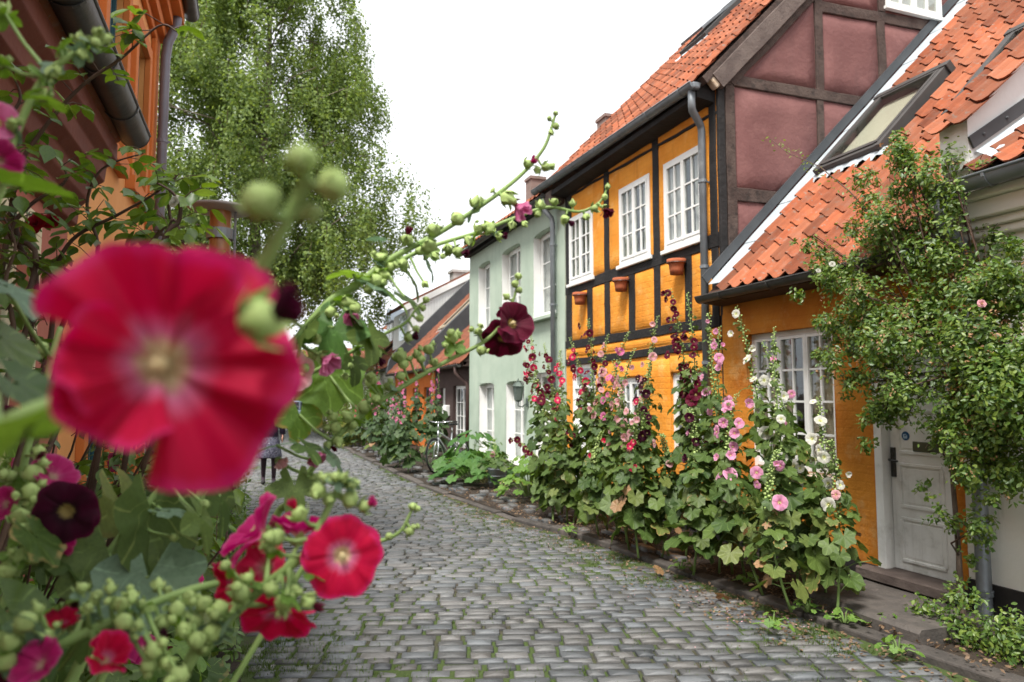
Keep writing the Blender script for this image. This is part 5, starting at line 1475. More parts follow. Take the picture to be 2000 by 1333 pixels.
# ---------------------------------------------------------------- climbing rose on the ochre and white houses
def climber():
    th = thing('climbing_rose', 'large climbing rose spread over the ochre and white house fronts', 'climbing rose', (4.62, 3.84, 0))
    X = 4.42
    cl = [(1640, 520, .24), (1600, 500, .12), (1715, 440, .26), (1790, 350, .24), (1760, 310, .14), (1785, 480, .36), (1690, 600, .32), (1628, 640, .17), (1800, 620, .38), (1880, 560, .30), (1720, 735, .26), (1660, 745, .12), (1820, 750, .36), (1920, 690, .36), (1990, 640, .28), (1960, 810, .3), (1895, 850, .2), (1742, 800, .14), (1710, 800, .14), (1895, 940, .13), (1905, 1030, .12), (1925, 870, .18), (1840, 400, .15), (1950, 560, .16), (2040, 740, .4), (1985, 470, .09), (1990, 760, .3), (1985, 880, .2), (1835, 835, .1), (1575, 480, .07), (1560, 570, .06), (1600, 690, .07), (1690, 870, .07), (1960, 920, .1), (1750, 270, .06), (1800, 960, .06), (1830, 1000, .07), (1862, 1020, .07), (1900, 1095, .05), (1880, 1130, .04), (1918, 980, .09), (1905, 1165, .04), (1862, 900, .07)]
    C = []
    for px, py, r in cl:
        p = at(px, py, X=X + rnd.uniform(-.08, .12)); C.append((p.x, p.y, p.z, r))
    C0 = list(C)
    C = [(c[0] + rnd.gauss(0, .45) * c[3], c[1] + rnd.gauss(0, .6) * c[3], c[2] + rnd.gauss(0, .6) * c[3], c[3] * rnd.uniform(.28, .6)) for c in C for _ in range(6)]
    low = [(1850, 1225, .20), (1955, 1245, .22), (1800, 1190, .10), (1900, 1265, .2), (2010, 1270, .2), (1870, 1165, .1)]
    for px, py, r in low:
        p = at(px, py, X=4.35); C.append((p.x, p.y, p.z, r))
    pts, d = clump_points(C, 26000, 3, .1, (.75, 1, 1)); pf, df = clump_points(C0, 22000, 13, .2, (.6, 1, 1)); keep = np.array([mnoise.noise(Vector(q) * 5.5) > -.12 for q in pf]); pts = np.concatenate([pts, pf[keep]]); d = np.concatenate([d, df[keep]]); sh_ = np.random.default_rng(1).permutation(len(pts)); pts, d = pts[sh_], d[sh_]; ok = pts[:, 2] > .03; pts, d = pts[ok], d[ok]; pts[:, 0] = np.minimum(pts[:, 0], 4.95)
    bias = d + np.array([-.5, -.35, .2])
    k = int(len(pts) * .45)
    foliage('foliage', th, pts[:k], (.022, .050), bias[:k], ROSELEAF, 5)
    foliage('young_foliage', th, pts[k:], (.020, .048), bias[k:], ROSELIGHT, 6)
    m = MB(); base = Vector((4.58, 3.70, .06)); p1 = Vector((4.72, 3.83, .5)); p2 = Vector((4.74, 3.87, 1.1)); p3 = at(1900, 720, X=4.70)
    trunk = [base, Vector((4.64, 3.77, .25)), p1, p2, p3]
    t = MB(); t.tube(trunk, [.028, .023, .018, .016, .013], 8); t.tube([base, Vector((4.70, 3.80, .3)), Vector((4.78, 3.90, .9)), at(1885, 700, X=4.74)], [.018, .014, .012, .01], 6)
    t.build('trunk', BARK, th, smooth=True)
    r = random.Random(4)
    for c in C[:150:3]:
        c3 = Vector(c[:3]); s_ = trunk[4] if c3.z > 1.25 else trunk[3] if c3.z > .9 else trunk[2]
        mid = (s_ + c3) / 2 + Vector((r.uniform(-.1, .05), r.uniform(-.15, .15), r.uniform(-.05, .2)))
        m.tube([s_, mid, c3], [.008, .006, .003], 5)
        for k in range(4):
            e = c3 + Vector((r.gauss(0, 1), r.gauss(0, 1), r.gauss(0, 1))).normalized() * c[3] * r.uniform(.7, 1.25); q = c3 + (e - c3) * .5 + Vector((0, 0, .03))
            m.tube([c3 if r.random() < .5 else mid, q, e], [.003, .0025, .0015], 4, cap=False)
    sh = [at(1720, 440, X=4.5), at(1660, 375, X=4.5), at(1600, 325, X=4.48), at(1540, 300, X=4.46), at(1497, 266, X=4.45)]
    m.tube(sh, [.006, .005, .004, .003, .002], 5)
    m.build('branches', CANE, th, smooth=True)
    sp = np.array([bez(sh[0], sh[2], sh[4], tt) for tt in np.linspace(.05, 1, 90)]) + np.random.default_rng(2).normal(0, .03, (90, 3))
    foliage('shoot_leaves', th, sp, (.022, .038), np.tile([-.5, -.4, .4], (90, 1)), ROSELIGHT, 9)
    dp, dd = clump_points([c for c in C[:110]], 520, 8, .9, (.75, 1, 1))
    foliage('dry_blooms', th, np.repeat(dp, 5, 0) + np.random.default_rng(1).normal(0, .012, (2600, 3)), (.014, .03), np.repeat(dd, 5, 0), DRYBLOOM, 10)
    for px, py, sz in ((1625, 517, .028), (1598, 530, .022), (1916, 594, .03)):
        rosette('rose', th, at(px, py, X=4.18), cdir(-.2, .3, 1), sz, WH if px < 1700 else PP, px)
climber()

# ---------------------------------------------------------------- low plants, hydrangea, bushes
def leafy(name, label, c, n, r, size, mat, seed, cat='plant', h=.3, group=None, ks=(0, 1, 2, 3)):
    rr = random.Random(seed); c = Vector(c); th = thing(name, label, cat, c, group); m = MB()
    for k in range(n):
        a = k * 2.4 + rr.uniform(-.4, .4); d = r * math.sqrt((k + .5) / n); e = c + Vector((math.cos(a) * d, math.sin(a) * d, h * (1.05 - (d / r) ** 2 * .8) * rr.uniform(.6, 1.1)))
        m.tube([c + (e - c) * .1 * Vector((1, 1, 0)).length, c + (e - c) * .5 + Vector((0, 0, h * .25)), e], [.006, .005, .004], 4, cap=False)
        put('leaf', leafme(mat, rr.choice(ks)), e, leafrot(e - c, R(rr.uniform(5, 50)), R(rr.uniform(-20, 20))), rr.uniform(*size), th)
    m.build('stems', STEM, th, smooth=True, fixn=False)
    return th
p = at(1010, 985, Z=.05)
leafy('mallow_plant', 'fresh light green leafy plant beside the white doorstep of the green house', (4.05, 10.55, .05), 60, .52, (.07, .13), FRESH, 1, h=.62, ks=(1, 2, 3))
leafy('squash_plant', 'broad-leaved dark green plant below the bicycle', (3.75, 12.6, .05), 46, .75, (.13, .2), SQUASH, 2, h=.5)
leafy('squash_plant', 'broad-leaved green plant below the green house corner by the hydrangea', (4.2, 14.2, .05), 40, .8, (.13, .2), SQUASH, 3, h=.75)
leafy('weed', 'small weed with three round leaves beside the doorstep', (4.6, 4.75, .05), 6, .14, (.035, .05), FRESH, 4, h=.2, ks=(3,))
for i, (px, py, lab) in enumerate(((1580, 1195, 'low weed at the kerb left of the doorstep'), (1650, 1215, 'round-leaved weed on the kerb before the doorstep'), (1735, 1225, 'bright weed creeping over the kerb under the doorstep'), (1510, 1225, 'small weed among dry leaves at the street edge'), (1755, 1275, 'tiny weed in the kerb joint at the lower right'), (1110, 1040, 'leafy weed at the kerb under the burgundy hollyhocks'), (1330, 1110, 'small weed at the kerb below the dark burgundy hollyhock'), (1460, 1140, 'yellow-green weed at the kerb under the white hollyhocks'))):
    q = at(px, py, Z=.06); leafy('weed', lab, (q.x, q.y, .05), 12, .12, (.02, .038), FRESH, 20 + i, h=.10, group='weeds along the kerb', ks=(3, 0))
# hydrangea in a zinc tub
hp = Vector((4.0, 12.0, .05))
tub = thing('zinc_tub', 'grey zinc tub holding the hydrangea', 'plant pot', hp)
m = MB(); m.lathe([(0, .0), (.14, 0), (.17, .30), (.18, .31), (.18, .33), (.165, .33), (.155, .28), (0, .27)], hp, 24); m.build('tub_body', ZINC, tub, smooth=True)
for zz in (.09, .2):
    m = MB(); m.lathe([(.146 + zz * .1, zz - .008), (.156 + zz * .1, zz), (.146 + zz * .1, zz + .008)], hp, 24); m.build('rib', ZINC, tub, smooth=True)
hyd = leafy('hydrangea', 'hydrangea with greenish yellow flower heads in a zinc tub', hp + Vector((0, 0, .26)), 26, .36, (.06, .09), LEAF, 7, h=.35, ks=(3,))
HYF = leafmat('hydrangea_floret', (.50, .46, .17), (.62, .50, .32), trans=.3)
for k, (px, py) in enumerate(((934, 918), (962, 922), (975, 935), (945, 938), (930, 945), (955, 952), (985, 945), (948, 922))):
    c = at(px, py, X=3.9 + .1 * (k % 3)); r = np.random.default_rng(k); d = r.normal(0, 1, (90, 3)); d /= np.linalg.norm(d, axis=1)[:, None]
    foliage('flower_head', hyd, np.array(c) + d * .072 * np.array([1, 1, .75]), (.026, .036), d * 2, HYF, k, upw=0, rand_=.4)
hollyhock('slender young hollyhock with one pink bloom before the green house', (4.1, 12.2, .05), at(963, 855, X=4.1), PP, nleaf=12, nfl=1, lr=(.03, .07), fr=.05, seed=77, leafm=FRESH, low=0, tf=(.55, .6), tl=(.3, .95))

def shrub(name, label, clumps, n, size, mat, seed, cat='shrub', trunk=True, group=None, blooms=None, flat=(1, 1, 1), base=None):
    c0 = Vector(base or (sum(c[0] for c in clumps) / len(clumps), sum(c[1] for c in clumps) / len(clumps), 0)); th = thing(name, label, cat, c0, group)
    pts, d = clump_points(clumps, n, seed, .4, flat); ok = pts[:, 2] > .02
    foliage('crown', th, pts[ok], size, d[ok], mat, seed, SL_V, SL_F)
    r = random.Random(seed); m = MB()
    for c in clumps:
        c3 = Vector(c[:3]); b = c0 + Vector((r.uniform(-.1, .1), r.uniform(-.1, .1), 0)); m.tube([b, (b + c3) / 2 + Vector((r.uniform(-.1, .1), r.uniform(-.1, .1), .1)), c3], [.05 * min(1, c[3]), .035 * min(1, c[3]), .015], 5)
    m.build('trunk', CANE, th, smooth=True)
    for bm_, cnt, sz in (blooms or []):
        bp, bd = clump_points(clumps, cnt, seed + 9, .95, flat); foliage('blossom', th, np.repeat(bp, 6, 0) + np.random.default_rng(seed).normal(0, sz * .5, (cnt * 6, 3)), (sz, sz * 1.5), np.repeat(bd, 6, 0), bm_, seed + 4, SL_V, SL_F)
    return th
WHB = leafmat('white_blossom', (.8, .74, .70), (.82, .66, .62), trans=.2)
shrub('rose_shrub', 'yellow-green rose shrub with white blooms at the bend of the lane', [(3.4, 28.5, 1.0, .9), (3.9, 29.5, 1.9, 1.0), (4.3, 30.5, 2.6, .8), (3.0, 30.0, 1.2, .9), (3.6, 31, 2.3, .8), (2.7, 31.5, .8, .8)], 9000, (.06, .10), YSHRUB, 41, blooms=[(WHB, 90, .05)])
shrub('shrub', 'mixed green shrub between the rose bush and the hollyhocks', [(3.3, 26.8, .7, .6), (3.9, 27.4, 1.1, .7), (3.1, 28.0, .5, .5), (4.4, 26.9, 1.5, .6)], 4200, (.06, .10), FRESH, 42, blooms=[(leafmat('red_blossom', (.6, .03, .06), (.6, .08, .2), trans=.2), 30, .04)])
shrub('shrub', 'yellow leafed perennial at the kerb far down the lane', [(2.9, 24.3, .5, .45), (2.85, 23.5, .35, .35)], 900, (.08, .14), YSHRUB, 43)
shrub('hedge', 'clipped dark green hedge at the far end of the lane', [(-.4 + .55 * k, 35.0, .7, .62) for k in range(4)] + [(-.2 + .6 * k, 35.0, 1.05, .45) for k in range(3)], 5000, (.05, .08), HEDGE, 44, cat='hedge')
shrub('garden_tree', 'bright green garden tree behind the far end of the lane', [(2.2, 40, 3.0, 1.5), (3.4, 40.5, 2.6, 1.3), (1.2, 40.4, 2.6, 1.3), (2.6, 41, 1.8, 1.4), (3.9, 41, 1.8, 1.1)], 6000, (.12, .2), FRESH, 45, cat='tree')
shrub('garden_tree', 'dark green garden tree under the birch at the lane end', [(-1.5, 42, 3.2, 1.7), (-3.2, 41, 2.8, 1.6), (.1, 42.5, 2.6, 1.5), (-2, 42, 4.4, 1.3)], 6000, (.12, .2), HEDGE, 46, cat='tree')
# distant roofs beyond the gardens
for i, (x, y, w, lab) in enumerate(((1.5, 70, 12, 'distant house with orange tiled roof beyond the gardens'), (9.5, 66, 8, 'distant house with pale walls at the end of the street'))):
    h = thing('distant_house', lab, 'house', (x, y, 0), 'distant houses')
    m = MB(); m.box(x - w / 2, x + w / 2, y, y + 7, 0, 3.6); m.build('wall', WHITEW if i else surf('far_cream_render', (.6, .5, .4), (.6, .5, .4)), h)
    m = MB(); m.prism([(x - w / 2 - .3, y - .3, 3.5), (x - w / 2 - .3, y + 3.5, 6.2), (x - w / 2 - .3, y + 7.3, 3.5)], (w + .6, 0, 0)); m.build('roof', OLDTILE, h)
    for k in (-1, 0, 1):
        m = MB(); m.box(x + k * w * .28 - .5, x + k * w * .28 + .5, y - .03, y - .002, 1, 2.4); m.build('window', MATS['dark_pane'], h)

# ---------------------------------------------------------------- weeping birch
def birch():
    th = thing('birch_tree', 'tall weeping birch at the end of the lane', 'tree', (-.1, 30, 0))
    r = random.Random(12); rg = np.random.default_rng(12)
    tr = MB(); B0 = Vector((-.1, 30, 0))
    spine = [B0, B0 + Vector((.1, 0, 4)), B0 + Vector((-.1, .1, 9)), B0 + Vector((.3, 0, 14)), B0 + Vector((.2, 0, 24))]
    tr.tube(spine, [.34, .28, .2, .12, .03], 10)
    def sp(t):
        k = min(int(t * 4), 3); return spine[k] + (spine[k + 1] - spine[k]) * (t * 4 - k)
    starts = []
    def silr(z):   # crown half width on the right and on the left
        return np.interp(z, [3.5, 5, 7, 9, 11, 13, 15, 17, 20, 23, 25], [2.6, 5.0, 6.0, 6.3, 6.1, 5.7, 5.0, 4.2, 3.2, 1.8, .3])
    for k in range(60):
        t = r.uniform(.28, .98); s_ = sp(t); a = r.uniform(0, 6.28); z = s_.z + r.uniform(.5, 3.0)
        w = silr(min(z, 24.5)) * r.uniform(.75, 1.0)
        e = Vector((B0.x + math.cos(a) * w, B0.y + math.sin(a) * w * .9, min(z, 24.5)))
        mid = (s_ + e) / 2 + Vector((0, 0, r.uniform(.3, 1.0)))
        tr.tube([s_, mid, e], [.08 * (1.2 - t), .045 * (1.2 - t), .012], 5)
        for q in range(30):
            tt = r.uniform(.25, 1.02); c = bez(s_, mid + (mid - (s_ + e) / 2) * .5, e, min(tt, 1)) + Vector((r.gauss(0, .45), r.gauss(0, .45), r.gauss(0, .35))); starts.append(c)
    for k in range(2100):
        z = 5.5 + 18.5 * r.random() ** .9; a = r.uniform(0, 6.28); w = silr(z) * r.uniform(.1, 1.02) ** .6 * (1 + .28 * mnoise.noise(Vector((math.cos(a) * 1.5, math.sin(a) * 1.5, z * .45))))
        starts.append(Vector((B0.x + math.cos(a) * w, B0.y + math.sin(a) * w * .9, z)))
    tr.build('trunk', BIRCHBARK, th, smooth=True)
    tw = MB(); P = []; O = []
    for c in starts:
        if mnoise.noise(c * .38) < -.16: continue
        L = r.uniform(.5, 1.9) * (1.15 if c.z < 9 else .9); n = int(L * 84)
        dx, dy = r.gauss(0, .12), r.gauss(0, .12)
        if c.z - L < 3.6: L = max(.5, c.z - 3.6); n = int(L * 84)
        ts = rg.random(n); off = rg.normal(0, .17, (n, 3))
        P.append(np.array(c)[None, :] + np.stack([dx * ts * L, dy * ts * L, -ts * L], 1) + off); O.append(off * 4)
        if r.random() < .5: tw.tube([c + Vector((0, 0, .2)), c + Vector((dx * L * .5, dy * L * .5, -L * .5)), c + Vector((dx * L, dy * L, -L))], [.010, .006, .003], 3, cap=False)
    P = np.concatenate(P); O = np.concatenate(O)
    o2 = P - np.array([B0.x, B0.y, 10]); o2[:, 2] *= .3; o2 /= np.linalg.norm(o2, axis=1)[:, None]
    foliage('crown', th, P, (.11, .175), O + o2 * .8, BIRCHLEAF, 14, SL_V[:4], [(0, 1, 2, 3)], upw=.55, rand_=.8)
    tw.build('twigs', CANE, th, smooth=True, fixn=False, kind='stuff')
    return len(P)
print('birch leaves', birch())
# ---------------------------------------------------------------- hollyhocks close to the camera, left
def smooth_path(pts, k=5):
    out = []
    n = len(pts)
    for i in range(n - 1):
        p0, p1, p2, p3 = pts[max(i - 1, 0)], pts[i], pts[i + 1], pts[min(i + 2, n - 1)]
        for j in range(k):
            t = j / k
            out.append(.5 * ((2 * p1) + (p2 - p0) * t + (2 * p0 - 5 * p1 + 4 * p2 - p3) * t * t + (3 * p1 - p0 - 3 * p2 + p3) * t ** 3))
    return out + [pts[-1]]
def near_flower(th, c, r, nrm, mat, kind='open', spin=0.0, stam=True, seed=0):
    if kind == 'crumpled':
        m = MB(); m.add(*flower_template(18, 150, R(72), 11, .20, .5, .10, 56, [.15, -.25, -.75, -.55, .05])); me = m.mesh('flower', [mat], True)
    else: me = flowerme(mat, kind, True)[seed % 3]
    fl = put('flower', me, c, qdir(nrm, spin), r, th)
    q = qdir(nrm, spin); base = Vector(c)
    for nm, me in (('stamen', STAMEN_ME), ('calyx', CALYX_ME)):
        if nm == 'stamen' and not stam: continue
        o = bpy.data.objects.new(nm, me); COL.objects.link(o); o.parent = fl; ORG[o.name] = base
        o.scale = (1.1,) * 3 if nm == 'calyx' else (.72,) * 3 if kind == 'crumpled' else (1,) * 3
    return fl
def near_bud(th, c, r, nrm, tip=None, seed=0):
    k_ = (0, 1, 0, 2, 1, 3, 0, 1, 2)[seed % 9] if not tip else 2
    b = put('bud', BUD_MES[k_], c, qdir(Vector(nrm).normalized() + Vector((rnd.uniform(-.3, .3), rnd.uniform(-.3, .3), rnd.uniform(-.3, .3))), seed), r * rnd.uniform(.72, .98), th)
    if tip:
        o = bpy.data.objects.new('petal_tip', flowerme(tip, 'furled', True)[seed % 3]); COL.objects.link(o); o.parent = b
        o.location = (0, 0, -.2); o.scale = (2.6, 2.6, 2.4)
    return b
def stalk(label, root, path, r0, r1, buds=(), flowers=(), leaves=(), auto=None, seed=0, stem=None, leafm=None, cat='hollyhock', name='hollyhock'):
    """A leaning flower stalk: root on the ground, then points (px, py, distance) that it passes through."""
    rr = random.Random(seed); P = [at(x, y, d) for x, y, d in path]; root = Vector(root)
    th = thing(name, label, cat, root, 'hollyhocks leaning into the street on the left')
    lead = [root, root + Vector(((P[0].x - root.x) * .25, (P[0].y - root.y) * .25, (P[0].z - root.z) * .55))]
    pts = smooth_path(lead + P); n = len(pts)
    m = MB(); m.tube(pts, [r0 + (r1 - r0) * (i / (n - 1)) ** 1.2 for i in range(n)], 8)
    vis = smooth_path(P); nv = len(vis)
    def near_pt(c):
        return min(vis, key=lambda v: (v - c).length)
    def ped(c, w=.0022):
        a = near_pt(c); m.tube([a, (a + c) / 2 + Vector((0, 0, -.004)), c], [w * 1.3, w, w], 5, cap=False)
    for (x, y, d, rp, *ex) in buds:
        c = at(x, y, d); r = rp * d / F; nd = ex[0] if ex and ex[0] else (c - near_pt(c)); nd = Vector(nd)
        if nd.length < 1e-5: nd = Vector((0, 0, 1))
        nd = nd.normalized() + Vector((0, 0, .25)); near_bud(th, c, r, nd, ex[1] if len(ex) > 1 else None, rr.randrange(9)); ped(c)
        if rp > 10 and d > .5 and not (len(ex) > 1):      # buds sit in knobbly clusters with small bracts
            for _ in range(rr.choice((0, 1, 1, 2))):
                o = (nd + Vector((rr.gauss(0, 1), rr.gauss(0, 1), rr.gauss(0, .8)))).normalized(); near_bud(th, c + o * r * rr.uniform(1.0, 1.5), r * rr.uniform(.4, .7), o, None, rr.randrange(9))
            if rr.random() < .5:
                o = (nd + Vector((rr.gauss(0, 1), rr.gauss(0, 1), rr.gauss(0, .5)))).normalized(); put('leaf', leafme(rr.choice((FRESH, GREYLEAF)), 5), c - nd.normalized() * r, leafrot(o, R(rr.uniform(-30, 50)), rr.uniform(-1, 1)), r * rr.uniform(1.4, 2.4), th)
    if auto:
        t0, t1, cnt, ra, rb = auto
        for k in range(cnt):
            t = t0 + (t1 - t0) * (k + rr.random() * .7) / cnt; i = min(nv - 2, int(t * (nv - 1))); p = vis[i]; tg = (vis[i + 1] - vis[max(i - 1, 0)]).normalized()
            a = k * 2.2 + rr.uniform(-.5, .5); u = tg.cross(CT_).normalized(); w = tg.cross(u)
            o = (u * math.cos(a) + w * math.sin(a) * .8 + tg * .35).normalized(); r = (ra + (rb - ra) * t) * rr.uniform(.75, 1.2); c = p + o * (r * rr.uniform(1.5, 2.6) + .004)
            near_bud(th, c, r, o, None, k); m.tube([p, c], [.0022, .0018], 5, cap=False)
            if rr.random() < .6:
                o2 = (u * math.cos(a + 1.2) + w * math.sin(a + 1.2) + tg * .5).normalized(); put('leaf', leafme(GREYLEAF, 4), p + o2 * .008, leafrot(o2, R(rr.uniform(-20, 40)), rr.uniform(-1, 1)), rr.uniform(.010, .02), th)
    for (x, y, d, r, nrm, mat, *ex) in flowers:
        c = at(x, y, d); nrm = Vector(nrm).normalized(); near_flower(th, c - nrm * r * .25, r, nrm, mat, *ex); ped(c - nrm * r * .3, .003)
    for (x, y, d, r, out, dr, k, *ex) in leaves:
        c = at(x, y, d); o = Vector(out); put('leaf', leafme(ex[0] if ex else (leafm or LEAF), k), c, leafrot(o, R(dr), R(ex[1]) if len(ex) > 1 else 0), r, th); ped(c, .0025)
    m.build('stem', stem or PALESTEM, th, smooth=True, fixn=False)
    return th
rt, up_, to = cdir(1, 0, 0), cdir(0, 1, 0), cdir(0, 0, 1)
stalk('very large blurred crimson hollyhock bloom closest to the camera', (-.36, .16, .02), [(-170, 1010, .37), (0, 842, .35), (150, 775, .38), (330, 700, .385), (450, 615, .36), (520, 505, .35), (575, 405, .345), (600, 350, .34)], .006, .0032,
      buds=[(588, 312, .335, 38), (651, 362, .335, 34), (510, 394, .335, 40), (607, 415, .345, 22), (505, 627, .315, 52, cdir(.85, .3, .2), DK)],
      flowers=[(308, 712, .325, .063, cdir(.22, -.02, 1), CR, 'crumpled', .35, True, 1)], leaves=[(60, 830, .34, .035, -rt, 30, 4, FRESH), (470, 650, .37, .02, rt, 50, 5, GREYLEAF)])
stalk('crimson hollyhock with a round open bloom over the cobbles', (-.42, .70, .02), [(330, 1370, .80), (400, 1272, .80), (450, 1208, .80), (520, 1142, .80), (590, 1088, .80), (618, 1040, .80), (645, 985, .81), (664, 945, .81)], .007, .0035,
      buds=[(622, 960, .80, 17), (636, 935, .80, 12), (655, 932, .79, 12), (672, 934, .80, 12), (690, 945, .80, 11), (683, 975, .81, 20), (711, 990, .81, 15, cdir(.8, .1, .2), MG), (585, 1005, .79, 20, cdir(-.5, .6, .3), CR), (540, 1050, .76, 21), (525, 1068, .76, 16), (485, 1130, .78, 15), (440, 1105, .78, 14), (470, 1160, .76, 22), (530, 1150, .77, 17), (557, 1175, .76, 20), (600, 1175, .78, 17, cdir(.7, -.6, .2), BU), (575, 1155, .775, 16), (430, 1190, .78, 19), (400, 1180, .78, 17), (380, 1215, .78, 18), (415, 1235, .78, 20)],
      flowers=[(668, 1086, .80, .047, cdir(.35, .03, 1), CR, 'open', 1.0, True, 0), (505, 1040, .87, .054, cdir(-.65, .55, .25), MG, 'cup', .2, True, 1), (545, 1195, .86, .052, cdir(.1, -.75, .6), CR, 'cup', 2.0, True, 2), (455, 1145, .88, .040, cdir(-.75, -.1, .6), CR, 'cup', 3.0, True, 0), (585, 1040, .90, .045, cdir(0, .8, -.3), MG, 'cup', 1.0, False, 1), (520, 1110, .85, .036, cdir(-.2, .2, .9), RP, 'cup', 1.0, True, 2)],
      leaves=[(560, 1165, .75, .02, rt, 30, 4, FRESH), (465, 1195, .77, .03, -rt, 40, 4, GREYLEAF), (605, 1120, .79, .018, rt, 10, 5, FRESH)])
stalk('crimson hollyhock stalk lying low across the lower left corner', (-.5, .55, .02), [(-60, 1345, .72), (90, 1272, .73), (200, 1222, .75), (300, 1178, .78), (380, 1150, .8), (425, 1140, .82)], .0065, .004,
      buds=[(190, 1165, .74, 16), (215, 1150, .74, 13), (160, 1150, .75, 12), (235, 1180, .73, 17), (255, 1165, .75, 14), (240, 1215, .72, 19), (262, 1225, .73, 15), (275, 1180, .76, 13), (170, 1190, .73, 15), (318, 1215, .77, 21, cdir(.4, -.6, .5), DK), (300, 1270, .72, 20), (325, 1295, .72, 17), (290, 1300, .72, 16), (345, 1190, .77, 20), (360, 1230, .76, 18), (385, 1250, .76, 20), (350, 1320, .7, 24), (50, 1215, .7, 28), (20, 1255, .7, 22), (75, 1190, .72, 14), (90, 1245, .72, 18), (10, 1290, .7, 22), (310, 1145, .82, 16), (290, 1190, .77, 14), (370, 1165, .79, 13)],
      flowers=[(78, 1298, .70, .030, cdir(-.2, .5, .6), MG, 'cup', 0, False, 0), (205, 1290, .70, .036, cdir(.5, .6, .35), CR, 'bell', 1, False, 1), (125, 1225, .76, .026, cdir(.2, .8, .4), CR, 'bell', 2, False, 2), (150, 1200, .8, .02, cdir(-.5, .2, .5), DK, 'cup', 0, False, 2), (15, 1320, .72, .02, cdir(0, .3, .9), BU, 'cup', 0, False, 1)],
      leaves=[(120, 1180, .78, .05, -rt, 20, 4, FRESH), (215, 1240, .74, .02, rt, 30, 4, FRESH)])
stalk('long budded hollyhock stalk with a pink bell against the sky', (-.45, .95, .02), [(330, 960, 1.16), (430, 840, 1.18), (500, 755, 1.19), (565, 680, 1.2), (640, 592, 1.22), (700, 553, 1.24), (760, 508, 1.25), (815, 478, 1.26), (870, 448, 1.27), (960, 388, 1.28), (1022, 338, 1.3), (1062, 290, 1.3), (1077, 250, 1.3), (1084, 226, 1.3)], .0085, .0022,
      buds=[(1085, 222, 1.3, 6), (1073, 232, 1.3, 6), (1086, 247, 1.3, 8), (1076, 259, 1.3, 8), (1065, 327, 1.3, 13, cdir(.9, -.1, .1)), (1030, 321, 1.3, 10, cdir(.5, .3, .2), MG), (992, 388, 1.27, 17, cdir(.6, -.5, .3)), (962, 372, 1.28, 7), (928, 397, 1.27, 13), (940, 395, 1.28, 9), (893, 428, 1.27, 15), (845, 450, 1.26, 15), (858, 445, 1.27, 9), (795, 470, 1.25, 13, cdir(.1, .9, .1), BU), (838, 482, 1.25, 15), (741, 501, 1.24, 12), (787, 514, 1.25, 12), (762, 522, 1.24, 11), (750, 537, 1.23, 14), (738, 530, 1.23, 10), (735, 548, 1.22, 16), (720, 565, 1.22, 13), (703, 549, 1.24, 9), (680, 590, 1.21, 15), (694, 602, 1.2, 14), (645, 610, 1.2, 13), (620, 665, 1.19, 14), (610, 690, 1.19, 12), (595, 720, 1.19, 11)],
      flowers=[(1008, 402, 1.27, .038, cdir(.7, -.68, .2), PK, 'bell', 1, False, 0), (632, 700, 1.17, .036, cdir(.75, -.55, .3), PK, 'bell', 2, False, 1), (572, 728, 1.18, .038, cdir(.55, .05, .8), PP, 'cup', 0, True, 2), (683, 615, 1.19, .024, cdir(.3, -.6, .6), PK, 'bell', 1, False, 0)],
      leaves=[(652, 640, 1.19, .068, cdir(-.1, 0, .5), 72, 4, SQUASH), (700, 622, 1.2, .055, rt, 45, 4, LEAF), (735, 560, 1.21, .045, rt, 25, 5, GREYLEAF), (690, 535, 1.22, .045, -rt, -5, 4, FRESH), (790, 530, 1.25, .035, rt, 35, 4, LEAF), (600, 640, 1.18, .05, cdir(-.5, 0, .3), 60, 5, LEAF), (770, 580, 1.24, .04, rt, 40, 2, FRESH), (720, 655, 1.2, .05, cdir(.4, 0, .3), 65, 4, LEAF), (560, 610, 1.2, .05, -rt, 30, 5, LEAF), (740, 470, 1.25, .022, -rt, 0, 3, GREYLEAF)])
stalk('thin hollyhock stalk with a drooping burgundy bell at its tip', (-.42, 1.15, .02), [(480, 800, 1.3), (560, 700, 1.3), (645, 600, 1.32), (720, 545, 1.35), (800, 500, 1.38), (860, 476, 1.4), (930, 455, 1.42), (1000, 428, 1.44), (1070, 405, 1.45), (1130, 414, 1.46), (1168, 398, 1.46), (1183, 375, 1.46), (1187, 358, 1.46)], .006, .0018,
      buds=[(1187, 365, 1.46, 7), (1181, 385, 1.46, 8), (1145, 424, 1.46, 8), (1118, 398, 1.46, 9), (1083, 395, 1.45, 10), (1056, 402, 1.45, 10), (1050, 418, 1.45, 9), (1025, 438, 1.44, 8), (1000, 440, 1.43, 9), (955, 445, 1.42, 12), (935, 450, 1.42, 12), (915, 470, 1.41, 12), (875, 485, 1.4, 13), (850, 500, 1.39, 11), (820, 490, 1.38, 12), (790, 520, 1.37, 12), (975, 462, 1.41, 11, cdir(.8, -.3, .2), DK), (893, 492, 1.39, 12, cdir(.8, -.3, .2), DK), (1103, 428, 1.45, 10, cdir(.6, -.6, .2), DK), (830, 555, 1.36, 10), (1160, 408, 1.45, 9)],
      flowers=[(1183, 408, 1.44, .024, cdir(.3, -.75, .3), BU, 'bell', 0, False, 1)],
      leaves=[(805, 545, 1.36, .045, rt, 60, 4, LEAF), (840, 520, 1.38, .035, rt, 70, 2, GREYLEAF), (790, 580, 1.34, .05, cdir(.8, 0, .2), 35, 4, LEAF), (845, 495, 1.4, .025, rt, 60, 5, LEAF)])
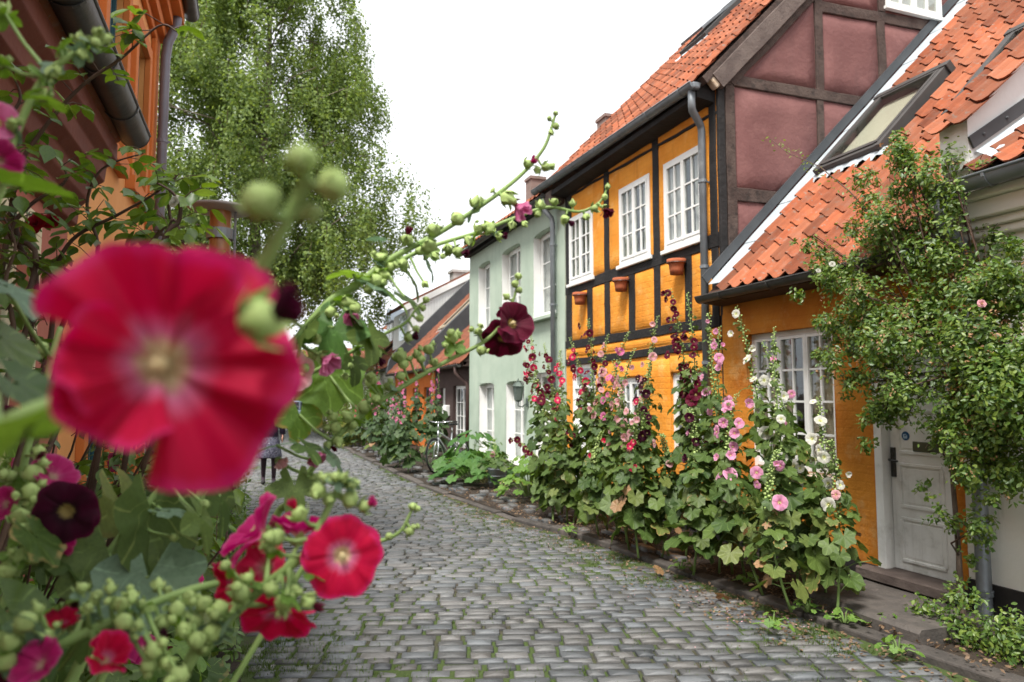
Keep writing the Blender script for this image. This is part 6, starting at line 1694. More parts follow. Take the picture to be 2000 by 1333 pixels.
stalk('hollyhock stalk with the sharp deep burgundy double bloom over the green house', (-.4, 1.2, .02), [(500, 1080, 1.25), (560, 985, 1.26), (610, 915, 1.27), (660, 852, 1.28), (720, 800, 1.29), (800, 747, 1.31), (880, 702, 1.33), (945, 668, 1.34), (980, 632, 1.35), (1003, 585, 1.36), (1012, 545, 1.36)], .007, .002,
      buds=[(1012, 540, 1.36, 8), (1006, 555, 1.36, 9), (1014, 567, 1.36, 9), (990, 580, 1.36, 9), (935, 648, 1.33, 11), (940, 685, 1.33, 11), (885, 660, 1.33, 13), (870, 675, 1.32, 8), (838, 683, 1.32, 13), (815, 693, 1.31, 11), (822, 702, 1.31, 10), (800, 700, 1.31, 9), (782, 698, 1.3, 14), (788, 712, 1.3, 13), (848, 708, 1.32, 9), (783, 735, 1.3, 10), (760, 755, 1.3, 12), (728, 742, 1.29, 14), (735, 780, 1.28, 12), (712, 795, 1.28, 14), (720, 750, 1.29, 9), (680, 815, 1.27, 15), (690, 830, 1.27, 12), (655, 835, 1.27, 13), (650, 815, 1.27, 11), (660, 862, 1.26, 11), (640, 870, 1.26, 13, cdir(.7, -.4, .2), BU), (615, 935, 1.25, 13), (590, 945, 1.25, 10)],
      flowers=[(1000, 632, 1.33, .046, cdir(.55, .25, .8), BU, 'cup', 1, True, 1), (983, 662, 1.36, .042, cdir(.0, -.5, .8), BU, 'open', 2, False, 2), (612, 885, 1.22, .030, cdir(.5, -.6, .5), PK, 'bell', 1, False, 0), (545, 900, 1.22, .02, cdir(.7, -.4, .4), PP, 'bell', 1, False, 1)],
      leaves=[(596, 872, 1.2, .04, cdir(.7, 0, .3), 30, 4, LEAF), (650, 895, 1.23, .04, rt, 50, 4, GREYLEAF), (575, 950, 1.2, .05, cdir(.2, 0, .5), 60, 4, LEAF), (540, 870, 1.2, .05, -rt, 10, 4, GREYLEAF), (645, 735, 1.33, .075, cdir(.2, 0, .6), 80, 1, FRESH), (585, 810, 1.3, .05, cdir(.3, 0, .4), 80, 2, FRESH), (770, 755, 1.3, .025, rt, 40, 5, GREYLEAF)])
stalk('wiry hollyhock stalk with near-black buds before the far roofs', (-.45, 1.2, .02), [(470, 850, 1.3), (560, 760, 1.3), (640, 712, 1.3), (700, 680, 1.3), (760, 648, 1.3), (793, 630, 1.3), (812, 605, 1.3), (828, 590, 1.3)], .005, .0016,
      buds=[(832, 586, 1.3, 7), (826, 602, 1.3, 8), (820, 622, 1.3, 9), (812, 642, 1.3, 8), (797, 660, 1.3, 11, cdir(.8, -.2, .2), DK), (733, 690, 1.28, 15, cdir(.5, -.7, .3), DK), (740, 660, 1.3, 9), (715, 672, 1.3, 11), (700, 690, 1.3, 8), (718, 655, 1.3, 8, cdir(-.6, .4, .2), BU), (683, 715, 1.29, 9), (650, 720, 1.29, 8), (675, 735, 1.28, 7)], leaves=[(690, 705, 1.3, .045, cdir(.4, 0, .2), 70, 4, LEAF)])
stalk('short hollyhock shoot with four green buds over the street', (-.4, .9, .02), [(560, 1160, 1.0), (640, 1095, 1.02), (700, 1063, 1.03), (750, 1055, 1.04), (782, 1038, 1.04), (798, 1010, 1.04), (806, 992, 1.04)], .0045, .0018,
      buds=[(806, 990, 1.04, 9), (816, 994, 1.04, 8), (800, 1038, 1.04, 12), (808, 1030, 1.04, 8), (760, 1048, 1.04, 10)])
stalk('hollyhock stalk with fuzzy buds before the dark gutter at upper left', (-.55, .72, .02), [(-40, 470, .8), (0, 350, .8), (40, 240, .81), (85, 152, .82), (128, 116, .82), (175, 82, .83)], .0055, .003,
      buds=[(192, 66, .83, 14), (205, 78, .83, 13), (186, 84, .82, 13), (157, 77, .83, 12), (162, 105, .82, 13), (125, 95, .83, 12), (101, 141, .82, 13), (82, 182, .82, 12), (24, 247, .8, 14), (3, 125, .85, 15), (5, 20, .85, 16)],
      flowers=[(-5, 240, .8, .026, cdir(.6, 0, .7), PK, 'cup', 0, False, 1), (-2, 315, .79, .026, cdir(.5, -.4, .6), MG, 'cup', 1, False, 2)],
      leaves=[(85, 150, .82, .022, -rt, -60, 5, FRESH), (92, 196, .81, .028, rt, 5, 5, FRESH), (118, 98, .82, .018, up_, -70, 5, FRESH), (40, 365, .72, .05, rt, 8, 3, FRESH)])
stalk('hollyhock with magenta and near-black blooms at the left edge', (-.62, 1.1, .02), [(20, 1150, 1.0), (35, 1000, 1.02), (50, 890, 1.04), (80, 790, 1.06), (100, 700, 1.08), (118, 640, 1.1)], .0065, .004,
      buds=[(82, 680, 1.07, 16, cdir(-.2, -.6, .5), MG), (72, 758, 1.05, 13, cdir(.2, -.6, .5), PK), (66, 925, .98, 21), (85, 915, 1.0, 12), (20, 930, 1.0, 16), (60, 960, .95, 18), (40, 1010, .93, 24), (55, 1035, .92, 18), (15, 1110, .9, 22), (35, 1085, .9, 16), (55, 985, .95, 14), (75, 880, 1.0, 15, cdir(.5, -.3, .3), BU)],
      flowers=[(128, 1000, .93, .044, cdir(.15, -.15, .9), DK, 'open', 0, False, 0), (105, 930, 1.0, .036, cdir(.5, .5, .2), MG, 'cup', 0, False, 1), (105, 1060, .96, .03, cdir(.4, -.5, .4), MG, 'cup', 2, False, 2), (10, 830, 1.0, .03, cdir(.2, .2, .8), DK, 'cup', 0, False, 1), (10, 985, .95, .03, cdir(-.2, .2, .9), MG, 'cup', 0, False, 0)],
      leaves=[(30, 750, .6, .045, rt, 40, 3, LEAF), (10, 560, .8, .05, rt, 30, 4, GREYLEAF), (130, 1090, .98, .05, rt, 40, 4, LEAF), (20, 1200, .8, .06, rt, 50, 3, LEAF), (70, 1050, .9, .045, rt, 50, 0, LEAF), (0, 660, .8, .05, rt, 45, 0, LEAF)])
stalk('thick hollyhock stem rising behind the large crimson bloom', (-.42, 1.05, .02), [(110, 1260, 1.0), (190, 1120, 1.02), (250, 1035, 1.05), (305, 968, 1.08), (360, 900, 1.1), (400, 840, 1.12)], .0085, .006,
      buds=[(365, 1018, 1.0, 12, cdir(.6, -.5, .3), PP), (400, 985, 1.05, 10), (340, 1050, 1.0, 9)],
      leaves=[(215, 1090, 1.0, .075, cdir(.3, 0, .5), 70, 0, LEAF), (290, 1130, .98, .085, cdir(.2, 0, .6), 40, 1, GREYLEAF), (240, 990, 1.1, .08, rt, 75, 2, LOWLEAF), (300, 1010, 1.05, .09, cdir(.6, 0, .2), 80, 3, LOWLEAF), (150, 1050, 1.0, .06, -rt, 60, 3, LEAF), (330, 1000, 1.0, .035, rt, 10, 4, GREYLEAF), (390, 1010, 1.0, .05, rt, 60, 5, LEAF), (180, 1210, .95, .07, cdir(-.4, 0, .5), 50, 1, LEAF), (430, 970, 1.1, .06, rt, 70, 4, LEAF), (60, 1240, .85, .06, rt, 70, 3, LEAF)])
# leafy hollyhocks filling the bed behind them
LG = 'leafy hollyhocks in the left bed'
LBED = [(-.62, 1.7, 1.25, 'leafy hollyhock in the left bed behind the magenta blooms'), (-.42, 2.0, 1.05, 'leafy hollyhock in the left bed below the large crimson bloom'), (-.85, 2.2, 1.45, 'leafy hollyhock against the pink wall below the cream window'), (-.30, 2.5, .9, 'leafy hollyhock at the street edge under the round crimson bloom'), (-.62, 2.9, 1.3, 'leafy hollyhock in the middle of the left bed'), (-.28, 3.2, .95, 'low leafy hollyhock at the street edge of the left bed'), (-.9, 3.4, 1.5, 'leafy hollyhock by the pink wall farther back'), (-.35, 4.0, 1.1, 'leafy hollyhock midway along the street edge on the left'), (-.75, 4.5, 1.4, 'leafy hollyhock where the pink and orange houses meet'), (-.35, 5.0, 1.2, 'leafy hollyhock before the tall orange house'), (-.7, 6.0, 1.5, 'leafy hollyhock by the tall orange house wall'), (-.35, 6.5, 1.2, 'leafy hollyhock near the street lamp'), (-.55, 8.2, 1.5, 'leafy hollyhock beyond the street lamp'), (-.5, 1.25, .95, 'leafy hollyhock at the lower left corner'), (-.22, 1.75, .75, 'low leaves at the lower edge of the left bed')]
for i, (x, y, h, lab) in enumerate(LBED):
    hollyhock(lab, (x, y, .03), (x + rnd.uniform(-.08, .1), y + rnd.uniform(-.05, .05), h), [MG, BU, PK], nleaf=34, nfl=2 if y > 2 else 0, lr=(.06, .13), fr=.045, seed=500 + i, leafm=LEAF if i % 3 else FRESH, low=.12, wallx=99, group=LG, bias=(.9, -.7), tl=(.1, .98), tf=(.85, .98), nb=8)

# ---------------------------------------------------------------- climbing roses on the left walls
RLEAF_T = ([(0, 0, 0)] + [((-1) ** (s_ < 0) * 0 + s_ * w, y, .05 * abs(s_)) for s_ in (-1, 1) for (w, y) in ((.17, .14), (.30, .36), (.27, .6), (.13, .84))] + [(0, 1.0, -.07), (0, .35, -.03), (0, .7, -.05)], [(0, 10, 1), (1, 10, 2), (2, 10, 11, 3), (3, 11, 4), (4, 11, 9), (0, 5, 10), (5, 6, 10), (6, 7, 11, 10), (7, 8, 11), (8, 9, 11)], None)
RLEAF_T = (RLEAF_T[0], RLEAF_T[1], [(.5 + v[0], v[1]) for v in RLEAF_T[0]])
_rlm = {}
def roseleaf(mat):
    if mat.name not in _rlm: _rlm[mat.name] = tmesh('leaf', RLEAF_T, [mat])
    return _rlm[mat.name]
def left_rose(label, root, canes, seed, sz=(.05, .072), mats=None, thick=.011, gap=.036, blooms=()):
    rr = random.Random(seed); root = Vector(root); th = thing('climbing_rose', label, 'climbing rose', root, 'climbing roses on the left walls'); m = MB(); mats = mats or [NEARROSE]
    for path in canes:
        P = [at(x, y, d) for x, y, d in path]; pts = smooth_path([root + Vector((rr.uniform(-.06, .06), rr.uniform(-.06, .06), 0)), root + (P[0] - root) * .5 + Vector((rr.uniform(-.1, .1), 0, .1))] + P, 6); n = len(pts)
        m.tube(pts, [thick * (1 - .82 * i / (n - 1)) for i in range(n)], 6)
        vis = smooth_path(P, 10); acc = 0; last = vis[0]; side = 1
        for p in vis[1:]:
            acc += (p - last).length; tg = (p - last).normalized(); last = p
            if acc > gap * rr.uniform(.7, 1.3):
                acc = 0; side = -side
                out = (tg.cross(Vector((0, 0, 1))) * side + Vector((rr.gauss(0, .4), rr.gauss(0, .4), rr.uniform(-.1, .5))) + CT_ * .3).normalized(); L = rr.uniform(.06, .11)
                e = p + out * L; m.tube([p, (p + e) / 2 + Vector((0, 0, .008)), e], [.0016, .0014, .001], 4, cap=False)
                for (f_, sd_) in ((1, 0), (.62, 1), (.62, -1), (.3, 1), (.3, -1))[:rr.choice((3, 5, 5))]:
                    q = p + out * L * f_; o2 = (out + out.cross(Vector((0, 0, 1))) * sd_ * 1.3).normalized()
                    put('leaf', roseleaf(rr.choice(mats)), q, leafrot(o2 + Vector((0, 0, .01)), R(rr.uniform(-10, 60)), R(rr.uniform(-40, 40))), rr.uniform(*sz) * (1 if sd_ == 0 else .82), th)
    m.build('canes', CANE, th, smooth=True, fixn=False)
    for k, (x, y, d, s_, mat) in enumerate(blooms): rosette('rose', th, at(x, y, d), cdir(rnd.uniform(-.4, .4), .3, .9), s_, mat, k)
    return th
BRIGHTROSE = leafmat('bright_near_rose_leaf', (.10, .19, .04), (.17, .25, .05), trans=.4, spec=.5, rough=.4, veins=1)
left_rose('climbing rose with dark canes and red blooms beside the cream window', (-.95, 2.0, .03), [
    [(60, 620, 2.0), (35, 470, 2.0), (28, 350, 2.0), (92, 243, 2.0), (167, 162, 2.0), (235, 116, 2.0), (310, 51, 2.0), (345, 62, 2.0)],
    [(90, 700, 2.1), (100, 560, 2.1), (140, 470, 2.1), (230, 420, 2.1), (300, 380, 2.1), (350, 340, 2.1)],
    [(120, 640, 2.2), (190, 500, 2.2), (170, 400, 2.2), (200, 330, 2.2), (280, 300, 2.2)],
    [(60, 560, 1.9), (20, 460, 1.9), (60, 400, 1.9), (130, 350, 1.9), (95, 290, 1.9)],
    [(20, 720, 1.8), (10, 560, 1.8), (30, 480, 1.8), (5, 420, 1.8)],
    [(100, 760, 1.9), (60, 650, 1.9), (110, 560, 1.9), (70, 520, 1.9)],
    [(210, 600, 2.1), (150, 540, 2.1), (60, 500, 2.1), (0, 520, 2.1)],
    [(30, 350, 2.0), (10, 250, 2.0), (40, 190, 2.0), (10, 120, 2.0)]], 3, blooms=[(75, 438, 1.9, .03, petalmat('dark_red_rose', (.22, .0, .01), (.3, .01, .03), (.2, 0, .01), (.2, 0, .01))), (98, 436, 1.92, .026, MATS['dark_red_rose']), (62, 452, 1.9, .022, MATS['dark_red_rose'])])
left_rose('light-leaved climbing rose reaching toward the street lamp', (-.75, 2.8, .03), [
    [(240, 580, 2.0), (300, 470, 2.0), (340, 430, 2.0), (355, 470, 2.0), (370, 500, 2.0)],
    [(300, 540, 1.9), (350, 430, 1.9), (340, 380, 1.9), (290, 350, 1.9)],
    [(420, 640, 2.0), (450, 580, 2.0), (470, 545, 2.0), (440, 530, 2.0)],
    [(280, 520, 2.1), (330, 460, 2.1), (330, 390, 2.1), (345, 340, 2.1)],
    [(400, 600, 1.9), (420, 555, 1.9), (480, 540, 1.9)]], 5, sz=(.052, .075), mats=[BRIGHTROSE, NEARROSE], gap=.036, blooms=[(345, 395, 1.9, .02, WH), (440, 525, 1.9, .035, petalmat('cream_rose', (.75, .62, .38), (.8, .7, .5), (.7, .55, .3), (.7, .5, .2))), (455, 555, 1.9, .03, MATS['cream_rose'])])
left_rose('low tangled rose bush under the left windows', (-.95, 3.2, .03), [[(100 + 40 * k, 900 - 20 * (k % 3), 2.3), (90 + 45 * k, 760, 2.3), (70 + 48 * k, 640 + 30 * (k % 2), 2.3)] for k in range(8)] + [[(60 + 50 * k, 1100, 2.1), (50 + 55 * k, 1000, 2.1), (80 + 50 * k, 900, 2.1)] for k in range(8)], 9, gap=.05, mats=[NEARROSE], thick=.006)
def filler():
    th = thing('ground_ivy', 'dense low greenery covering the left flower bed', 'greenery', (-.6, 4, .02)); r = np.random.default_rng(3); n = 9000
    y = .9 + 10.5 * r.random(n) ** 1.3; x = -1.15 + 1.1 * r.random(n); z = .04 + (.55 + .5 * (x < -.6)) * r.random(n) ** 1.5
    foliage('foliage', th, np.stack([x, y, z], 1), (.04, .075), np.tile([.5, -.5, .4], (n, 1)), ROSELEAF, 4)
    th['kind'] = 'stuff'; del th['category']
filler()
# ---------------------------------------------------------------- bicycle, person, car, fence
def tube_part(parent, name, segs, r, mat, n=8):
    m = MB()
    for p in segs: m.tube(p, r, n)
    return m.build(name, mat, parent, smooth=True)
SILVER = surf('silver_bicycle_paint', (.55, .57, .60), (.5, .52, .55), 5, .3, .02, 30, metal=.7, spec=.6)
BLACKR = surf('black_rubber', (.018, .018, .018), (.025, .025, .025), 5, .7, .1, 50)
CHROME = surf('chrome', (.7, .7, .72), (.65, .65, .67), 5, .15, .0, 30, metal=1.0)
def bicycle(rear, front):
    rear = Vector(rear); front = Vector(front); d = (front - rear); d.z = 0; d.normalize(); z = Vector((0, 0, 1)); s_ = d.cross(z)
    lean = .10; zz = (z + s_ * lean).normalized(); th = thing('bicycle', 'silver city bicycle leaning before the brown house', 'bicycle', rear)
    W = .34; P = lambda a, h, w=0: rear + d * a + zz * h + s_ * w
    for nm, a in (('wheel', 0.0), ('wheel', 1.05)):
        c = P(a, W); ax = s_ - zz * lean; ax = d.cross(zz).normalized()
        m = MB(); n = 36; m.tube([c + (d * math.cos(2 * math.pi * k / n) + zz * math.sin(2 * math.pi * k / n)) * W for k in range(n + 1)], .020, 8, cap=False); wh = m.build(nm, BLACKR, th, smooth=True)
        m = MB(); m.tube([c + (d * math.cos(2 * math.pi * k / n) + zz * math.sin(2 * math.pi * k / n)) * (W - .025) for k in range(n + 1)], .011, 6, cap=False); m.build('rim', CHROME, wh, smooth=True)
        m = MB()
        for k in range(28):
            a_ = 2 * math.pi * k / 28; m.tube([c + ax * (.025 if k % 2 else -.025), c + (d * math.cos(a_) + zz * math.sin(a_)) * (W - .03)], .0016, 4, cap=False)
        m.build('spokes', CHROME, wh); m = MB(); m.tube([c - ax * .045, c + ax * .045], .022, 10); m.build('hub', CHROME, wh, smooth=True)
        m = MB(); m.tube([c + (d * math.cos(t) + zz * math.sin(t)) * (W + .03) for t in [R(k) for k in range(10 if a else 0, 190 if a else 171, 12)]], .014, 6); m.build('mudguard', BLACKR, th, smooth=True)
    bb, st, sc, hd, hb = P(.46, .29), P(.30, .78), P(.27, .93), P(.86, .86), P(.89, .72)
    tube_part(th, 'frame', [[hb, bb], [bb, st], [P(.86, .83), P(.335, .62)], [bb, P(0, W, .03)], [bb, P(0, W, -.03)], [P(.335, .62), P(0, W, .03)], [P(.335, .62), P(0, W, -.03)], [hd, hb]], .017, SILVER)
    tube_part(th, 'fork', [[hb, P(.97, .55, .045), P(1.05, W, .045)], [hb, P(.97, .55, -.045), P(1.05, W, -.045)]], .012, SILVER)
    tube_part(th, 'seat_post', [[st, sc]], .013, CHROME)
    m = MB(); vs = [(-.14, .07, .0), (-.14, -.07, .0), (-.05, -.085, .01), (.06, -.03, .0), (.15, -.014, -.01), (.15, .014, -.01), (.06, .03, 0), (-.05, .085, .01)]
    b = [sc + d * (x + .0) + s_ * y + zz * (w + .02) for x, y, w in vs]; m.prism(b, zz * .045); m.build('saddle', BLACKR, th, bevel=.018)
    tube_part(th, 'handlebar', [[hd, P(.84, 1.0)], [P(.80, 1.03, .0), P(.82, 1.03, .10), P(.74, 1.05, .26), P(.60, 1.04, .30)], [P(.80, 1.03, .0), P(.82, 1.03, -.10), P(.74, 1.05, -.26), P(.60, 1.04, -.30)], [P(.84, 1.0), P(.80, 1.03)]], .012, CHROME)
    tube_part(th, 'grip', [[P(.70, 1.045, .275), P(.58, 1.04, .305)], [P(.70, 1.045, -.275), P(.58, 1.04, -.305)]], .018, BLACKR)
    tube_part(th, 'carrier', [[P(.22, .72, .06), P(-.22, .74, .06)], [P(.22, .72, -.06), P(-.22, .74, -.06)], [P(-.22, .74, -.06), P(-.22, .74, .06)], [P(0, .74, .06), P(0, W, .05)], [P(0, .74, -.06), P(0, W, -.05)], [P(-.1, .74, -.06), P(-.1, .74, .06)], [P(.1, .735, -.06), P(.1, .735, .06)]], .006, BLACKR)
    m = MB(); m.obox(P(-.25, .70), d * .015, s_ * .045, zz * .03); m.build('rear_light', surf('red_reflector', (.5, .01, .01), (.45, .01, .01), 5, .25, .02, 30, spec=.6), th, bevel=.012)
    tube_part(th, 'crank', [[P(.46, .29, -.05), P(.46, .29, .05)], [P(.46, .29, .06), P(.52, .13, .06)], [P(.46, .29, -.06), P(.40, .45, -.06)], [P(.52, .13, .04), P(.52, .13, .15)], [P(.40, .45, -.04), P(.40, .45, -.15)]], .010, CHROME)
    m = MB(); m.lathe([(.0, 0), (.09, 0), (.09, .006), (0, .006)], P(.46, .29, .05), 20, d.cross(zz)); m.build('chainring', BLACKR, th)
    tube_part(th, 'kickstand', [[P(.40, .27, .03), P(.36, .02, .14)]], .009, CHROME)
bicycle((4.30, 15.35, .05), (3.55, 14.6, .05))

def person(p):
    p = Vector(p); th = thing('person', 'person in dark purple coat and patterned skirt walking, mostly hidden by the crimson bloom', 'person', p)
    def skin(name, verts, edges, rad, mat, par, root=0):
        me = bpy.data.meshes.new(name); me.from_pydata([tuple(v) for v in verts], edges, []); me.materials.append(mat)
        o = bpy.data.objects.new(name, me); COL.objects.link(o); o.parent = par; ORG[o.name] = p
        o.modifiers.new('skin', 'SKIN')
        for i, r in enumerate(rad): me.skin_vertices[0].data[i].radius = r if isinstance(r, tuple) else (r, r)
        me.skin_vertices[0].data[root].use_root = True
        s_ = o.modifiers.new('sub', 'SUBSURF'); s_.levels = 2; s_.render_levels = 2
        for f in me.polygons: f.use_smooth = True
        return o
    SK = surf('skin', (.48, .27, .19), (.44, .24, .17), 5, .55, .05, 40)
    V = [(0, 0, .92), (0, .0, 1.12), (0, 0, 1.32), (0, .0, 1.42), (0, -.01, 1.52), (0, -.02, 1.60), (0, -.02, 1.67), (.16, 0, 1.36), (.22, .02, 1.12), (.22, -.06, .90), (.22, -.09, .80), (-.16, 0, 1.36), (-.21, -.02, 1.12), (-.20, -.12, .92), (-.20, -.15, .82), (.08, 0, .88), (.09, -.06, .50), (.09, .02, .10), (.09, -.10, .045), (-.08, 0, .88), (-.09, .06, .50), (-.09, .16, .12), (-.09, .06, .045)]
    E_ = [(0, 1), (1, 2), (2, 3), (3, 4), (4, 5), (5, 6), (2, 7), (7, 8), (8, 9), (9, 10), (2, 11), (11, 12), (12, 13), (13, 14), (0, 15), (15, 16), (16, 17), (17, 18), (0, 19), (19, 20), (20, 21), (21, 22)]
    Rr = [(.15, .11), (.12, .09), (.14, .10), (.055, .055), (.085, .095), (.09, .10), (.05, .06), .055, .042, .032, .03, .055, .042, .032, .03, .085, .06, .038, .035, .085, .06, .038, .035]
    body = skin('body', V, E_, Rr, surf('dark_tights', (.03, .015, .025), (.035, .02, .03), 5, .7, .1, 50), th)
    m = MB(); m.ball(p + Vector((0, -.02, 1.60)), .092, 16, 10, (.86, 1.0, 1.22)); hd = m.build('head', SK, th, smooth=True)
    m = MB(); m.ball(p + Vector((0, -.118, 1.59)), .018, 8, 5, (.7, 1, 1.2)); m.build('nose', SK, hd, smooth=True)
    for sx in (-1, 1):
        m = MB(); m.ball(p + Vector((sx * .034, -.098, 1.615)), .011, 8, 5); m.build('eye', BLACKR, hd, smooth=True)
        m = MB(); m.ball(p + Vector((sx * .082, -.02, 1.60)), .022, 8, 5, (.4, .8, 1.3)); m.build('ear', SK, hd, smooth=True)
    m = MB(); m.ball(p + Vector((0, -.105, 1.555)), .02, 8, 4, (1.2, .4, .35)); m.build('mouth', surf('lips', (.4, .12, .1), (.4, .12, .1)), hd, smooth=True)
    m = MB(); m.ball(p + Vector((0, .012, 1.625)), .105, 16, 10, (.9, 1.0, 1.12)); m.build('hair', surf('dark_brown_hair', (.03, .018, .012), (.04, .025, .016), 10, .6, .3, 60, stretch=(1, 1, .2)), hd, smooth=True)
    coat = MB(); coat.lathe([(.13, .78), (.165, .82), (.15, 1.0), (.135, 1.12), (.16, 1.28), (.14, 1.40), (.06, 1.46)], p, 20); coat.build('coat', surf('dark_purple_cloth', (.02, .012, .03), (.03, .018, .04), 8, .85, .2, 60), th, smooth=True)
    m = MB()
    for sx, a in ((1, ((.15, 0, 1.38), (.225, .02, 1.12), (.225, -.05, .93))), (-1, ((-.15, 0, 1.38), (-.215, -.02, 1.12), (-.205, -.11, .95)))): m.tube([p + Vector(q) for q in a], [.07, .06, .048], 10)
    m.build('sleeves', MATS['dark_purple_cloth'], th, smooth=True)
    for (x, y, z) in ((.225, -.07, .88), (-.205, -.13, .90)):
        m = MB(); m.ball(p + Vector((x, y, z)), .035, 8, 6, (.5, .9, 1.2))
        for k in range(4): m.tube([p + Vector((x, y - .03 + .018 * k, z - .03)), p + Vector((x, y - .035 + .019 * k, z - .075)), p + Vector((x * .97, y - .03 + .017 * k, z - (.10, .115, .112, .095)[k]))], [.009, .0085, .007], 6)
        m.tube([p + Vector((x, y - .03, z + .0)), p + Vector((x * .96, y - .055, z - .03)), p + Vector((x * .95, y - .06, z - .06))], [.010, .009, .007], 6); m.build('hand', SK, th, smooth=True)
    m = MB(); m.lathe([(.15, .92), (.19, .75), (.23, .52), (.225, .50), (.14, .9)], p, 24); m.build('skirt', surf('patterned_skirt_cloth', (.03, .03, .05), (.12, .12, .17), 30, .85, .2, 60, c3=(.35, .35, .4), c3scale=45, c3lo=.58, c3hi=.62), th, smooth=True)
    for x, y in ((.09, -.07), (-.09, .09)):
        m = MB(); m.ball(p + Vector((x, y, .045)), .05, 10, 6, (.8, 1.9, .9)); m.build('shoe', BLACKR, th, smooth=True)
person(at(524, 948, Z=0))

def car(c, yaw):
    c = Vector(c); th = thing('parked_car', 'small pale blue car parked at the far end of the lane', 'car', c)
    d = Vector((math.cos(yaw), math.sin(yaw), 0)); s_ = Vector((-d.y, d.x, 0)); P = lambda a, w, h: c + d * a + s_ * w + Vector((0, 0, h))
    PAINT = surf('pale_blue_car_paint', (.45, .55, .68), (.42, .52, .65), 2, .25, .0, 20, coat=.6, spec=.5)
    m = MB(); low = [(-1.9, .35), (-1.95, .7), (-1.75, .92), (.75, .95), (1.75, .78), (1.92, .6), (1.9, .32)]
    m.prism([P(a, -.8, h) for a, h in low], s_ * 1.6); m.build('body', PAINT, th, bevel=.07)
    cab = [(-1.72, .92), (-1.4, 1.40), (.1, 1.45), (.85, .95)]
    m = MB(); m.prism([P(a, -.70, h) for a, h in cab], s_ * 1.4); m.build('cabin', PAINT, th, bevel=.06)
    DG = MATS['dark_pane']
    for sg in (-1, 1):
        for seg in ([(-1.5, .97), (-1.28, 1.34), (-.6, 1.36), (-.6, .97)], [(-.52, .97), (-.52, 1.36), (.05, 1.38), (.62, .97)]):
            m = MB(); m.prism([P(a, sg * .712, h) for a, h in seg], s_ * sg * .008); m.build('side_window', DG, th)
    m = MB(); m.prism([P(.90, -.62, .97), P(.90, .62, .97), P(.16, .58, 1.41), P(.16, -.58, 1.41)], d * .02); m.build('windscreen', DG, th)
    m = MB(); m.prism([P(-1.78, -.62, .97), P(-1.78, .62, .97), P(-1.46, .58, 1.37), P(-1.46, -.58, 1.37)], d * -.02); m.build('rear_window', DG, th)
    for a in (-1.2, 1.2):
        for sg in (-1, 1):
            m = MB(); m.lathe([(.0, -.09), (.24, -.09), (.31, -.07), (.31, .07), (.24, .09), (0, .09)], P(a, sg * .74, .31), 20, s_); w = m.build('wheel', BLACKR, th, smooth=False)
            m = MB(); m.lathe([(.0, .0), (.19, .0), (.19, .01)], P(a, sg * .845, .31), 16, s_ * sg); m.build('rim', CHROME, w)
    for sg in (-1, 1):
        m = MB(); m.ball(P(1.82, sg * .6, .66), .11, 10, 6); m.build('headlight', surf('lamp_glass', (.8, .8, .78), (.8, .8, .78), 3, .15, 0, 10), th, smooth=True)
car((2.6, 39.0, -.02), R(8))
fe = thing('picket_fence', 'white fence at the far end of the lane behind the hedge', 'fence', (-.4, 35.9, 0))
for k in range(16):
    x = -1.6 + k * .2; m = MB(); m.box(x - .05, x + .05, 35.88, 35.92, 0, 1.25); m.build('picket', WHITEP, fe)
for zz in (.35, .95):
    m = MB(); m.box(-1.75, 1.6, 35.92, 35.96, zz - .04, zz + .04); m.build('rail', WHITEP, fe)

# ---------------------------------------------------------------- grass in the joints, dry leaves, fallen petals
def tufts():
    r = np.random.default_rng(8); P = []
    for k in range(7600):
        if k < 3200:
            y = 3.0 + 12 * r.random() ** 1.4; e = abs(r.normal(0, .38)); x = kx(y) - .05 - e
        elif k < 5200:
            y = 2.9 + 4.5 * r.random() ** 1.5; x = lx(y) + abs(r.normal(0, .35))
        else:
            y = 3 + 14 * r.random() ** 1.3; x = lx(y) + (kx(y) - lx(y)) * r.random()
        if mnoise.noise(Vector((x * 2.1, y * 2.1, 3.3))) < (-.02 if k < 5200 else .1): continue
        P.append((x, y, -.012))
    P = np.array(P); P = np.repeat(P, 7, 0) + np.concatenate([r.normal(0, .014, (len(P) * 7, 2)), np.zeros((len(P) * 7, 1))], 1)
    n = len(P); a = r.uniform(0, 6.28, n); tl = r.uniform(.1, .7, n); h = r.uniform(.018, .045, n)
    T = np.zeros((n, 3, 4)); T[:, :, 3] = P
    T[:, 0, 0] = np.cos(a) * .006; T[:, 1, 0] = np.sin(a) * .006
    T[:, 0, 1] = -np.sin(a) * h * tl; T[:, 1, 1] = np.cos(a) * h * tl; T[:, 2, 1] = h
    T[:, :, 2] = np.array([0, 0, 1])
    V, lo, ct, uv, vv = scatter([(-.5, 0, 0), (.5, 0, 0), (.3, .6, 0), (0, 1, 0), (-.3, .6, 0)], [(0, 1, 2, 4), (4, 2, 3)], T, r.random(n), [(.5, .5)] * 5)
    tag(put('grass', npmesh('grass', V, lo, ct, [GRASSM], None, uv, vv, True), (0, 0, 0), kind='stuff'), 'short grass and moss growing in the cobble joints')
tufts()
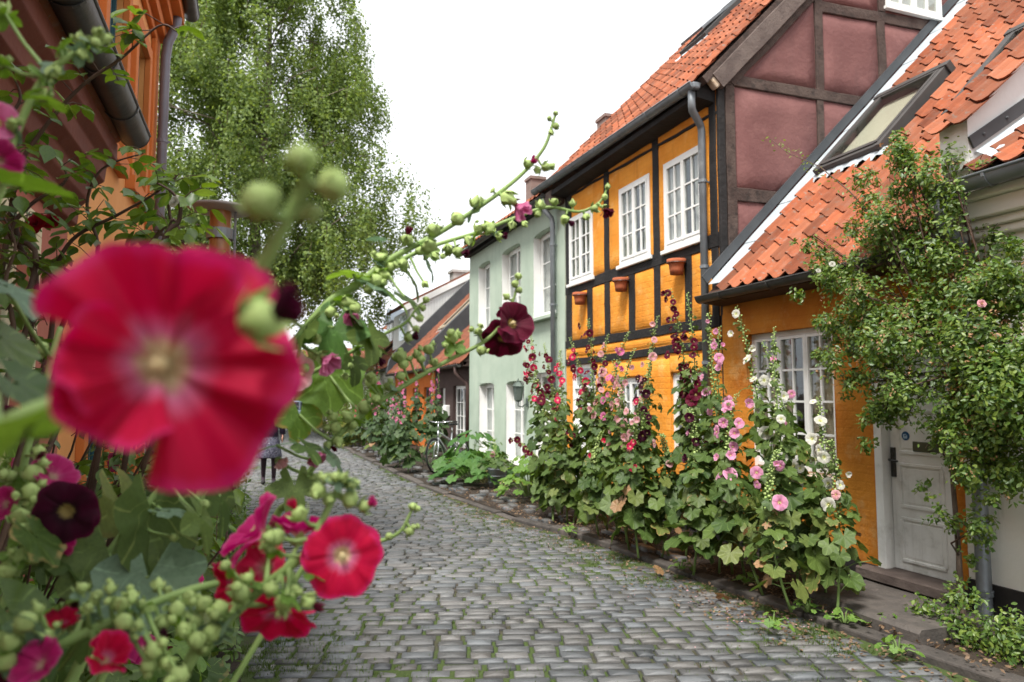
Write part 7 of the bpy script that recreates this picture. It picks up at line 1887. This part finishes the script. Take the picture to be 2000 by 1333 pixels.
def litter():
    r = np.random.default_rng(18); n = 3600; y = 3.0 + 9 * r.random(n) ** 1.1; off = np.where(r.random(n) < .5, r.normal(-.08, .2, n), r.uniform(.1, 1.1, n)); x = np.array([kx(v) for v in y]) + off
    z = np.where(off < 0, .012, .095); z = np.where(off > .17, .07, z)
    y2 = r.normal(4.6, .5, 500); x2 = np.array([kx(v) for v in y2]) + r.normal(-.25, .22, 500)
    P = np.concatenate([np.stack([x, y, z], 1), np.stack([x2, y2, np.where(x2 < np.array([kx(v) for v in y2]), .014, .1)], 1)])
    T, var = leaf_cloud(P, (.008, .045), np.tile([0, 0, 1.6], (len(P), 1)), 5)
    V, lo, ct, uv, vv = scatter(SL_V, SL_F, T, var, [(.5, .5)] * 5)
    tag(put('dry_leaves', npmesh('dry_leaves', V, lo, ct, [LITTER], None, uv, vv, True), (0, 0, 0), kind='stuff'), 'dry brown leaf litter along the kerb')
    n = 170; y = 4 + 6 * r.random(n); x = np.array([kx(v) for v in y]) + r.normal(-.3, .35, n); P = np.stack([x, y, np.where(x < np.array([kx(v) for v in y]), .02, .1)], 1)
    T, var = leaf_cloud(P, (.012, .022), np.tile([0, 0, 2.5], (n, 1)), 6)
    V, lo, ct, uv, vv = scatter(SL_V, SL_F, T, var, [(.5, .9)] * 5)
    tag(put('fallen_petals', npmesh('fallen_petals', V, lo, ct, [PP], None, uv, vv, True), (0, 0, 0), kind='stuff'), 'scattered pale fallen petals on the cobbles')
litter()
for i, (px, py, s_, lab) in enumerate(((1412, 1168, .07, 'large curled dry leaf on the cobbles at the kerb'), (1760, 1238, .07, 'curled dry leaf lying on the kerb before the doorstep'), (1285, 1118, .07, 'pale dry leaf on the cobbles below the burgundy hollyhocks'), (1240, 1062, .07, 'pale withered leaf standing against the kerb'))):
    q = at(px, py, Z=.04 if i < 3 else .08)
    tag(put('fallen_leaf', leafme(DEADLEAF, (5, 2, 1, 4)[i]), q + Vector((0, 0, .02)), leafrot(Vector((rnd.uniform(-1, 1), rnd.uniform(-1, 1), 0)), R(20 if i < 3 else -50), .5), s_), lab, 'leaf', 'large fallen leaves by the kerb')
